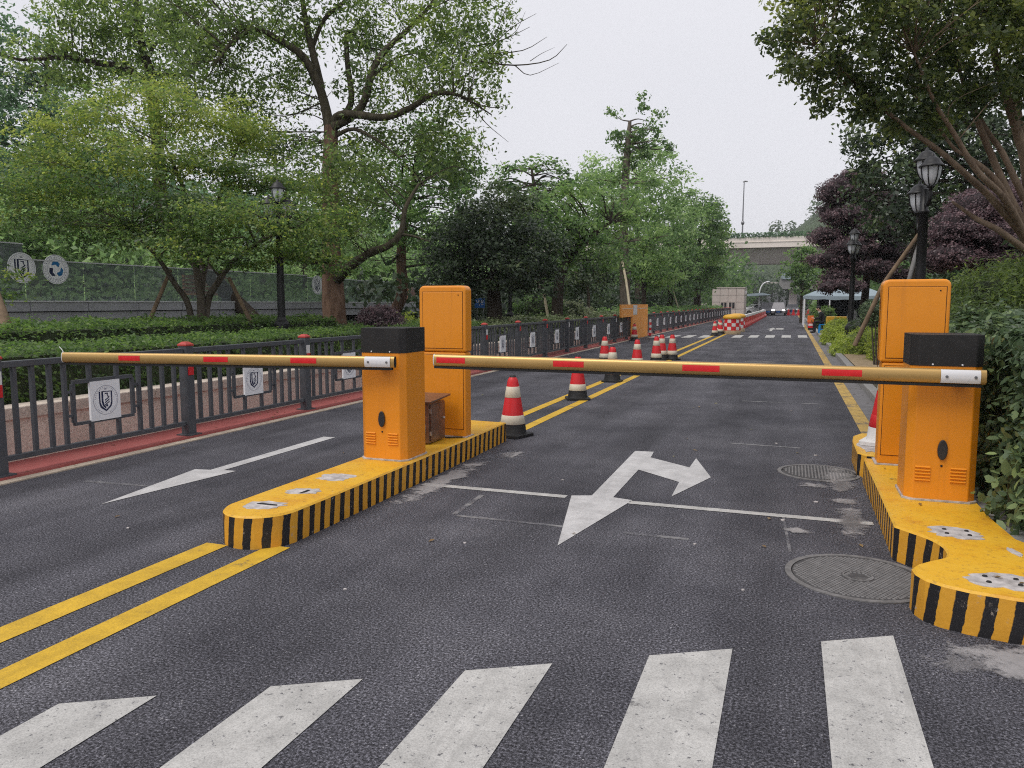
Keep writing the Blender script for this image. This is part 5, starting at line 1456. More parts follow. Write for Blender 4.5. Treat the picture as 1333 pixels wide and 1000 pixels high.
tree('young_tree', 'pale green young tree glimpsed beyond the terrace left of the curved camphor limb', 'tree', (-22.32, 36.84, 0.50), [([(-22.32, 36.84, 0.45), (-22.30, 37.05, 3.48), (-22.56, 37.15, 5.15), (-22.33, 37.37, 6.40)], [0.14, 0.103, 0.065, 0.028])], [(-22.45, 37.21, 5.36, 1.82, 1.80, 1.21, 0.60), (-23.07, 35.77, 4.05, 1.27, 1.40, 1.18, 0.50), (-21.68, 38.41, 4.08, 1.33, 1.40, 1.24, 0.55), (-22.37, 36.99, 3.19, 2.34, 1.60, 0.81, 0.45)], 0.2, M['light_leaf'], M['bark_grey'], lai=2.97, cs=0.4, twigs=25, per=48, cap=16800, group='pale trees beyond the terrace')
tree('young_tree', 'pale green young tree beyond the far end of the terrace glass', 'tree', (-19.90, 41.99, 0.50), [([(-19.90, 41.99, 0.45), (-19.89, 42.22, 3.66), (-20.17, 42.33, 5.49), (-19.91, 42.57, 6.86)], [0.14, 0.103, 0.065, 0.028])], [(-20.04, 42.37, 5.49, 1.48, 1.80, 1.44, 0.60), (-20.53, 40.97, 4.06, 1.03, 1.40, 1.40, 0.50), (-19.40, 43.51, 4.08, 1.08, 1.40, 1.47, 0.55), (-19.95, 42.14, 3.11, 1.90, 1.60, 0.96, 0.45)], 0.2, M['light_leaf'], M['bark_grey'], lai=2.97, cs=0.4, twigs=25, per=48, cap=16800, group='pale trees beyond the terrace')
tree('young_tree', 'pale green young tree beyond the terrace behind the big reddish trunk', 'tree', (-23.89, 34.13, 0.50), [([(-23.89, 34.13, 0.45), (-23.88, 34.34, 3.39), (-24.12, 34.43, 4.98), (-23.90, 34.64, 6.17)], [0.14, 0.103, 0.065, 0.028])], [(-24.01, 34.49, 5.18, 1.40, 1.80, 1.08, 0.60), (-24.29, 33.18, 3.93, 0.97, 1.40, 1.05, 0.50), (-23.60, 35.57, 3.96, 1.02, 1.40, 1.11, 0.55), (-23.94, 34.28, 3.11, 1.80, 1.60, 0.72, 0.45)], 0.2, M['light_leaf'], M['bark_grey'], lai=2.97, cs=0.4, twigs=25, per=48, cap=16800, group='pale trees beyond the terrace')
tree('young_tree', 'pale green tree beyond the terrace above the two emblem discs', 'tree', (-29.42, 25.72, 0.50), [([(-29.42, 25.72, 0.45), (-29.41, 25.89, 3.12), (-29.62, 25.97, 4.47), (-29.43, 26.15, 5.49)], [0.14, 0.103, 0.065, 0.028])], [(-29.56, 26.10, 5.49, 1.78, 1.80, 1.06, 0.60), (-29.81, 24.82, 4.39, 1.24, 1.40, 1.03, 0.50), (-29.15, 27.21, 4.49, 1.31, 1.40, 1.09, 0.55), (-29.49, 25.93, 3.73, 2.29, 1.60, 0.71, 0.45)], 0.2, M['light_leaf'], M['bark_grey'], lai=2.97, cs=0.4, twigs=25, per=48, cap=16800, group='pale trees beyond the terrace')
tree('young_tree', 'pale green tree beyond the terrace seen through the maple stems', 'tree', (-27.87, 30.55, 0.50), [([(-27.87, 30.55, 0.45), (-27.86, 30.75, 3.30), (-28.10, 30.83, 4.81), (-27.89, 31.03, 5.95)], [0.14, 0.103, 0.065, 0.028])], [(-28.00, 30.91, 5.19, 1.60, 1.80, 1.09, 0.60), (-28.27, 29.61, 3.99, 1.11, 1.40, 1.07, 0.50), (-27.59, 32.00, 4.04, 1.17, 1.40, 1.12, 0.55), (-27.93, 30.71, 3.23, 2.05, 1.60, 0.73, 0.45)], 0.2, M['light_leaf'], M['bark_grey'], lai=2.97, cs=0.4, twigs=25, per=48, cap=16800, group='pale trees beyond the terrace')
tree('young_tree', 'pale green tree beyond the terrace at the left edge', 'tree', (-30.39, 23.23, 0.50), [([(-30.39, 23.23, 0.45), (-30.39, 23.39, 3.03), (-30.58, 23.46, 4.31), (-30.41, 23.63, 5.26)], [0.14, 0.103, 0.065, 0.028])], [(-30.53, 23.59, 5.26, 1.12, 1.80, 1.15, 0.60), (-30.27, 22.50, 4.22, 0.78, 1.40, 1.12, 0.50), (-30.67, 24.50, 4.32, 0.82, 1.40, 1.19, 0.55), (-30.47, 23.42, 3.60, 1.44, 1.60, 0.77, 0.45)], 0.2, M['light_leaf'], M['bark_grey'], lai=2.97, cs=0.4, twigs=25, per=48, cap=16800, group='pale trees beyond the terrace')
tree('evergreen_tree', 'bluish green tall tree in the upper left corner behind the maple', 'tree', (-34.66, 28.10, 0.50), [([(-34.66, 28.10, 0.45), (-34.72, 28.48, 5.19), (-34.69, 28.83, 8.21), (-35.04, 29.12, 11.99), (-35.04, 29.37, 14.26)], [0.3, 0.24, 0.18, 0.12, 0.06])], [(-35.38, 28.96, 11.61, 2.28, 3.00, 2.09, 0.50), (-35.89, 27.84, 12.82, 1.48, 3.00, 1.85, 0.50), (-33.54, 29.45, 10.10, 2.09, 3.00, 1.71, 0.50), (-34.46, 26.85, 8.94, 1.98, 3.00, 1.62, 0.45), (-33.96, 27.92, 7.30, 2.96, 3.00, 1.33, 0.40), (-32.04, 29.78, 8.21, 1.52, 2.00, 1.52, 0.45), (-35.97, 28.06, 15.03, 1.48, 3.00, 1.48, 0.55)], 0.24, M['blue_green'], M['bark_dark'], lai=2.56, cs=0.55, twigs=60, per=48, cap=33600)
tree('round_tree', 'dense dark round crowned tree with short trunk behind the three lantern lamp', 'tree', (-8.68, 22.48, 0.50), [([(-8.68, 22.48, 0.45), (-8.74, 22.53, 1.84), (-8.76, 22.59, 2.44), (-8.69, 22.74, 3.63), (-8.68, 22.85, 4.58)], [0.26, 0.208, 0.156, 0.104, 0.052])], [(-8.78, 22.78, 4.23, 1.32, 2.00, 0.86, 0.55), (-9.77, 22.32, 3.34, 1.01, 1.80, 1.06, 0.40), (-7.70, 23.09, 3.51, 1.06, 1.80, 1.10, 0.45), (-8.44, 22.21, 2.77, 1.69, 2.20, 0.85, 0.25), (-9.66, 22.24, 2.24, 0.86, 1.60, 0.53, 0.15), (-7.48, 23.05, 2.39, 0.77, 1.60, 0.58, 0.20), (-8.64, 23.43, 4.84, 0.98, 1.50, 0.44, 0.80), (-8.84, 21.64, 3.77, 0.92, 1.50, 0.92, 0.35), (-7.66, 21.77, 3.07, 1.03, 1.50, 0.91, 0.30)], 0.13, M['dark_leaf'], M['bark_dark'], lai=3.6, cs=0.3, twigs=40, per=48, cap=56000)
tree('broadleaf_tree', 'taller broadleaf tree with a ragged top rising behind the dark round tree', 'tree', (-14.05, 44.08, 0.50), [([(-14.05, 44.08, 0.45), (-14.25, 44.36, 4.57), (-14.52, 44.57, 7.32), (-14.75, 44.64, 8.69), (-14.91, 44.69, 9.61)], [0.28, 0.224, 0.168, 0.112, 0.056])], [(-15.93, 44.26, 9.06, 1.10, 1.60, 0.69, 0.45), (-14.57, 44.83, 9.79, 1.56, 2.00, 0.55, 0.45), (-13.41, 45.14, 8.78, 0.92, 1.60, 0.92, 0.40), (-14.95, 44.53, 8.33, 1.66, 2.00, 0.83, 0.35), (-16.59, 43.94, 8.33, 0.64, 1.20, 0.55, 0.40), (-14.27, 44.67, 7.41, 1.56, 2.00, 1.20, 0.40), (-12.68, 45.28, 7.68, 0.64, 1.20, 0.83, 0.50), (-14.86, 44.29, 5.95, 1.84, 2.00, 1.38, 0.40)], 0.26, M['broad'], M['bark_dark'], lai=2.70, cs=0.42, flat=0.5, twigs=60, per=48, cap=16800, twig_r=0.03)
tree('broadleaf_tree', 'leaning two stemmed tree with light arching boughs left of the tall bare trunk', 'tree', (-8.59, 28.93, 0.50), [([(-8.59, 28.93, 0.45), (-8.57, 29.04, 2.20), (-8.38, 29.21, 3.09), (-7.92, 29.45, 3.69), (-7.29, 29.74, 4.29), (-6.74, 29.99, 4.73)], [0.25, 0.21, 0.17, 0.13, 0.09, 0.05])], [(-8.18, 29.54, 5.39, 1.44, 1.80, 0.66, 0.60), (-7.26, 30.88, 4.84, 1.43, 1.80, 0.93, 0.55), (-8.57, 29.30, 4.43, 1.08, 1.50, 0.84, 0.50), (-7.35, 29.64, 3.54, 1.20, 1.50, 0.66, 0.45), (-8.95, 29.02, 3.24, 0.90, 1.40, 0.90, 0.35), (-6.83, 32.21, 5.74, 1.02, 1.60, 0.96, 0.55), (-9.74, 29.99, 4.84, 0.93, 1.40, 1.12, 0.50), (-7.87, 29.01, 4.39, 1.48, 1.50, 0.59, 0.55), (-7.78, 29.76, 6.08, 1.20, 1.40, 0.42, 0.75)], 0.17, M['broad'], M['bark_dark'], lai=2.84, cs=0.36, twigs=80, per=48, cap=30799)
tree('grey_leaved_tree', 'small grey leaved tree on pale leaning stems beside the tall bare trunk', 'tree', (-9.00, 35.21, 0.50), [([(-9.00, 35.21, 0.45), (-8.95, 35.29, 1.96), (-9.12, 35.33, 2.85), (-9.28, 35.36, 3.57)], [0.1, 0.073, 0.047, 0.02])], [(-9.48, 35.26, 3.39, 1.08, 1.40, 0.94, 0.50), (-8.58, 35.54, 2.92, 0.94, 1.40, 1.01, 0.45), (-9.68, 35.10, 2.57, 0.94, 1.20, 0.65, 0.40), (-8.71, 35.58, 3.75, 0.86, 1.20, 0.65, 0.50)], 0.16, M['dark_leaf'], M['bark_grey'], lai=3.24, cs=0.3, twigs=20, per=48, cap=12600)
tree('broadleaf_tree', 'light green broad tree behind the tall bare trunk', 'tree', (-11.27, 60.03, 0.00), [([(-11.27, 60.03, -0.05), (-11.29, 60.44, 4.88), (-11.64, 60.71, 8.46), (-11.64, 61.04, 11.45)], [0.35, 0.257, 0.163, 0.07])], [(-13.91, 60.27, 11.92, 2.04, 3.00, 1.44, 0.50), (-10.66, 61.51, 12.40, 2.04, 3.00, 1.56, 0.60), (-15.11, 59.72, 10.85, 1.32, 2.00, 1.32, 0.50), (-9.23, 61.81, 10.49, 1.68, 2.50, 1.92, 0.55), (-11.93, 59.64, 9.40, 2.95, 3.00, 2.12, 0.50), (-8.67, 61.67, 7.51, 1.92, 2.50, 2.16, 0.45), (-10.70, 59.69, 5.88, 2.60, 2.50, 2.12, 0.45), (-10.30, 61.75, 13.47, 1.20, 2.00, 0.84, 0.60), (-13.77, 59.87, 7.87, 2.16, 2.50, 2.16, 0.45), (-13.10, 59.78, 4.88, 2.40, 2.00, 1.80, 0.35), (-9.41, 61.05, 4.29, 2.40, 2.00, 1.80, 0.40)], 0.3, M['light_leaf'], M['bark_grey'], lai=2.97, cs=0.6, twigs=50, per=48, cap=33600)
tree('roadside_tree', 'small leafy tree on a slim dark trunk right of the orange hoarding', 'tree', (-9.02, 50.16, 0.50), [([(-9.02, 50.16, 0.45), (-9.05, 50.27, 2.35), (-9.16, 50.40, 3.84), (-9.15, 50.54, 5.08)], [0.2, 0.147, 0.093, 0.04])], [(-9.13, 50.48, 4.43, 1.70, 1.80, 1.10, 0.60), (-8.29, 50.65, 3.24, 1.30, 1.50, 0.70, 0.75), (-10.08, 50.16, 4.73, 1.00, 1.30, 1.00, 0.50), (-7.71, 50.95, 4.09, 1.10, 1.40, 1.00, 0.55), (-9.32, 50.56, 5.83, 1.40, 1.50, 0.80, 0.55)], 0.22, M['broad'], M['bark_dark'], lai=3.24, cs=0.4, twigs=24, per=48, cap=12600)
tree('roadside_tree', 'large dark green tree closing the row before the gatehouse', 'tree', (-8.47, 76.00, 0.00), [([(-8.47, 76.00, -0.05), (-8.56, 76.23, 3.44), (-8.55, 76.65, 7.12), (-8.37, 77.04, 10.06)], [0.4, 0.293, 0.187, 0.08])], [(-6.61, 75.35, 8.40, 1.01, 2.20, 1.87, 0.50), (-6.87, 74.02, 6.90, 1.14, 2.20, 1.70, 0.50), (-7.28, 74.11, 9.01, 1.42, 2.20, 1.70, 0.50), (-8.55, 77.07, 10.95, 1.92, 2.60, 1.48, 0.50), (-7.11, 77.45, 9.70, 1.18, 2.20, 1.78, 0.45), (-10.17, 76.35, 9.70, 1.92, 2.60, 2.07, 0.40), (-7.89, 75.82, 7.19, 1.90, 2.60, 1.90, 0.40), (-9.20, 75.17, 5.59, 2.34, 2.60, 1.90, 0.35), (-6.95, 77.02, 5.28, 0.96, 2.00, 1.63, 0.55), (-8.77, 76.17, 3.59, 2.37, 2.50, 1.18, 0.30), (-10.75, 76.84, 6.45, 1.80, 2.40, 2.70, 0.35), (-7.23, 75.71, 4.00, 1.17, 1.80, 1.02, 0.60)], 0.34, M['broad'], M['bark_dark'], lai=3.24, cs=0.6, twigs=24, per=48, cap=22400)
tree('roadside_tree', 'green tree filling the row left of the closing dark tree', 'tree', (-9.79, 66.98, 0.00), [([(-9.79, 66.98, -0.05), (-9.85, 67.15, 2.91), (-10.06, 67.33, 5.21), (-10.01, 67.57, 7.18)], [0.3, 0.22, 0.14, 0.06])], [(-10.28, 67.55, 7.84, 1.85, 2.40, 1.98, 0.40), (-8.95, 67.77, 5.54, 1.58, 2.20, 1.98, 0.40), (-10.78, 67.00, 4.55, 1.72, 2.20, 1.98, 0.35), (-9.36, 67.33, 2.91, 1.98, 2.20, 1.06, 0.30), (-8.99, 69.31, 9.93, 1.34, 2.20, 1.47, 0.50)], 0.32, M['broad'], M['bark_dark'], lai=3.10, cs=0.6, twigs=24, per=48, cap=14000)
tree('evergreen_tree', 'tall dark glossy evergreen behind the nearest right lamp post', 'tree', (3.26, 23.63, 0.10), [([(3.26, 23.63, 0.05), (3.21, 23.76, 2.96), (3.11, 23.87, 4.21), (3.21, 24.07, 5.67), (3.35, 24.31, 7.34)], [0.22, 0.176, 0.132, 0.088, 0.044])], [(2.05, 23.71, 6.26, 0.71, 1.40, 0.63, 0.45), (2.82, 23.92, 5.57, 1.05, 1.60, 0.92, 0.40), (3.95, 24.82, 5.24, 1.03, 1.80, 1.20, 0.40), (2.54, 23.48, 4.50, 1.08, 1.50, 0.75, 0.40), (3.52, 23.97, 3.79, 1.05, 1.60, 0.76, 0.30), (1.83, 23.56, 5.57, 0.50, 1.00, 0.55, 0.45), (4.91, 25.80, 6.09, 1.10, 1.80, 1.21, 0.40), (2.33, 23.54, 3.79, 0.80, 1.30, 0.46, 0.35), (5.55, 25.96, 5.43, 1.01, 1.80, 1.06, 0.35), (4.15, 25.10, 7.05, 1.29, 1.80, 0.95, 0.45), (2.78, 24.03, 6.72, 0.84, 1.40, 0.63, 0.45), (5.91, 25.94, 4.12, 0.88, 1.60, 0.88, 0.30)], 0.15, M['dark_leaf'], M['bark_dark'], lai=3.10, cs=0.32, flat=0.7, twigs=90, per=48, cap=47600, up=0.4)
tree('small_tree', 'rounded bright green small tree between the bridge and the purple tree', 'tree', (0.82, 66.57, 0.10), [([(0.82, 66.57, 0.05), (0.76, 66.74, 3.14), (0.65, 66.87, 4.68), (0.66, 67.01, 5.92)], [0.16, 0.117, 0.075, 0.032])], [(0.73, 67.00, 5.61, 0.99, 1.60, 0.99, 0.55), (0.14, 66.64, 4.25, 0.87, 1.40, 1.12, 0.45), (1.19, 67.00, 4.07, 1.12, 1.60, 1.24, 0.40), (0.54, 66.62, 2.83, 0.99, 1.40, 0.62, 0.35)], 0.26, M['broad'], M['bark_dark'], lai=3.78, cs=0.4, twigs=10, per=48, cap=8400)
pb = thing('office_building', 'pale office building glimpsed between the trees behind the terrace', 'building', (-50, 42, 0))
mb = MB(); mb.box(-56, -48, 4, 84, 0, 10.5); mb.build('wall', M['guard_pale'], pb)
for r_ in range(3):
    for c in range(20):
        y_ = 6 + 3.9 * c; z_ = 1.6 + 3.1 * r_
        mb = MB(); mb.box(-47.99, -47.93, y_, y_ + 2.2, z_, z_ + 1.7); mb.build('window', M['window_dark'], pb)
mb = MB(); mb.box(-56.2, -47.7, 3.8, 84.2, 10.51, 10.9); mb.build('roof_edge', M['guard_pale'], pb)
# the tall pruned trunk with fresh sprays at its top
tree('lopped_tree', 'tall lopped tree with a straight reddish trunk and short leafy sprays at the top', 'tree', (-9.15, 44.9, 0.5),
     [([(-9.15, 44.9, 0.4), (-9.24, 44.95, 3.17), (-9.38, 45.20, 5.85), (-9.39, 45.49, 8.54), (-9.34, 45.76, 10.77), (-9.27, 45.95, 12.21)], [0.34, 0.29, 0.26, 0.23, 0.18, 0.10])],
     [(-9.02, 45.94, 11.31, 1.17, 1.00, 0.72, 0.50), (-10.42, 45.57, 12.56, 0.49, 0.50, 0.36, 0.40), (-10.08, 45.56, 11.40, 0.58, 0.70, 0.63, 0.45), (-8.62, 46.27, 12.97, 0.45, 0.50, 0.36, 0.40), (-8.55, 46.36, 13.59, 0.27, 0.30, 0.23, 0.40), (-7.76, 46.55, 12.70, 0.41, 0.40, 0.27, 0.40), (-7.98, 46.36, 11.76, 0.68, 0.60, 0.54, 0.45), (-7.01, 46.60, 10.73, 0.41, 0.40, 0.18, 0.40), (-8.69, 45.95, 10.33, 1.17, 0.80, 0.63, 0.50), (-9.85, 45.57, 10.69, 0.54, 0.60, 0.36, 0.50), (-9.39, 45.62, 9.66, 0.63, 0.60, 0.63, 0.50), (-7.53, 46.43, 10.86, 0.54, 0.50, 0.36, 0.45), (-10.16, 45.25, 8.89, 0.81, 0.70, 0.54, 0.60), (-8.20, 45.92, 8.54, 0.90, 0.70, 0.54, 0.65), (-10.15, 45.08, 7.28, 0.90, 0.70, 0.63, 0.60), (-7.88, 45.30, 6.69, 0.98, 0.70, 0.62, 0.65), (-8.23, 44.44, 4.88, 0.97, 0.70, 0.62, 0.60), (-10.29, 44.82, 5.40, 0.72, 0.70, 0.63, 0.55), (-7.51, 44.77, 5.54, 0.79, 0.70, 0.62, 0.70), (-8.80, 45.09, 7.80, 0.62, 0.60, 0.62, 0.60), (-9.61, 43.86, 4.23, 0.88, 0.70, 0.62, 0.60), (-8.35, 44.25, 3.57, 0.88, 0.70, 0.53, 0.60), (-9.36, 44.20, 6.41, 0.62, 0.60, 0.53, 0.65)],
     0.20, M['broad'], M['bark_grey'], lai=3.4, cs=0.22, flat=0.8, shell=0.1, up=0.3, twigs=60, cap=6000, twig_r=0.03)
t = thing('bamboo_pole', 'pale slender pole leaning against the tall lopped trunk above the hoarding', 'pole', (-8.49, 42.90, 1.56))
a, b = (-8.48, 42.88, 1.30), (-9.20, 43.60, 4.42)
mb = MB(); mb.tube([a, (-8.80, 43.26, 2.89), b], [0.075, 0.07, 0.06], 7); mb.build('pole', M['stake_pale'], t)
for i, (a, b, lab) in enumerate([((-9.08, 29.28, 1.15), (-9.34, 29.60, 1.97), 'pale thin stake beside the leaning two stemmed tree'), ((-8.49, 63.15, 0.98), (-9.02, 63.15, 2.65), 'thin pale stake under the dark trees beyond the hoarding')]):
    t = thing('tree_stake', lab, 'stake', a, 'pale stakes')
    mb = MB(); mb.tube([(a[0], a[1], a[2] - 0.4), a, b], 0.06, 6); mb.build('pole', M['stake_pale'], t)

# dense undergrowth and woods far back on the left: read as one mass
def wood(name, x0, x1, y0, y1, z0, z1, n, leaf, mat, tint=0.35, clump=2.0):
    k = max(4, n // 40)
    c = np.stack([rng.uniform(x0, x1, k), rng.uniform(y0, y1, k), z0 + (z1 - z0) * rng.random(k) ** 0.8], 1)
    idx = np.repeat(np.arange(k), 40)
    p = c[idx] + rng.normal(size=(len(idx), 3)) * clump * np.array([1, 1, 0.7])
    p[:, 2] = np.maximum(p[:, 2], z0)
    nn = unit(rng.normal(size=(len(idx), 3)) + np.array([0, 0, 0.6]))
    ti = tint + (rng.normal(size=k) * 0.15)[idx] + rng.normal(size=len(idx)) * 0.15
    o = leaf_object(name, p, nn, leaf, 0.65, ti, mat)
    return setp(o, kind='stuff')
wood('undergrowth', -15.5, -10.8, 24, 100, 0.5, 2.6, 14000, 0.30, M['dark_leaf'], 0.35, 0.5)
wood('background_wood', -44, -32, 18, 110, 0.3, 6.5, 17000, 0.50, M['broad'], 0.5, 0.9)
wood('background_wood', -60, -42, 25, 130, 0.3, 11, 20000, 0.9, M['blue_green'], 0.4, 1.4)
mb = MB(); lumpy_ball(mb, (-80, 70, 0), (6, 85, 5), 40, 14); setp(mb.build('hill', M['far_hill']), kind='structure')
wood('shrub_belt', -23.5, -20.5, 4, 60, 0.5, 2.3, 12000, 0.20, M['light_leaf'], 0.6, 0.5)
wood('shrub_belt', -31, -24, 2, 70, 0.5, 4.2, 9000, 0.32, M['light_leaf'], 0.5, 0.8)

nl = 260
lx = np.concatenate([rng.uniform(-7.15, -6.45, 110), rng.uniform(0.95, 1.28, 60), rng.uniform(-6.3, 0.6, 60), rng.uniform(0.75, 1.3, 30)])
ly = np.concatenate([rng.uniform(2, 30, 110), rng.uniform(9, 34, 60), rng.uniform(2.4, 22, 60), rng.uniform(4.2, 7.3, 30)])
lz = np.concatenate([np.where(lx[:110] < -6.62, 0.042, 0.02), np.full(60, 0.014), np.full(60, 0.010), np.full(30, ZI + 0.008)])
keep = ~((lx[170:230] > -3.7) & (lx[170:230] < -3.0))
kk = np.concatenate([np.ones(170, bool), keep, np.arange(30) < 7])
fl = leaf_object('fallen_leaves', np.stack([lx, ly, lz], 1)[kk], unit(np.array([0, 0, 1.0]) + rng.normal(size=(int(kk.sum()), 3)) * 0.15), 0.05, 0.5, rng.random(int(kk.sum())), M['fallen'])
setp(fl, kind='stuff')
# ------------------------------------------------------------------ right side plants
for i, (b, lab) in enumerate([([(1.80, 32.58, 0.26, 0.60, 1.70, 0.72, 0.60), (1.50, 32.44, 0.02, 0.33, 1.40, 0.45, 0.55)], 'far lime green clipped mound by the right kerb'), ([(2.01, 26.23, 0.17, 0.72, 1.60, 0.60, 0.55), (2.47, 27.48, 0.33, 0.50, 1.30, 0.50, 0.60), (1.49, 25.49, 0.01, 0.31, 0.90, 0.33, 0.50)], 'near lime green clipped mound by the right kerb'), ([(2.36, 22.63, 0.36, 0.37, 0.80, 0.53, 0.60)], 'lime green tuft hard against the tall right cabinet')]):
    base = (b[0][0], b[0][1], 0.1)
    bush('clipped_mound', lab, 'shrub', base, b, 0.06, M['lime'], lai=9, cs=0.07, cap=30000, group='lime green mounds', tvar=0.25, core=0.93, shell=0.9, inner='core_lime')
bush('round_bush', 'rounded reddish green bush between the lamp post and the tall right cabinet', 'shrub', (2.0, 20.6, 0.1), [(2.04, 22.09, 1.34, 0.32, 0.50, 0.34, 0.35)], 0.05, M['laurel'], lai=8, cs=0.06, cap=9000)
# cycad: arching fronds
cy = thing('cycad', 'dark cycad with arching fronds behind the round bush', 'plant', (2.5, 24.0, 0.1))
mb = MB(); mb.tube([(2.5, 24.0, 0.05), (2.5, 24.0, 0.9)], [0.16, 0.13], 9, wob=0.1); mb.build('trunk', M['bark_dark'], cy)
for k in range(16):
    a = k * 2.399; l_ = random.uniform(0.9, 1.25)
    pts = [np.array([2.5 + l_ * s_ * math.cos(a), 24 + l_ * s_ * math.sin(a), 0.9 + 0.75 * s_ - 0.62 * s_ * s_ * (1 + 0.3 * (k % 3))]) for s_ in np.linspace(0.05, 1, 14)]
    P_, D_ = [], []
    for i in range(len(pts) - 1):
        d = pts[i + 1] - pts[i]
        for sd in (-1, 1):
            perp = np.cross(d, (0, 0, 1)); perp /= np.linalg.norm(perp)
            for q in (0.25, 0.75):
                ln = 0.16 * math.sin(math.pi * min(0.95, 0.15 + i / 14))
                P_.append(pts[i] + d * q + sd * perp * ln); D_.append(sd * perp + d * 3)
    P_ = np.array(P_); D_ = unit(np.array(D_))
    nn = unit(np.cross(D_, np.array([0, 0, 1.0])) * 0 + np.array([0, 0, 1.0]) + rng.normal(size=P_.shape) * 0.1)
    leaf_object('frond', P_, nn, 0.34, 0.09, np.full(len(P_), 0.45) + rng.normal(size=len(P_)) * 0.1, M['dark_leaf'], cy, RHOMB, D_)

# cloud-pruned purple trees
def cloud_tree(label, base, clouds, stems):
    t = thing('purple_tree', label, 'tree', base, 'purple leaved trees')
    for i, (pts, r) in enumerate(stems):
        mb = MB(); pp = catmull(pts); mb.tube(pp, interp(r, len(pp)), 7, wob=0.08); mb.build('trunk' if i == 0 else 'stem', M['bark_dark'], t)
    for b in clouds:
        mb = MB(); lumpy_ball(mb, b[:3], [q * 0.85 for q in b[3:6]], 12, 7); mb.build('inner_twigs', M['core_purple'], t)
        lf = 0.085 if base[1] > 25 else 0.05
        p, n, ti, cc = blob_leaves([b], lf, 0.6, 6.5, 0.12 if base[1] > 25 else 0.075, 0.6, 0.80, 0.7, 20, 0.3, 9000)
        leaf_object('foliage_pad', p, n, lf, 0.6, ti, M['purple'], t)
    return t
cloud_tree('large purple leaved tree pruned into rounded pads beside the canvas tent', (2.8, 35.8, 0.1),
    [(2.52, 35.71, 6.79, 0.99, 1.30, 0.38, 0.55), (1.70, 35.34, 6.21, 0.86, 1.30, 0.51, 0.45), (3.16, 35.83, 5.83, 0.86, 1.30, 0.45, 0.40), (2.01, 34.80, 5.14, 0.98, 1.30, 0.38, 0.45), (3.25, 34.65, 4.59, 1.24, 1.50, 0.43, 0.45), (1.35, 35.01, 4.37, 0.74, 1.20, 0.38, 0.50), (2.25, 34.21, 3.85, 0.96, 1.40, 0.37, 0.40), (3.78, 35.28, 3.70, 0.85, 1.30, 0.44, 0.40), (1.57, 34.44, 3.39, 0.98, 1.30, 0.35, 0.50), (2.81, 34.32, 3.05, 1.12, 1.40, 0.37, 0.45), (3.89, 34.68, 2.74, 0.84, 1.30, 0.34, 0.35), (1.71, 33.88, 2.62, 0.62, 1.00, 0.34, 0.35), (1.39, 35.68, 5.48, 0.46, 0.80, 0.29, 0.50), (1.33, 32.63, 2.23, 0.42, 0.90, 0.24, 0.40), (2.06, 32.36, 2.27, 0.53, 0.90, 0.24, 0.40)],
    [([(2.8, 35.8, 0.05), (3.00, 36.50, 2.75), (2.85, 36.62, 4.39), (2.45, 36.10, 5.80), (2.47, 35.66, 6.53)], [0.17, 0.15, 0.12, 0.09, 0.04]), ([(2.93, 36.51, 3.08), (2.21, 35.80, 3.86), (1.56, 35.07, 4.24)], [0.09, 0.07, 0.03]), ([(2.90, 36.57, 3.73), (3.50, 35.82, 4.62), (3.84, 35.83, 3.67)], [0.08, 0.06, 0.03])])
cloud_tree('purple leaved tree pruned into wide pads behind the feathery shrub on the right', (4.1, 15.6, 0.1),
    [(3.53, 17.52, 3.43, 0.69, 1.00, 0.42, 0.50), (4.23, 18.33, 3.65, 0.47, 1.00, 0.40, 0.45), (2.98, 17.06, 3.00, 0.53, 0.90, 0.36, 0.50), (3.64, 17.06, 2.81, 0.76, 1.00, 0.32, 0.45), (2.83, 16.63, 2.48, 0.49, 0.80, 0.22, 0.55), (3.65, 16.91, 2.39, 0.72, 0.90, 0.20, 0.40), (4.40, 17.77, 2.87, 0.45, 1.00, 0.45, 0.40), (2.64, 16.87, 2.38, 0.27, 0.60, 0.18, 0.45)],
    [([(4.1, 15.6, 0.05), (3.84, 17.71, 2.28), (3.70, 17.73, 2.88), (3.54, 17.51, 3.32)], [0.13, 0.11, 0.08, 0.04]), ([(3.80, 17.71, 2.36), (3.24, 17.32, 2.64), (2.95, 17.04, 2.92)], [0.07, 0.05, 0.03])])
hedge('clipped_hedge', 'thin dark hedge line with yellow tips under the right purple tree', 2.6, 6.0, 14.1, 14.9, 0.1, 1.95, 0.09, M['variegated'], dens=3.0, cap=7000)

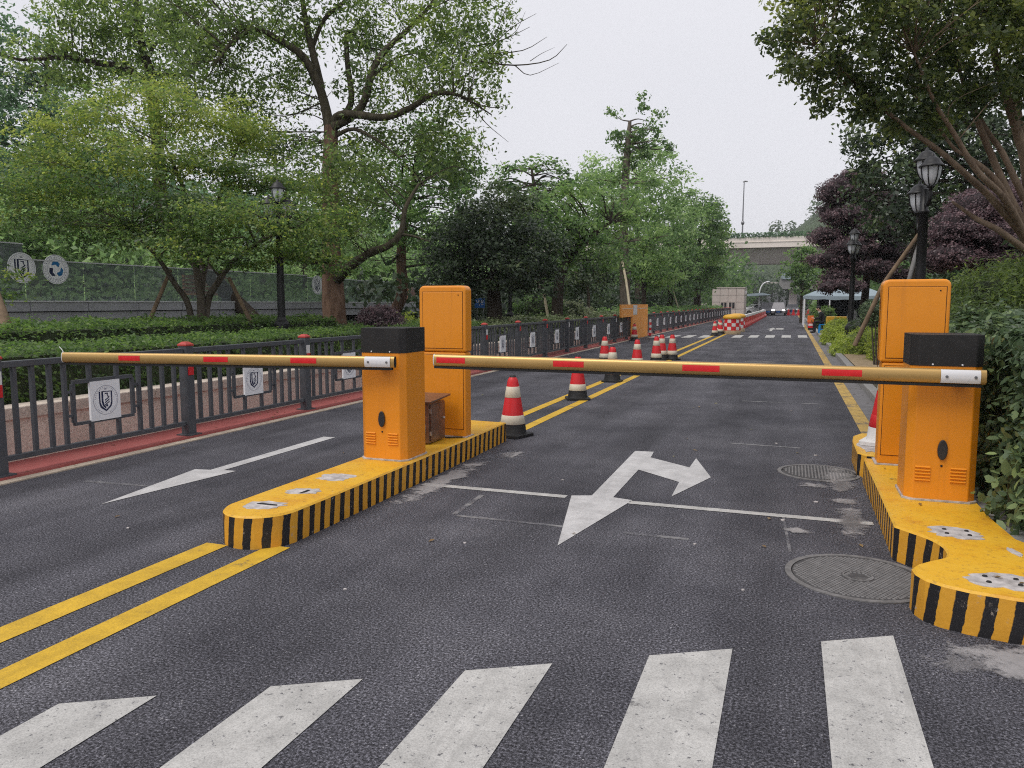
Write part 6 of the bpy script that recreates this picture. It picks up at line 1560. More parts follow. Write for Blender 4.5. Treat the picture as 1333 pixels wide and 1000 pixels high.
# crape myrtle overhead on the right
tree('crape_myrtle', 'crape myrtle with many smooth brown stems leaning over the road from the right', 'tree', (3.35, 10.9, 0.1),
     [([(3.35, 10.9, 0.05), (2.90, 11.33, 1.74), (2.70, 11.11, 2.32), (2.24, 10.56, 2.74), (1.87, 10.24, 3.03), (1.49, 9.92, 3.30), (1.12, 9.60, 3.51), (0.77, 9.29, 3.74), (0.44, 8.98, 3.99), (0.13, 8.68, 4.20)], [0.073, 0.066, 0.056, 0.043, 0.036, 0.030, 0.024, 0.020, 0.013, 0.008]),
      ([(3.4, 10.9, 0.05), (2.96, 11.47, 1.84), (2.78, 11.37, 2.51), (2.64, 11.19, 3.28), (2.41, 10.96, 3.84), (2.19, 10.71, 4.29), (1.99, 10.50, 4.88)], [0.086, 0.079, 0.069, 0.059, 0.053, 0.046, 0.033]),
      ([(2.71, 11.12, 2.39), (2.47, 10.98, 2.83), (2.20, 10.83, 3.34), (1.99, 10.69, 3.77), (1.84, 10.56, 4.06), (1.63, 10.33, 4.53)], [0.056, 0.046, 0.040, 0.033, 0.026, 0.013]),
      ([(2.70, 11.11, 2.32), (2.30, 10.48, 2.78), (1.90, 10.05, 3.08), (1.59, 9.77, 3.48), (1.35, 9.50, 3.76), (1.11, 9.24, 4.19)], [0.046, 0.040, 0.033, 0.026, 0.020, 0.013]),
      ([(2.70, 11.11, 2.35), (2.24, 10.59, 2.99), (1.90, 10.50, 3.30), (1.71, 10.45, 3.43), (1.38, 10.27, 3.86)], [0.040, 0.033, 0.026, 0.020, 0.013]),
      ([(2.69, 10.98, 2.20), (2.28, 10.65, 2.46), (2.02, 10.57, 2.60), (1.75, 10.50, 2.80)], [0.045, 0.036, 0.028, 0.014]),
      ([(2.61, 11.03, 2.85), (2.32, 10.87, 3.38), (2.16, 10.84, 3.61), (2.01, 10.94, 3.96), (1.93, 10.95, 4.33)], [0.04, 0.034, 0.03, 0.024, 0.015]),
      ([(2.75, 11.26, 2.59), (2.77, 11.68, 3.40), (2.60, 11.72, 4.28), (2.65, 11.80, 4.87)], [0.053, 0.046, 0.033, 0.020])],
     [(-0.10, 8.62, 4.39, 0.28, 0.70, 0.25, 0.50), (0.24, 8.83, 4.23, 0.36, 0.80, 0.28, 0.45), (0.10, 8.64, 3.93, 0.27, 0.60, 0.17, 0.45), (0.48, 8.99, 3.91, 0.34, 0.70, 0.24, 0.40), (0.33, 8.80, 3.68, 0.22, 0.50, 0.11, 0.45), (0.82, 9.26, 4.34, 0.49, 0.90, 0.36, 0.40), (0.77, 9.28, 3.72, 0.31, 0.60, 0.20, 0.40), (1.48, 9.84, 4.48, 0.60, 1.00, 0.38, 0.45), (2.16, 10.31, 4.59, 0.52, 1.00, 0.43, 0.65), (1.22, 9.69, 3.98, 0.47, 0.80, 0.30, 0.40), (1.86, 10.36, 4.08, 0.49, 0.80, 0.32, 0.35), (1.14, 9.83, 3.61, 0.33, 0.60, 0.15, 0.40), (2.41, 10.77, 4.11, 0.36, 0.80, 0.36, 0.35),
      (0.33, 8.80, 4.63, 0.47, 0.90, 0.28, 0.50), (1.03, 9.39, 4.78, 0.57, 1.00, 0.32, 0.50), (1.85, 10.03, 4.98, 0.67, 1.10, 0.34, 0.60), (0.10, 8.53, 4.89, 0.46, 0.90, 0.27, 0.50), (0.84, 9.15, 5.17, 0.71, 1.10, 0.32, 0.50), (1.72, 9.81, 5.39, 0.74, 1.20, 0.33, 0.60), (2.46, 10.48, 5.15, 0.52, 1.20, 0.52, 0.60), (1.54, 10.20, 3.66, 0.32, 0.60, 0.18, 0.40), (-0.22, 8.44, 4.17, 0.14, 0.30, 0.08, 0.50), (2.86, 10.99, 4.60, 0.54, 1.20, 0.72, 0.50)],
     0.062, M['myrtle'], M['bark_myrtle'], aspect=0.6, lai=3.9, cs=0.13, flat=0.7, shell=0.1, up=0.5, twigs=220, cap=130000, twig_r=0.006, per=46, twig_max=1.6)
t = thing('tree_stake', 'long slender timber stake leaning up towards the purple tree behind the tall right cabinet', 'stake', (1.3, 15.2, 0.1))
mb = MB(); mb.tube([(1.19, 16.37, 0.78), (1.63, 16.24, 1.96), (2.17, 16.11, 2.87)], [0.045, 0.042, 0.036], 7, wob=0.05); mb.build('pole', M['stake'], t)
t = thing('tree_stake', 'short pale prop leaning against the foot of the nearest right lamp post', 'stake', (2.08, 16.31, 2.08))
mb = MB(); mb.tube([(2.01, 16.25, 1.74), (2.15, 16.17, 2.52), (2.30, 16.29, 3.09)], [0.04, 0.04, 0.035], 7); mb.build('pole', M['kerb'], t)

# near right: laurel bank and feathery shrub
hedge('laurel_hedge', 'large leaved laurel bank crowding the near right island', 1.46, 3.6, 5.45, 9.0, 0.08, 1.36, 0.068, M['laurel'], dens=6.5, cap=60000, bumpy=0.11, shape=HEXA, aspect=0.55, sprigs=0.10)
bush('laurel_bush', 'low laurel tuft spilling over the back edge of the right island', 'shrub', (1.62, 5.2, 0.1), [(1.62, 5.25, 0.36, 0.26, 0.36, 0.32, 0.6), (1.75, 4.9, 0.28, 0.3, 0.35, 0.26, 0.55), (1.48, 5.6, 0.42, 0.20, 0.3, 0.34, 0.6)], 0.085, M['laurel'], lai=6, cs=0.09, shape=HEXA, cap=4500, core=0.7, shell=0.6)
bush('feathery_shrub', 'fine leaved feathery shrub rising above the laurel bank at the right edge', 'shrub', (2.7, 10.0, 0.1), [(2.39, 10.92, 1.63, 0.49, 0.70, 0.41, 0.60), (2.04, 10.33, 1.33, 0.32, 0.60, 0.32, 0.40), (2.84, 11.31, 1.74, 0.38, 0.80, 0.48, 0.55), (2.47, 10.47, 1.20, 0.54, 0.80, 0.36, 0.30)], 0.07, M['feather'], aspect=0.28, lai=9, cs=0.13, cap=70000, per=40, shell=0.6, core=0.72, flat=0.9)
wood('undergrowth', 4.6, 8.0, 9, 34, 0.1, 3.6, 9000, 0.24, M['dark_leaf'], 0.3, 0.45)
wood('background_wood', 9, 18, 15, 90, 0.1, 7.0, 12000, 0.5, M['broad'], 0.3, 0.9)
bush('shrub', 'green shrub by the kerb beneath the canvas tent', 'shrub', (1.9, 50, 0.1), [(1.9, 50, 0.7, 0.6, 0.7, 0.7, 0.5)], 0.13, M['hedge'], lai=5, cap=3000)
bush('shrub', 'sparse roadside shrub right of the far road edge', 'shrub', (1.9, 60, 0.1), [(1.9, 60, 0.9, 0.6, 1.5, 0.9, 0.5)], 0.16, M['broad'], lai=5, cap=3000)
# ------------------------------------------------------------------ blue sign on the left
sg = thing('blue_sign', 'small blue direction sign with white marks in the bed beside the round tree', 'sign', (-10.6, 25.9, 0.54))
cx, cy_, cz = (-10.49, 25.61, 1.61)
mb = MB(); mb.box(cx - 0.19, cx + 0.19, cy_ - 0.02, cy_ + 0.02, cz - 0.17, cz + 0.17); f = mb.build('sign_face', M['blue_sign'], sg, bevel=0.006)
mb = MB()
yy = cy_ - 0.0225
for x0, x1, z0, z1 in ((-0.12, -0.095, 0.0, 0.11), (-0.12, -0.07, 0.0, 0.025), (-0.05, -0.025, 0.02, 0.11), (-0.03, 0.01, 0.085, 0.11), (-0.005, 0.015, 0.02, 0.11), (-0.03, 0.01, 0.02, 0.04), (0.075, 0.10, 0.0, 0.10), (0.12, 0.16, 0.06, 0.12), (0.12, 0.14, 0.0, 0.12)):
    mb.add([(cx + x0, yy, cz + z0), (cx + x1, yy, cz + z0), (cx + x1, yy, cz + z1), (cx + x0, yy, cz + z1)], [(0, 1, 2, 3)])
mb.add([(cx - 0.03, yy, cz - 0.07), (cx + 0.0, yy, cz - 0.035), (cx + 0.0, yy, cz - 0.105)], [(0, 1, 2)])
mb.add([(cx + 0.06, yy, cz - 0.05), (cx + 0.15, yy, cz - 0.05), (cx + 0.15, yy, cz - 0.035), (cx + 0.06, yy, cz - 0.035)], [(0, 1, 2, 3)])
setp(mb.build('printed_marks', M['white_metal'], f), kind='stuff')
for dx in (-0.12, 0.13):
    mb = MB(); mb.tube([(cx + dx, cy_ + 0.045, 0.5), (cx + dx, cy_ + 0.045, cz + 0.15)], 0.02, 7); mb.build('sign_leg', M['bolt'], sg)

# ------------------------------------------------------------------ canvas tent, person and things by the right kerb
tn = thing('canvas_tent', 'grey canvas tent with a pointed roof and a dark back wall by the right kerb', 'tent', (3.2, 54.5, 0.1))
xa, xb, ya, yb, ez, apz = 0.75, 5.6, 52.5, 57.0, 2.10, 3.35
ap = ((xa + xb) / 2, (ya + yb) / 2, apz)
nseg = 8
eave = []
for (p, q) in (((xa, ya), (xb, ya)), ((xb, ya), (xb, yb)), ((xb, yb), (xa, yb)), ((xa, yb), (xa, ya))):
    for k in range(nseg):
        s_ = k / nseg
        eave.append((p[0] + (q[0] - p[0]) * s_, p[1] + (q[1] - p[1]) * s_, ez - 0.06 * math.sin(math.pi * s_)))
n = len(eave)
mid = [(ap[0] + (e[0] - ap[0]) * 0.5, ap[1] + (e[1] - ap[1]) * 0.5, ez + (apz - ez) * 0.42) for e in eave]
mb = MB(); mb.add(eave + mid + [ap], [(i, (i + 1) % n, n + (i + 1) % n, n + i) for i in range(n)] + [(n + i, n + (i + 1) % n, 2 * n) for i in range(n)]); mb.build('roof', M['tent'], tn)
val = [(e[0], e[1], e[2] - 0.20 - 0.05 * abs(math.sin(math.pi * i * 0.5))) for i, e in enumerate(eave)]
mb = MB(); mb.add(eave + val, [(i, n + i, n + (i + 1) % n, (i + 1) % n) for i in range(n)]); mb.build('valance', M['tent'], tn)
for x, y_ in ((xa + 0.05, ya + 0.05), (xb - 0.05, ya + 0.05), (xb - 0.05, yb - 0.05), (xa + 0.05, yb - 0.05), ((xa + xb) / 2 - 0.9, ya + 0.05)):
    mb = MB(); mb.tube([(x, y_, 0.1), (x, y_, ez - 0.02)], 0.045, 8); mb.build('tent_pole', M['white_metal'], tn)
mb = MB(); mb.box(xa + 0.9, xb - 0.1, yb - 0.12, yb - 0.06, 0.1, ez - 0.1); mb.build('back_wall', M['navy_wall'], tn)
mb = MB(); mb.box(xa + 0.9, xa + 0.96, ya + 0.8, yb - 0.13, 0.1, ez - 0.1); mb.build('side_wall', M['navy_wall'], tn)

rk = thing('boulder', 'pale grey boulder beside the foot of the second right lamp post', 'rock', (2.28, 33.0, 0.1))
mb = MB(); lumpy_ball(mb, (2.28, 33.0, 0.72), (0.25, 0.25, 0.62), 16, 10, 0.16); mb.build('stone', M['rock'], rk)

px_, py_ = 1.42, 41.5
st = thing('stool', 'bright blue plastic stool under the seated person by the right kerb', 'stool', (px_ + 0.12, py_, 0.12))
mb = MB(); mb.prism(rounded(px_ - 0.08, px_ + 0.32, py_ - 0.19, py_ + 0.19, 0.06), 0.53, 0.57); mb.build('seat', M['blue_plastic'], st, bevel=0.01)
for sx, sy in ((-0.04, -0.15), (0.28, -0.15), (0.28, 0.15), (-0.04, 0.15)):
    x, y_ = px_ + sx, py_ + sy; ex = 0.03 * (1 if sx > 0.1 else -1); ey = 0.03 * (1 if sy > 0 else -1)
    mb = MB(); mb.add([(x - 0.045 + ex, y_ - 0.02 + ey, 0.12), (x + 0.045 + ex, y_ - 0.02 + ey, 0.12), (x + 0.045 + ex, y_ + 0.02 + ey, 0.12), (x - 0.045 + ex, y_ + 0.02 + ey, 0.12), (x - 0.05, y_ - 0.02, 0.53), (x + 0.05, y_ - 0.02, 0.53), (x + 0.05, y_ + 0.02, 0.53), (x - 0.05, y_ + 0.02, 0.53)], [(0, 3, 2, 1), (0, 1, 5, 4), (1, 2, 6, 5), (2, 3, 7, 6), (3, 0, 4, 7)]); mb.build('leg', M['blue_plastic'], st)
for sy in (-0.15, 0.15):
    mb = MB(); mb.box(px_ + 0.0, px_ + 0.24, py_ + sy - 0.012, py_ + sy + 0.012, 0.27, 0.33); mb.build('stretcher', M['blue_plastic'], st)

# seated person, facing the road (-X), leaning forward over the lap
pn = thing('person', 'seated person in black with pale collar, bent forward on a blue stool by the kerb', 'person', (px_ + 0.1, py_, 0.12), )
def skin_mesh(verts, edges, radii, root, name):
    me = bpy.data.meshes.new(name)
    me.from_pydata(verts, edges, [])
    o = bpy.data.objects.new(name, me); COL.objects.link(o)
    o.modifiers.new('skin', 'SKIN')
    sv = me.skin_vertices[0].data
    for i, r in enumerate(radii):
        sv[i].radius = (r, r) if not isinstance(r, tuple) else r
        sv[i].use_root = (i == root)
    sb = o.modifiers.new('sub', 'SUBSURF'); sb.levels = 2; sb.render_levels = 2
    bpy.context.view_layer.update()
    dg = bpy.context.evaluated_depsgraph_get()
    m2 = bpy.data.meshes.new_from_object(o.evaluated_get(dg))
    bpy.data.objects.remove(o)
    m2.name = name
    return m2
V = []; Ed = []; Rd = []
def vtx(x, y_, z, r, par=None):
    V.append((x, y_, z)); Rd.append(r)
    if par is not None: Ed.append((par, len(V) - 1))
    return len(V) - 1
pel = vtx(0.10, 0, 0.53, 0.135)
bel = vtx(0.06, 0, 0.70, 0.13, pel)
che = vtx(-0.02, 0, 0.90, 0.135, bel)
sho = vtx(-0.07, 0, 1.02, 0.10, che)
nek = vtx(-0.12, 0, 1.09, 0.052, sho)
hd1 = vtx(-0.16, 0, 1.15, 0.075, nek)
hd2 = vtx(-0.185, 0, 1.22, 0.092, hd1)
hd3 = vtx(-0.185, 0, 1.30, 0.070, hd2)
nose = vtx(-0.285, 0, 1.19, 0.016, hd2)
for s_ in (-1, 1):
    a = vtx(-0.06, s_ * 0.16, 1.00, 0.07, sho)
    e1 = vtx(-0.10, s_ * 0.235, 0.76, 0.052, a)
    e2 = vtx(-0.32, s_ * 0.13, 0.71, 0.040, e1)
    h1 = vtx(-0.41, s_ * 0.075, 0.74, 0.032, e2)
    for q in range(4):
        f1 = vtx(-0.455, s_ * (0.095 - 0.02 * q), 0.755 + 0.006 * q, 0.0095, h1)
        vtx(-0.49, s_ * (0.085 - 0.02 * q), 0.775, 0.0085, f1)
    tb = vtx(-0.42, s_ * 0.045, 0.775, 0.010, h1)
    hp = vtx(0.06, s_ * 0.10, 0.53, 0.095, pel)
    kn = vtx(-0.34, s_ * 0.15, 0.56, 0.070, hp)
    an = vtx(-0.33 - 0.03 * s_, s_ * 0.15, 0.10, 0.048, kn)
    he = vtx(-0.36 - 0.03 * s_, s_ * 0.15, 0.045, 0.044, an)
    vtx(-0.52 - 0.03 * s_, s_ * 0.16, 0.035, 0.034, he)
V = [(x + px_ + 0.05 - (px_ + 0.1), y_, z) for x, y_, z in V]
bm_ = skin_mesh(V, Ed, Rd, 0, 'body')
bm_.materials.clear(); bm_.materials.append(M['black_cloth']); bm_.materials.append(M['skin'])
for pl in bm_.polygons:
    c = pl.center
    pl.use_smooth = True
    pl.material_index = 1 if (c.z > 1.075 or (c.x < -0.40 and c.z > 0.66)) else 0
place('body', bm_, pn)
ox = -0.05
mb = MB(); lumpy_ball(mb, (-0.165 + ox, 0, 1.265), (0.108, 0.100, 0.092), 14, 8, 0.04); mb.build('hair', M['hair'], pn, shift=False)
mb = MB(); mb.lathe([(0.10, 1.035), (0.085, 1.06), (0.06, 1.085)], 14, (-0.10 + ox, 0)); mb.build('collar', M['cone_white2'], pn, shift=False)
for s_ in (-1, 1):
    mb = MB(); lumpy_ball(mb, (-0.268 + ox, s_ * 0.032, 1.225), (0.010, 0.013, 0.008), 8, 6, 0); mb.build('eye', M['dark'], pn, shift=False)
    mb = MB(); lumpy_ball(mb, (-0.175 + ox, s_ * 0.093, 1.215), (0.022, 0.012, 0.034), 8, 6, 0); mb.build('ear', M['skin'], pn, shift=False)
mb = MB(); mb.box(-0.266 + ox, -0.256 + ox, -0.022, 0.022, 1.148, 1.156); mb.build('mouth', M['red_strip'], pn, shift=False)
ct = thing('plastic_crate', 'orange and red plastic crate in front of the seated person', 'crate', (1.14, 50.0, 0.0))
mb = MB(); mb.prism(rounded(0.99, 1.29, 49.8, 50.2, 0.05), 0.13, 0.45); mb.build('crate_body', M['red_plastic'], ct, bevel=0.01)
mb = MB(); mb.prism(rounded(0.96, 1.33, 49.77, 50.23, 0.05), 0.451, 0.86); mb.build('upper_tray', M['orange_plastic'], ct, bevel=0.02)
mb = MB(); mb.box(1.02, 1.26, 49.785, 49.799, 0.26, 0.38); mb.build('crate_label', M['cone_white2'], ct)
mb = MB(); mb.prism(rounded(1.0, 1.28, 49.82, 50.18, 0.05), 0.008, 0.128); mb.build('crate_foot', M['black'], ct)
cb = thing('plastic_barrier', 'yellow and white plastic barrier behind the lime green mounds', 'barrier', (2.1, 39.5, 0.1))
mb = MB(); mb.extrude_y([(-0.0, 0)] and [(1.55, 0.1), (2.85, 0.1), (2.80, 0.62), (1.60, 0.62)], 39.3, 39.7); mb.build('body', M['cone_white2'], cb, bevel=0.02)
mb = MB(); mb.extrude_y([(1.58, 0.621), (2.82, 0.621), (2.80, 0.98), (1.60, 0.98)], 39.28, 39.72); mb.build('yellow_top', M['yellow_plastic'], cb, bevel=0.03)
for x in (1.7, 2.3):
    mb = MB(); mb.box(x, x + 0.22, 39.285, 39.299, 0.3, 0.58); mb.build('red_square', M['red_plastic'], cb)

# ------------------------------------------------------------------ gatehouse and entrance canopy
gh = thing('gatehouse', 'beige tiled gatehouse with two small dark windows at the end of the left railing', 'building', (-7.2, 101, 0))
gx0, gx1, gy0, gy1, gz = -9.3, -5.45, 99.0, 104.0, 3.45
mb = MB(); mb.box(gx0 + 0.03, gx1 - 0.03, gy0 + 0.03, gy1, 0, gz - 0.03); mb.build('wall_core', M['joint'], gh)
cols, rows = 4, 4
for r_ in range(rows):
    for c in range(cols):
        x0 = gx0 + (gx1 - gx0) * c / cols; x1 = gx0 + (gx1 - gx0) * (c + 1) / cols
        z0 = 0.05 + (gz - 0.05) * r_ / rows; z1 = 0.05 + (gz - 0.05) * (r_ + 1) / rows
        if r_ in (1,) and c in (1, 2):
            mb = MB(); mb.box(x0 + 0.15, x1 - 0.15, gy0 - 0.0, gy0 + 0.028, z0 + 0.05, z1 - 0.05); wdw = mb.build('window', M['window_dark'], gh)
            mb = MB()
            for a, b, cc, d in ((x0 + 0.02, x0 + 0.15, z0, z1), (x1 - 0.15, x1 - 0.02, z0, z1), (x0 + 0.15, x1 - 0.15, z0, z0 + 0.05), (x0 + 0.15, x1 - 0.15, z1 - 0.05, z1)): mb.box(a, b, gy0 - 0.03, gy0 + 0.027, cc, d)
            mb.build('window_frame', M['guard_tile'], wdw)
            mb = MB(); mb.box((x0 + x1) / 2 - 0.04, (x0 + x1) / 2 + 0.04, gy0 - 0.02, gy0 - 0.001, z0 + 0.05, z1 - 0.05); mb.build('mullion', M['guard_tile'], wdw)
            continue
        mb = MB(); mb.box(x0 + 0.02, x1 - 0.02, gy0, gy0 + 0.029, z0 + 0.02, z1 - 0.02); mb.build('wall_tile', M['guard_tile'], gh)
    for c in range(4):
        y0 = gy0 + 1.25 * c; mb = MB(); mb.box(gx1 - 0.029, gx1, y0 + 0.02, y0 + 1.23, z0 + 0.02, z1 - 0.02); mb.build('wall_tile', M['guard_tile'], gh)
mb = MB(); mb.box(gx0 - 0.05, gx1 + 0.05, gy0 - 0.05, gy1, gz, gz + 0.12); mb.build('roof', M['guard_tile'], gh)
mb = MB(); mb.box(gx1 + 0.06, gx1 + 0.25, gy0 + 0.4, gy0 + 0.8, 2.8, 3.1); mb.build('floodlight', M['white_metal'], gh)

ec = thing('entrance_canopy', 'thin white entrance canopy on a single post behind the gatehouse', 'canopy', (-4.3, 110, 0))
mb = MB(); mb.add([(-5.6, 108, 2.55), (-2.7, 108, 2.70), (-2.7, 113, 2.70), (-5.6, 113, 2.55), (-5.6, 108, 2.85), (-3.6, 108, 3.0), (-2.7, 108, 2.78), (-2.7, 113, 2.78), (-3.6, 113, 3.0), (-5.6, 113, 2.85)], [(0, 3, 2, 1), (0, 1, 6, 5, 4), (4, 5, 8, 9), (5, 6, 7, 8), (2, 3, 9, 8, 7), (0, 4, 9, 3), (1, 2, 7, 6)]); mb.build('canopy_roof', M['tent'], ec)
mb = MB(); mb.box(-4.2, -3.95, 110, 110.25, 0, 2.6); mb.build('canopy_post', M['white_metal'], ec)
lp = thing('road_lamp', 'white curved road lamp rising behind the entrance canopy', 'street lamp', (-4.3, 115, 0))
mb = MB(); mb.tube(catmull([(-4.3, 115, 0), (-4.3, 115, 2.6), (-4.2, 115, 3.6), (-3.85, 115, 4.3), (-3.4, 115, 4.6)]), [0.09] * 17, 8); mb.build('pole', M['white_metal'], lp)
mb = MB(); lumpy_ball(mb, (-3.2, 115, 4.62), (0.30, 0.16, 0.09), 10, 6, 0.0); mb.build('lamp_head', M['white_metal'], lp)

# ------------------------------------------------------------------ cars
def car(label, x, y_, mat, rz=0.0, lights=False, suv=False):
    t = thing('car', label, 'car', (0, 0, 0), 'cars at the far entrance')
    hh = 1.72 if suv else 1.48
    w2 = 0.92
    # side profile: front is at -y
    lower = [(-2.2, 0.30), (2.2, 0.32), (2.25, 0.75), (2.1, 0.98), (-1.2, 1.0), (-2.05, 0.86), (-2.25, 0.62)]
    def loft(prof_lo, ws):
        mb = MB(); n = len(prof_lo)
        v = []
        for s_, wv in ((-1, ws), (1, ws)):
            for i, (yy, z) in enumerate(prof_lo): v.append((s_ * wv[i], yy, z))
        mb.add(v, [tuple(range(n)), tuple(reversed(range(n, 2 * n)))] + [((i + 1) % n, i, n + i, n + (i + 1) % n) for i in range(n)])
        return mb
    mb = loft(lower, [0.88, 0.88, 0.9, 0.86, 0.88, 0.84, 0.84]); mb.build('body', mat, t, bevel=0.06, shift=False)
    cabin = [(-1.15, 0.985), (2.0 if suv else 1.65, 0.975), (1.6 if suv else 1.0, hh), (-0.35, hh)]
    mb = loft(cabin, [0.84, 0.82, 0.64, 0.66]); mb.build('cabin', mat, t, bevel=0.05, shift=False)
    # glass set a little proud of the cabin faces
    mb = MB(); mb.add([(-0.74, -1.075, 1.03), (0.74, -1.075, 1.03), (0.60, -0.43, hh - 0.05), (-0.60, -0.43, hh - 0.05)], [(0, 1, 2, 3)])
    mb.v = [(x_, y__ - 0.02, z_ + 0.01) for x_, y__, z_ in mb.v]
    b = len(mb.v); mb.add([(x_, y__ + 0.03, z_ - 0.02) for x_, y__, z_ in mb.v], [(3, 2, 1, 0)]); mb.build('windscreen', M['window_dark'] if not lights else M['car_silver'], t, shift=False)
    for s_ in (-1, 1):
        for ya_, yb_ in ((-0.85, 0.2), (0.28, 1.35)):
            mb = MB(); mb.add([(s_ * 0.835, ya_, 1.04), (s_ * 0.828, yb_, 1.04), (s_ * 0.70, min(yb_, 0.95) - 0.05, hh - 0.08), (s_ * 0.70, max(ya_, -0.35), hh - 0.08)], [(0, 1, 2, 3)]); mb.v = [(q[0] + s_ * 0.012, q[1], q[2]) for q in mb.v]; mb.build('side_window', M['window_dark'], t, shift=False)
        for yw in (-1.38, 1.38):
            mb = MB(); mb.tube([(s_ * 0.70, yw, 0.33), (s_ * 0.91, yw, 0.33)], 0.33, 18); wh = mb.build('wheel', M['tyre'], t, shift=False)
            mb = MB(); mb.tube([(s_ * 0.88, yw, 0.33), (s_ * 0.925, yw, 0.33)], 0.20, 12); mb.build('rim', M['bolt'], wh, shift=False)
        mb = MB(); lumpy_ball(mb, (s_ * 0.64, -2.17, 0.72), (0.19, 0.09, 0.10), 12, 8, 0); mb.build('headlight', M['headlight'] if lights else M['white_metal'], t, shift=False)
        mb = MB(); mb.box(min(s_ * 0.55, s_ * 0.83), max(s_ * 0.55, s_ * 0.83), 2.17, 2.26, 0.7, 0.86); mb.build('tail_light', M['tail'], t, shift=False)
        mb = MB(); mb.box(min(s_ * 0.88, s_ * 1.04), max(s_ * 0.88, s_ * 1.04), -0.8, -0.68, 1.0, 1.13); mb.build('mirror', mat, t, shift=False)
    mb = MB(); mb.box(-0.45, 0.45, -2.27, -2.2, 0.42, 0.66); mb.build('grille', M['dark'], t, shift=False)
    mb = MB(); mb.box(-0.24, 0.24, -2.295, -2.271, 0.44, 0.55); mb.build('number_plate', M['blue_sign'], t, shift=False)
    t.location = (x, y_, 0.0); t.rotation_euler.z = rz
    return t
car('silver car with both headlights shining driving towards the barriers', -1.55, 108, M['car_silver'], 0.0, True, True)
car('dark car just left of the car with shining headlights', -3.0, 108, M['car_dark'], 0.1, False, True)
car('white car behind the barrier row beside the gatehouse', -4.6, 112, M['car_white'], R(-62))
car('white car farther back beyond the dark one', -4.3, 124, M['car_white'], R(-30))
car('dark grey car at the far right by the striped kerb', 0.2, 121, M['car_dark'], 0.0)
for i in range(5):
    c = copy_tree(wb0); c.location = (-0.3 + 0.0 + i * 0.62, 110.0 + 0.4 * (i % 2), 0.001); c.rotation_euler.z = 0.0; c['label'] = 'red and white plastic barrier crossing the far right lane end'; c['group'] = 'plastic barriers at the far right'

# ------------------------------------------------------------------ overpass, ramp, hill
br = thing('overpass', 'cream concrete overpass crossing above the road with planted parapet', 'bridge', (0, 160, 0))
mb = MB(); mb.box(-90, 90, 158.0, 158.4, 12.35, 14.35); mb.build('parapet', M['bridge_cream'], br)
mb = MB(); mb.box(-90, 90, 157.9, 157.998, 13.35, 13.5); mb.build('ledge', M['bridge_cream'], br)
mb = MB(); mb.box(-90, 90, 158.4, 170, 12.3, 12.9); mb.build('deck', M['bridge_grey'], br)
mb = MB(); mb.add([(-90, 159.6, 12.29), (90, 159.6, 12.29), (90, 162, 9.4), (-90, 162, 9.4), (-90, 168, 12.29), (90, 168, 12.29), (90, 166, 9.4), (-90, 166, 9.4)], [(0, 1, 2, 3), (7, 6, 5, 4), (3, 2, 6, 7), (0, 3, 7, 4), (1, 5, 6, 2)]); mb.build('girder', M['bridge_grey'], br)
for x in (-16.5, 16, 48, -48):
    mb = MB(); mb.box(x - 1.3, x + 1.3, 162.3, 165.7, 0, 9.39); mb.build('pier', M['bridge_grey'], br)
pl = np.stack([rng.uniform(-60, 60, 9000), rng.uniform(157.8, 158.7, 9000), 14.3 + rng.random(9000) ** 1.3 * 0.95], 1)
leaf_o = leaf_object('planter_shrubs', pl, unit(rng.normal(size=pl.shape)), 0.42, 0.7, 0.4 + rng.normal(size=9000) * 0.2, M['blue_green'], br)
setp(leaf_o, kind='stuff')
ml = thing('lamp_mast', 'tall thin lamp mast standing on the overpass', 'street lamp', (-9.5, 159.2, 12.9))
mb = MB(); mb.tube([(-9.5, 159.2, 12.9), (-9.5, 159.2, 20), (-9.45, 159.2, 25.2)], [0.16, 0.12, 0.09], 7); mb.build('mast', M['bolt'], ml)
mb = MB(); mb.tube([(-9.7, 159.2, 25.1), (-9.3, 159.2, 25.25), (-8.8, 159.2, 25.15)], [0.1, 0.16, 0.12], 6); mb.build('lamp_head', M['bolt'], ml)
mb = MB(); mb.lathe([(0.2, 16.9), (0.32, 17.1), (0.32, 17.4), (0.2, 17.6)], 8, (-9.5, 159.2)); mb.build('junction', M['bolt'], ml)
rp = thing('ramp_bridge', 'pale grey ramp viaduct seen beneath the overpass', 'bridge', (0, 205, 0))
mb = MB(); mb.extrude_y([(-2.6, 7.6), (-3.0, 6.2), (-2.0, 5.0), (9, 5.0), (12, 6.2), (12, 8.3), (-2.0, 8.3)], 195, 216); mb.build('deck', M['kerb'], rp)
mb = MB(); mb.box(-2.4, 12, 194.6, 194.99, 7.3, 8.7); mb.build('parapet', M['tent'], rp)
for x in (0.3,):
    mb = MB(); mb.box(x - 0.9, x + 0.9, 198, 201, 0, 4.99); mb.build('pier', M['bridge_grey'], rp)
tb = thing('tunnel_building', 'dark building front under the overpass behind the cars', 'building', (-2, 232, 0))
mb = MB(); mb.box(-24, 14, 230, 240, 0, 7.0); mb.build('wall', M['cladding'], tb)
for k in range(19):
    mb = MB(); mb.box(-23.4 + 2 * k, -23.1 + 2 * k, 229.7, 229.99, 0, 7.0); mb.build('pilaster', M['dark'], tb)
mb = MB(); mb.box(-24.5, 14.5, 229.5, 240.2, 7.01, 7.5); mb.build('roof', M['bridge_grey'], tb)
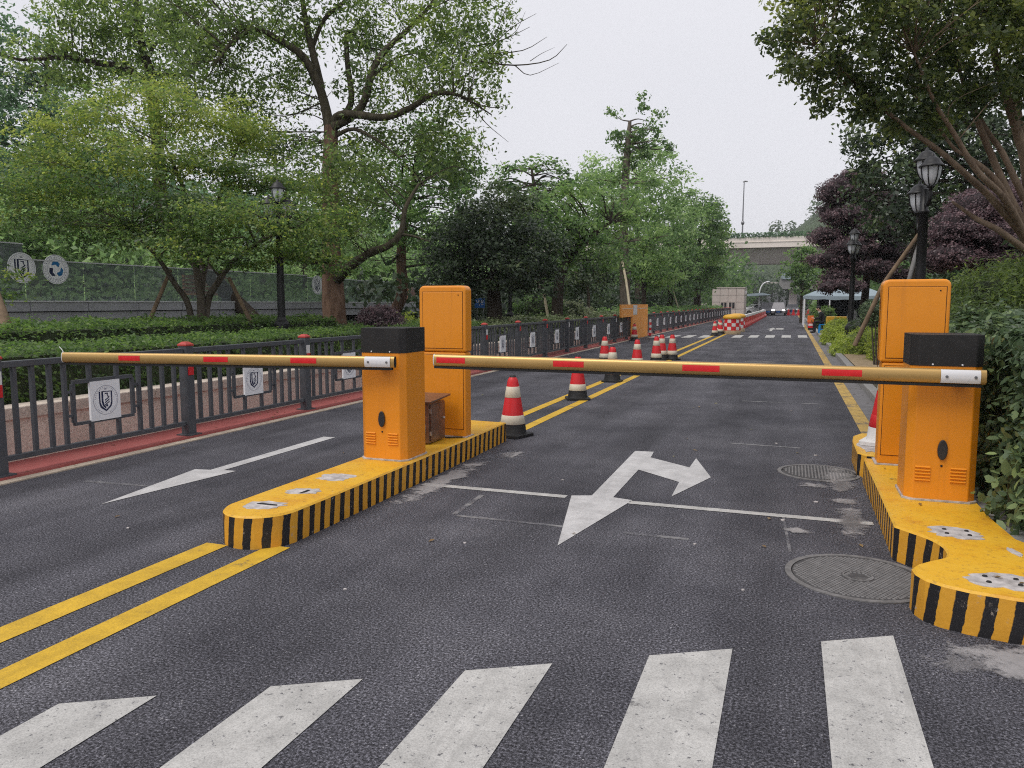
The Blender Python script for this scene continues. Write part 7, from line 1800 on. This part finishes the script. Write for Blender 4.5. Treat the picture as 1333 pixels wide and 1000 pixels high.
# hill
nx, ny = 60, 30
mb = MB(); v = []
for j in range(ny + 1):
    for i in range(nx + 1):
        x = -160 + 380 * i / nx; y_ = 236 + 260 * j / ny
        u = (y_ - 236) / 90
        h = 14 * min(1, u) + 30 * max(0, min(1, (x + 25) / 50)) * min(1, u) + 2.5 * math.sin(x * 0.09) + 2 * math.sin(y_ * 0.08 + x * 0.05)
        h *= 0.05 + 0.95 * min(1, max(0, u))
        v.append((x, y_, h - 0.5))
mb.add(v, [(j * (nx + 1) + i, j * (nx + 1) + i + 1, (j + 1) * (nx + 1) + i + 1, (j + 1) * (nx + 1) + i) for j in range(ny) for i in range(nx)], 0, True)
hl = setp(mb.build('hill', M['far_hill']), kind='structure')
va = np.array(v)
nh = 1500
sel = rng.choice(len(va), nh)
cc = va[sel] + rng.normal(size=(nh, 3)) * np.array([3, 4, 0.8]) + np.array([0, 0, 2.0])
idx = np.repeat(np.arange(nh), 40)
off = unit(rng.normal(size=(len(idx), 3))) * rng.random((len(idx), 1)) ** 0.4
p = cc[idx] + off * np.array([3.2, 3.2, 3.6])
tt = 0.45 + (rng.normal(size=nh) * 0.2)[idx] + rng.normal(size=len(idx)) * 0.1
setp(leaf_object('hillside_wood', p, unit(off + np.array([0, 0, 0.5]) + rng.normal(size=off.shape) * 0.4), 1.5, 0.7, tt, M['far_leaf']), kind='stuff')
wood('background_wood', -60, -7.5, 118, 152, 0, 9, 16000, 0.8, M['broad'], 0.4, 1.4)
wood('background_wood', 3.5, 40, 75, 150, 0.1, 8, 16000, 0.8, M['broad'], 0.4, 1.3)
wood('background_wood', -40, 20, 215, 229, 0, 9, 9000, 0.9, M['far_leaf'], 0.45, 1.3)

# ------------------------------------------------------------------ thin summer haze over the whole place
hz = MB(); hz.box(-930, 930, -230, 1430, -1.5, 62)
hm = bpy.data.materials.new('haze'); hm.use_nodes = True
ht = hm.node_tree; ht.nodes.clear()
hv = ht.nodes.new('ShaderNodeVolumePrincipled'); hv.inputs['Color'].default_value = (0.9, 0.92, 0.96, 1); hv.inputs['Density'].default_value = 0.0004
ho = ht.nodes.new('ShaderNodeOutputMaterial'); ht.links.new(hv.outputs[0], ho.inputs['Volume'])
setp(hz.build('haze', hm), kind='stuff')
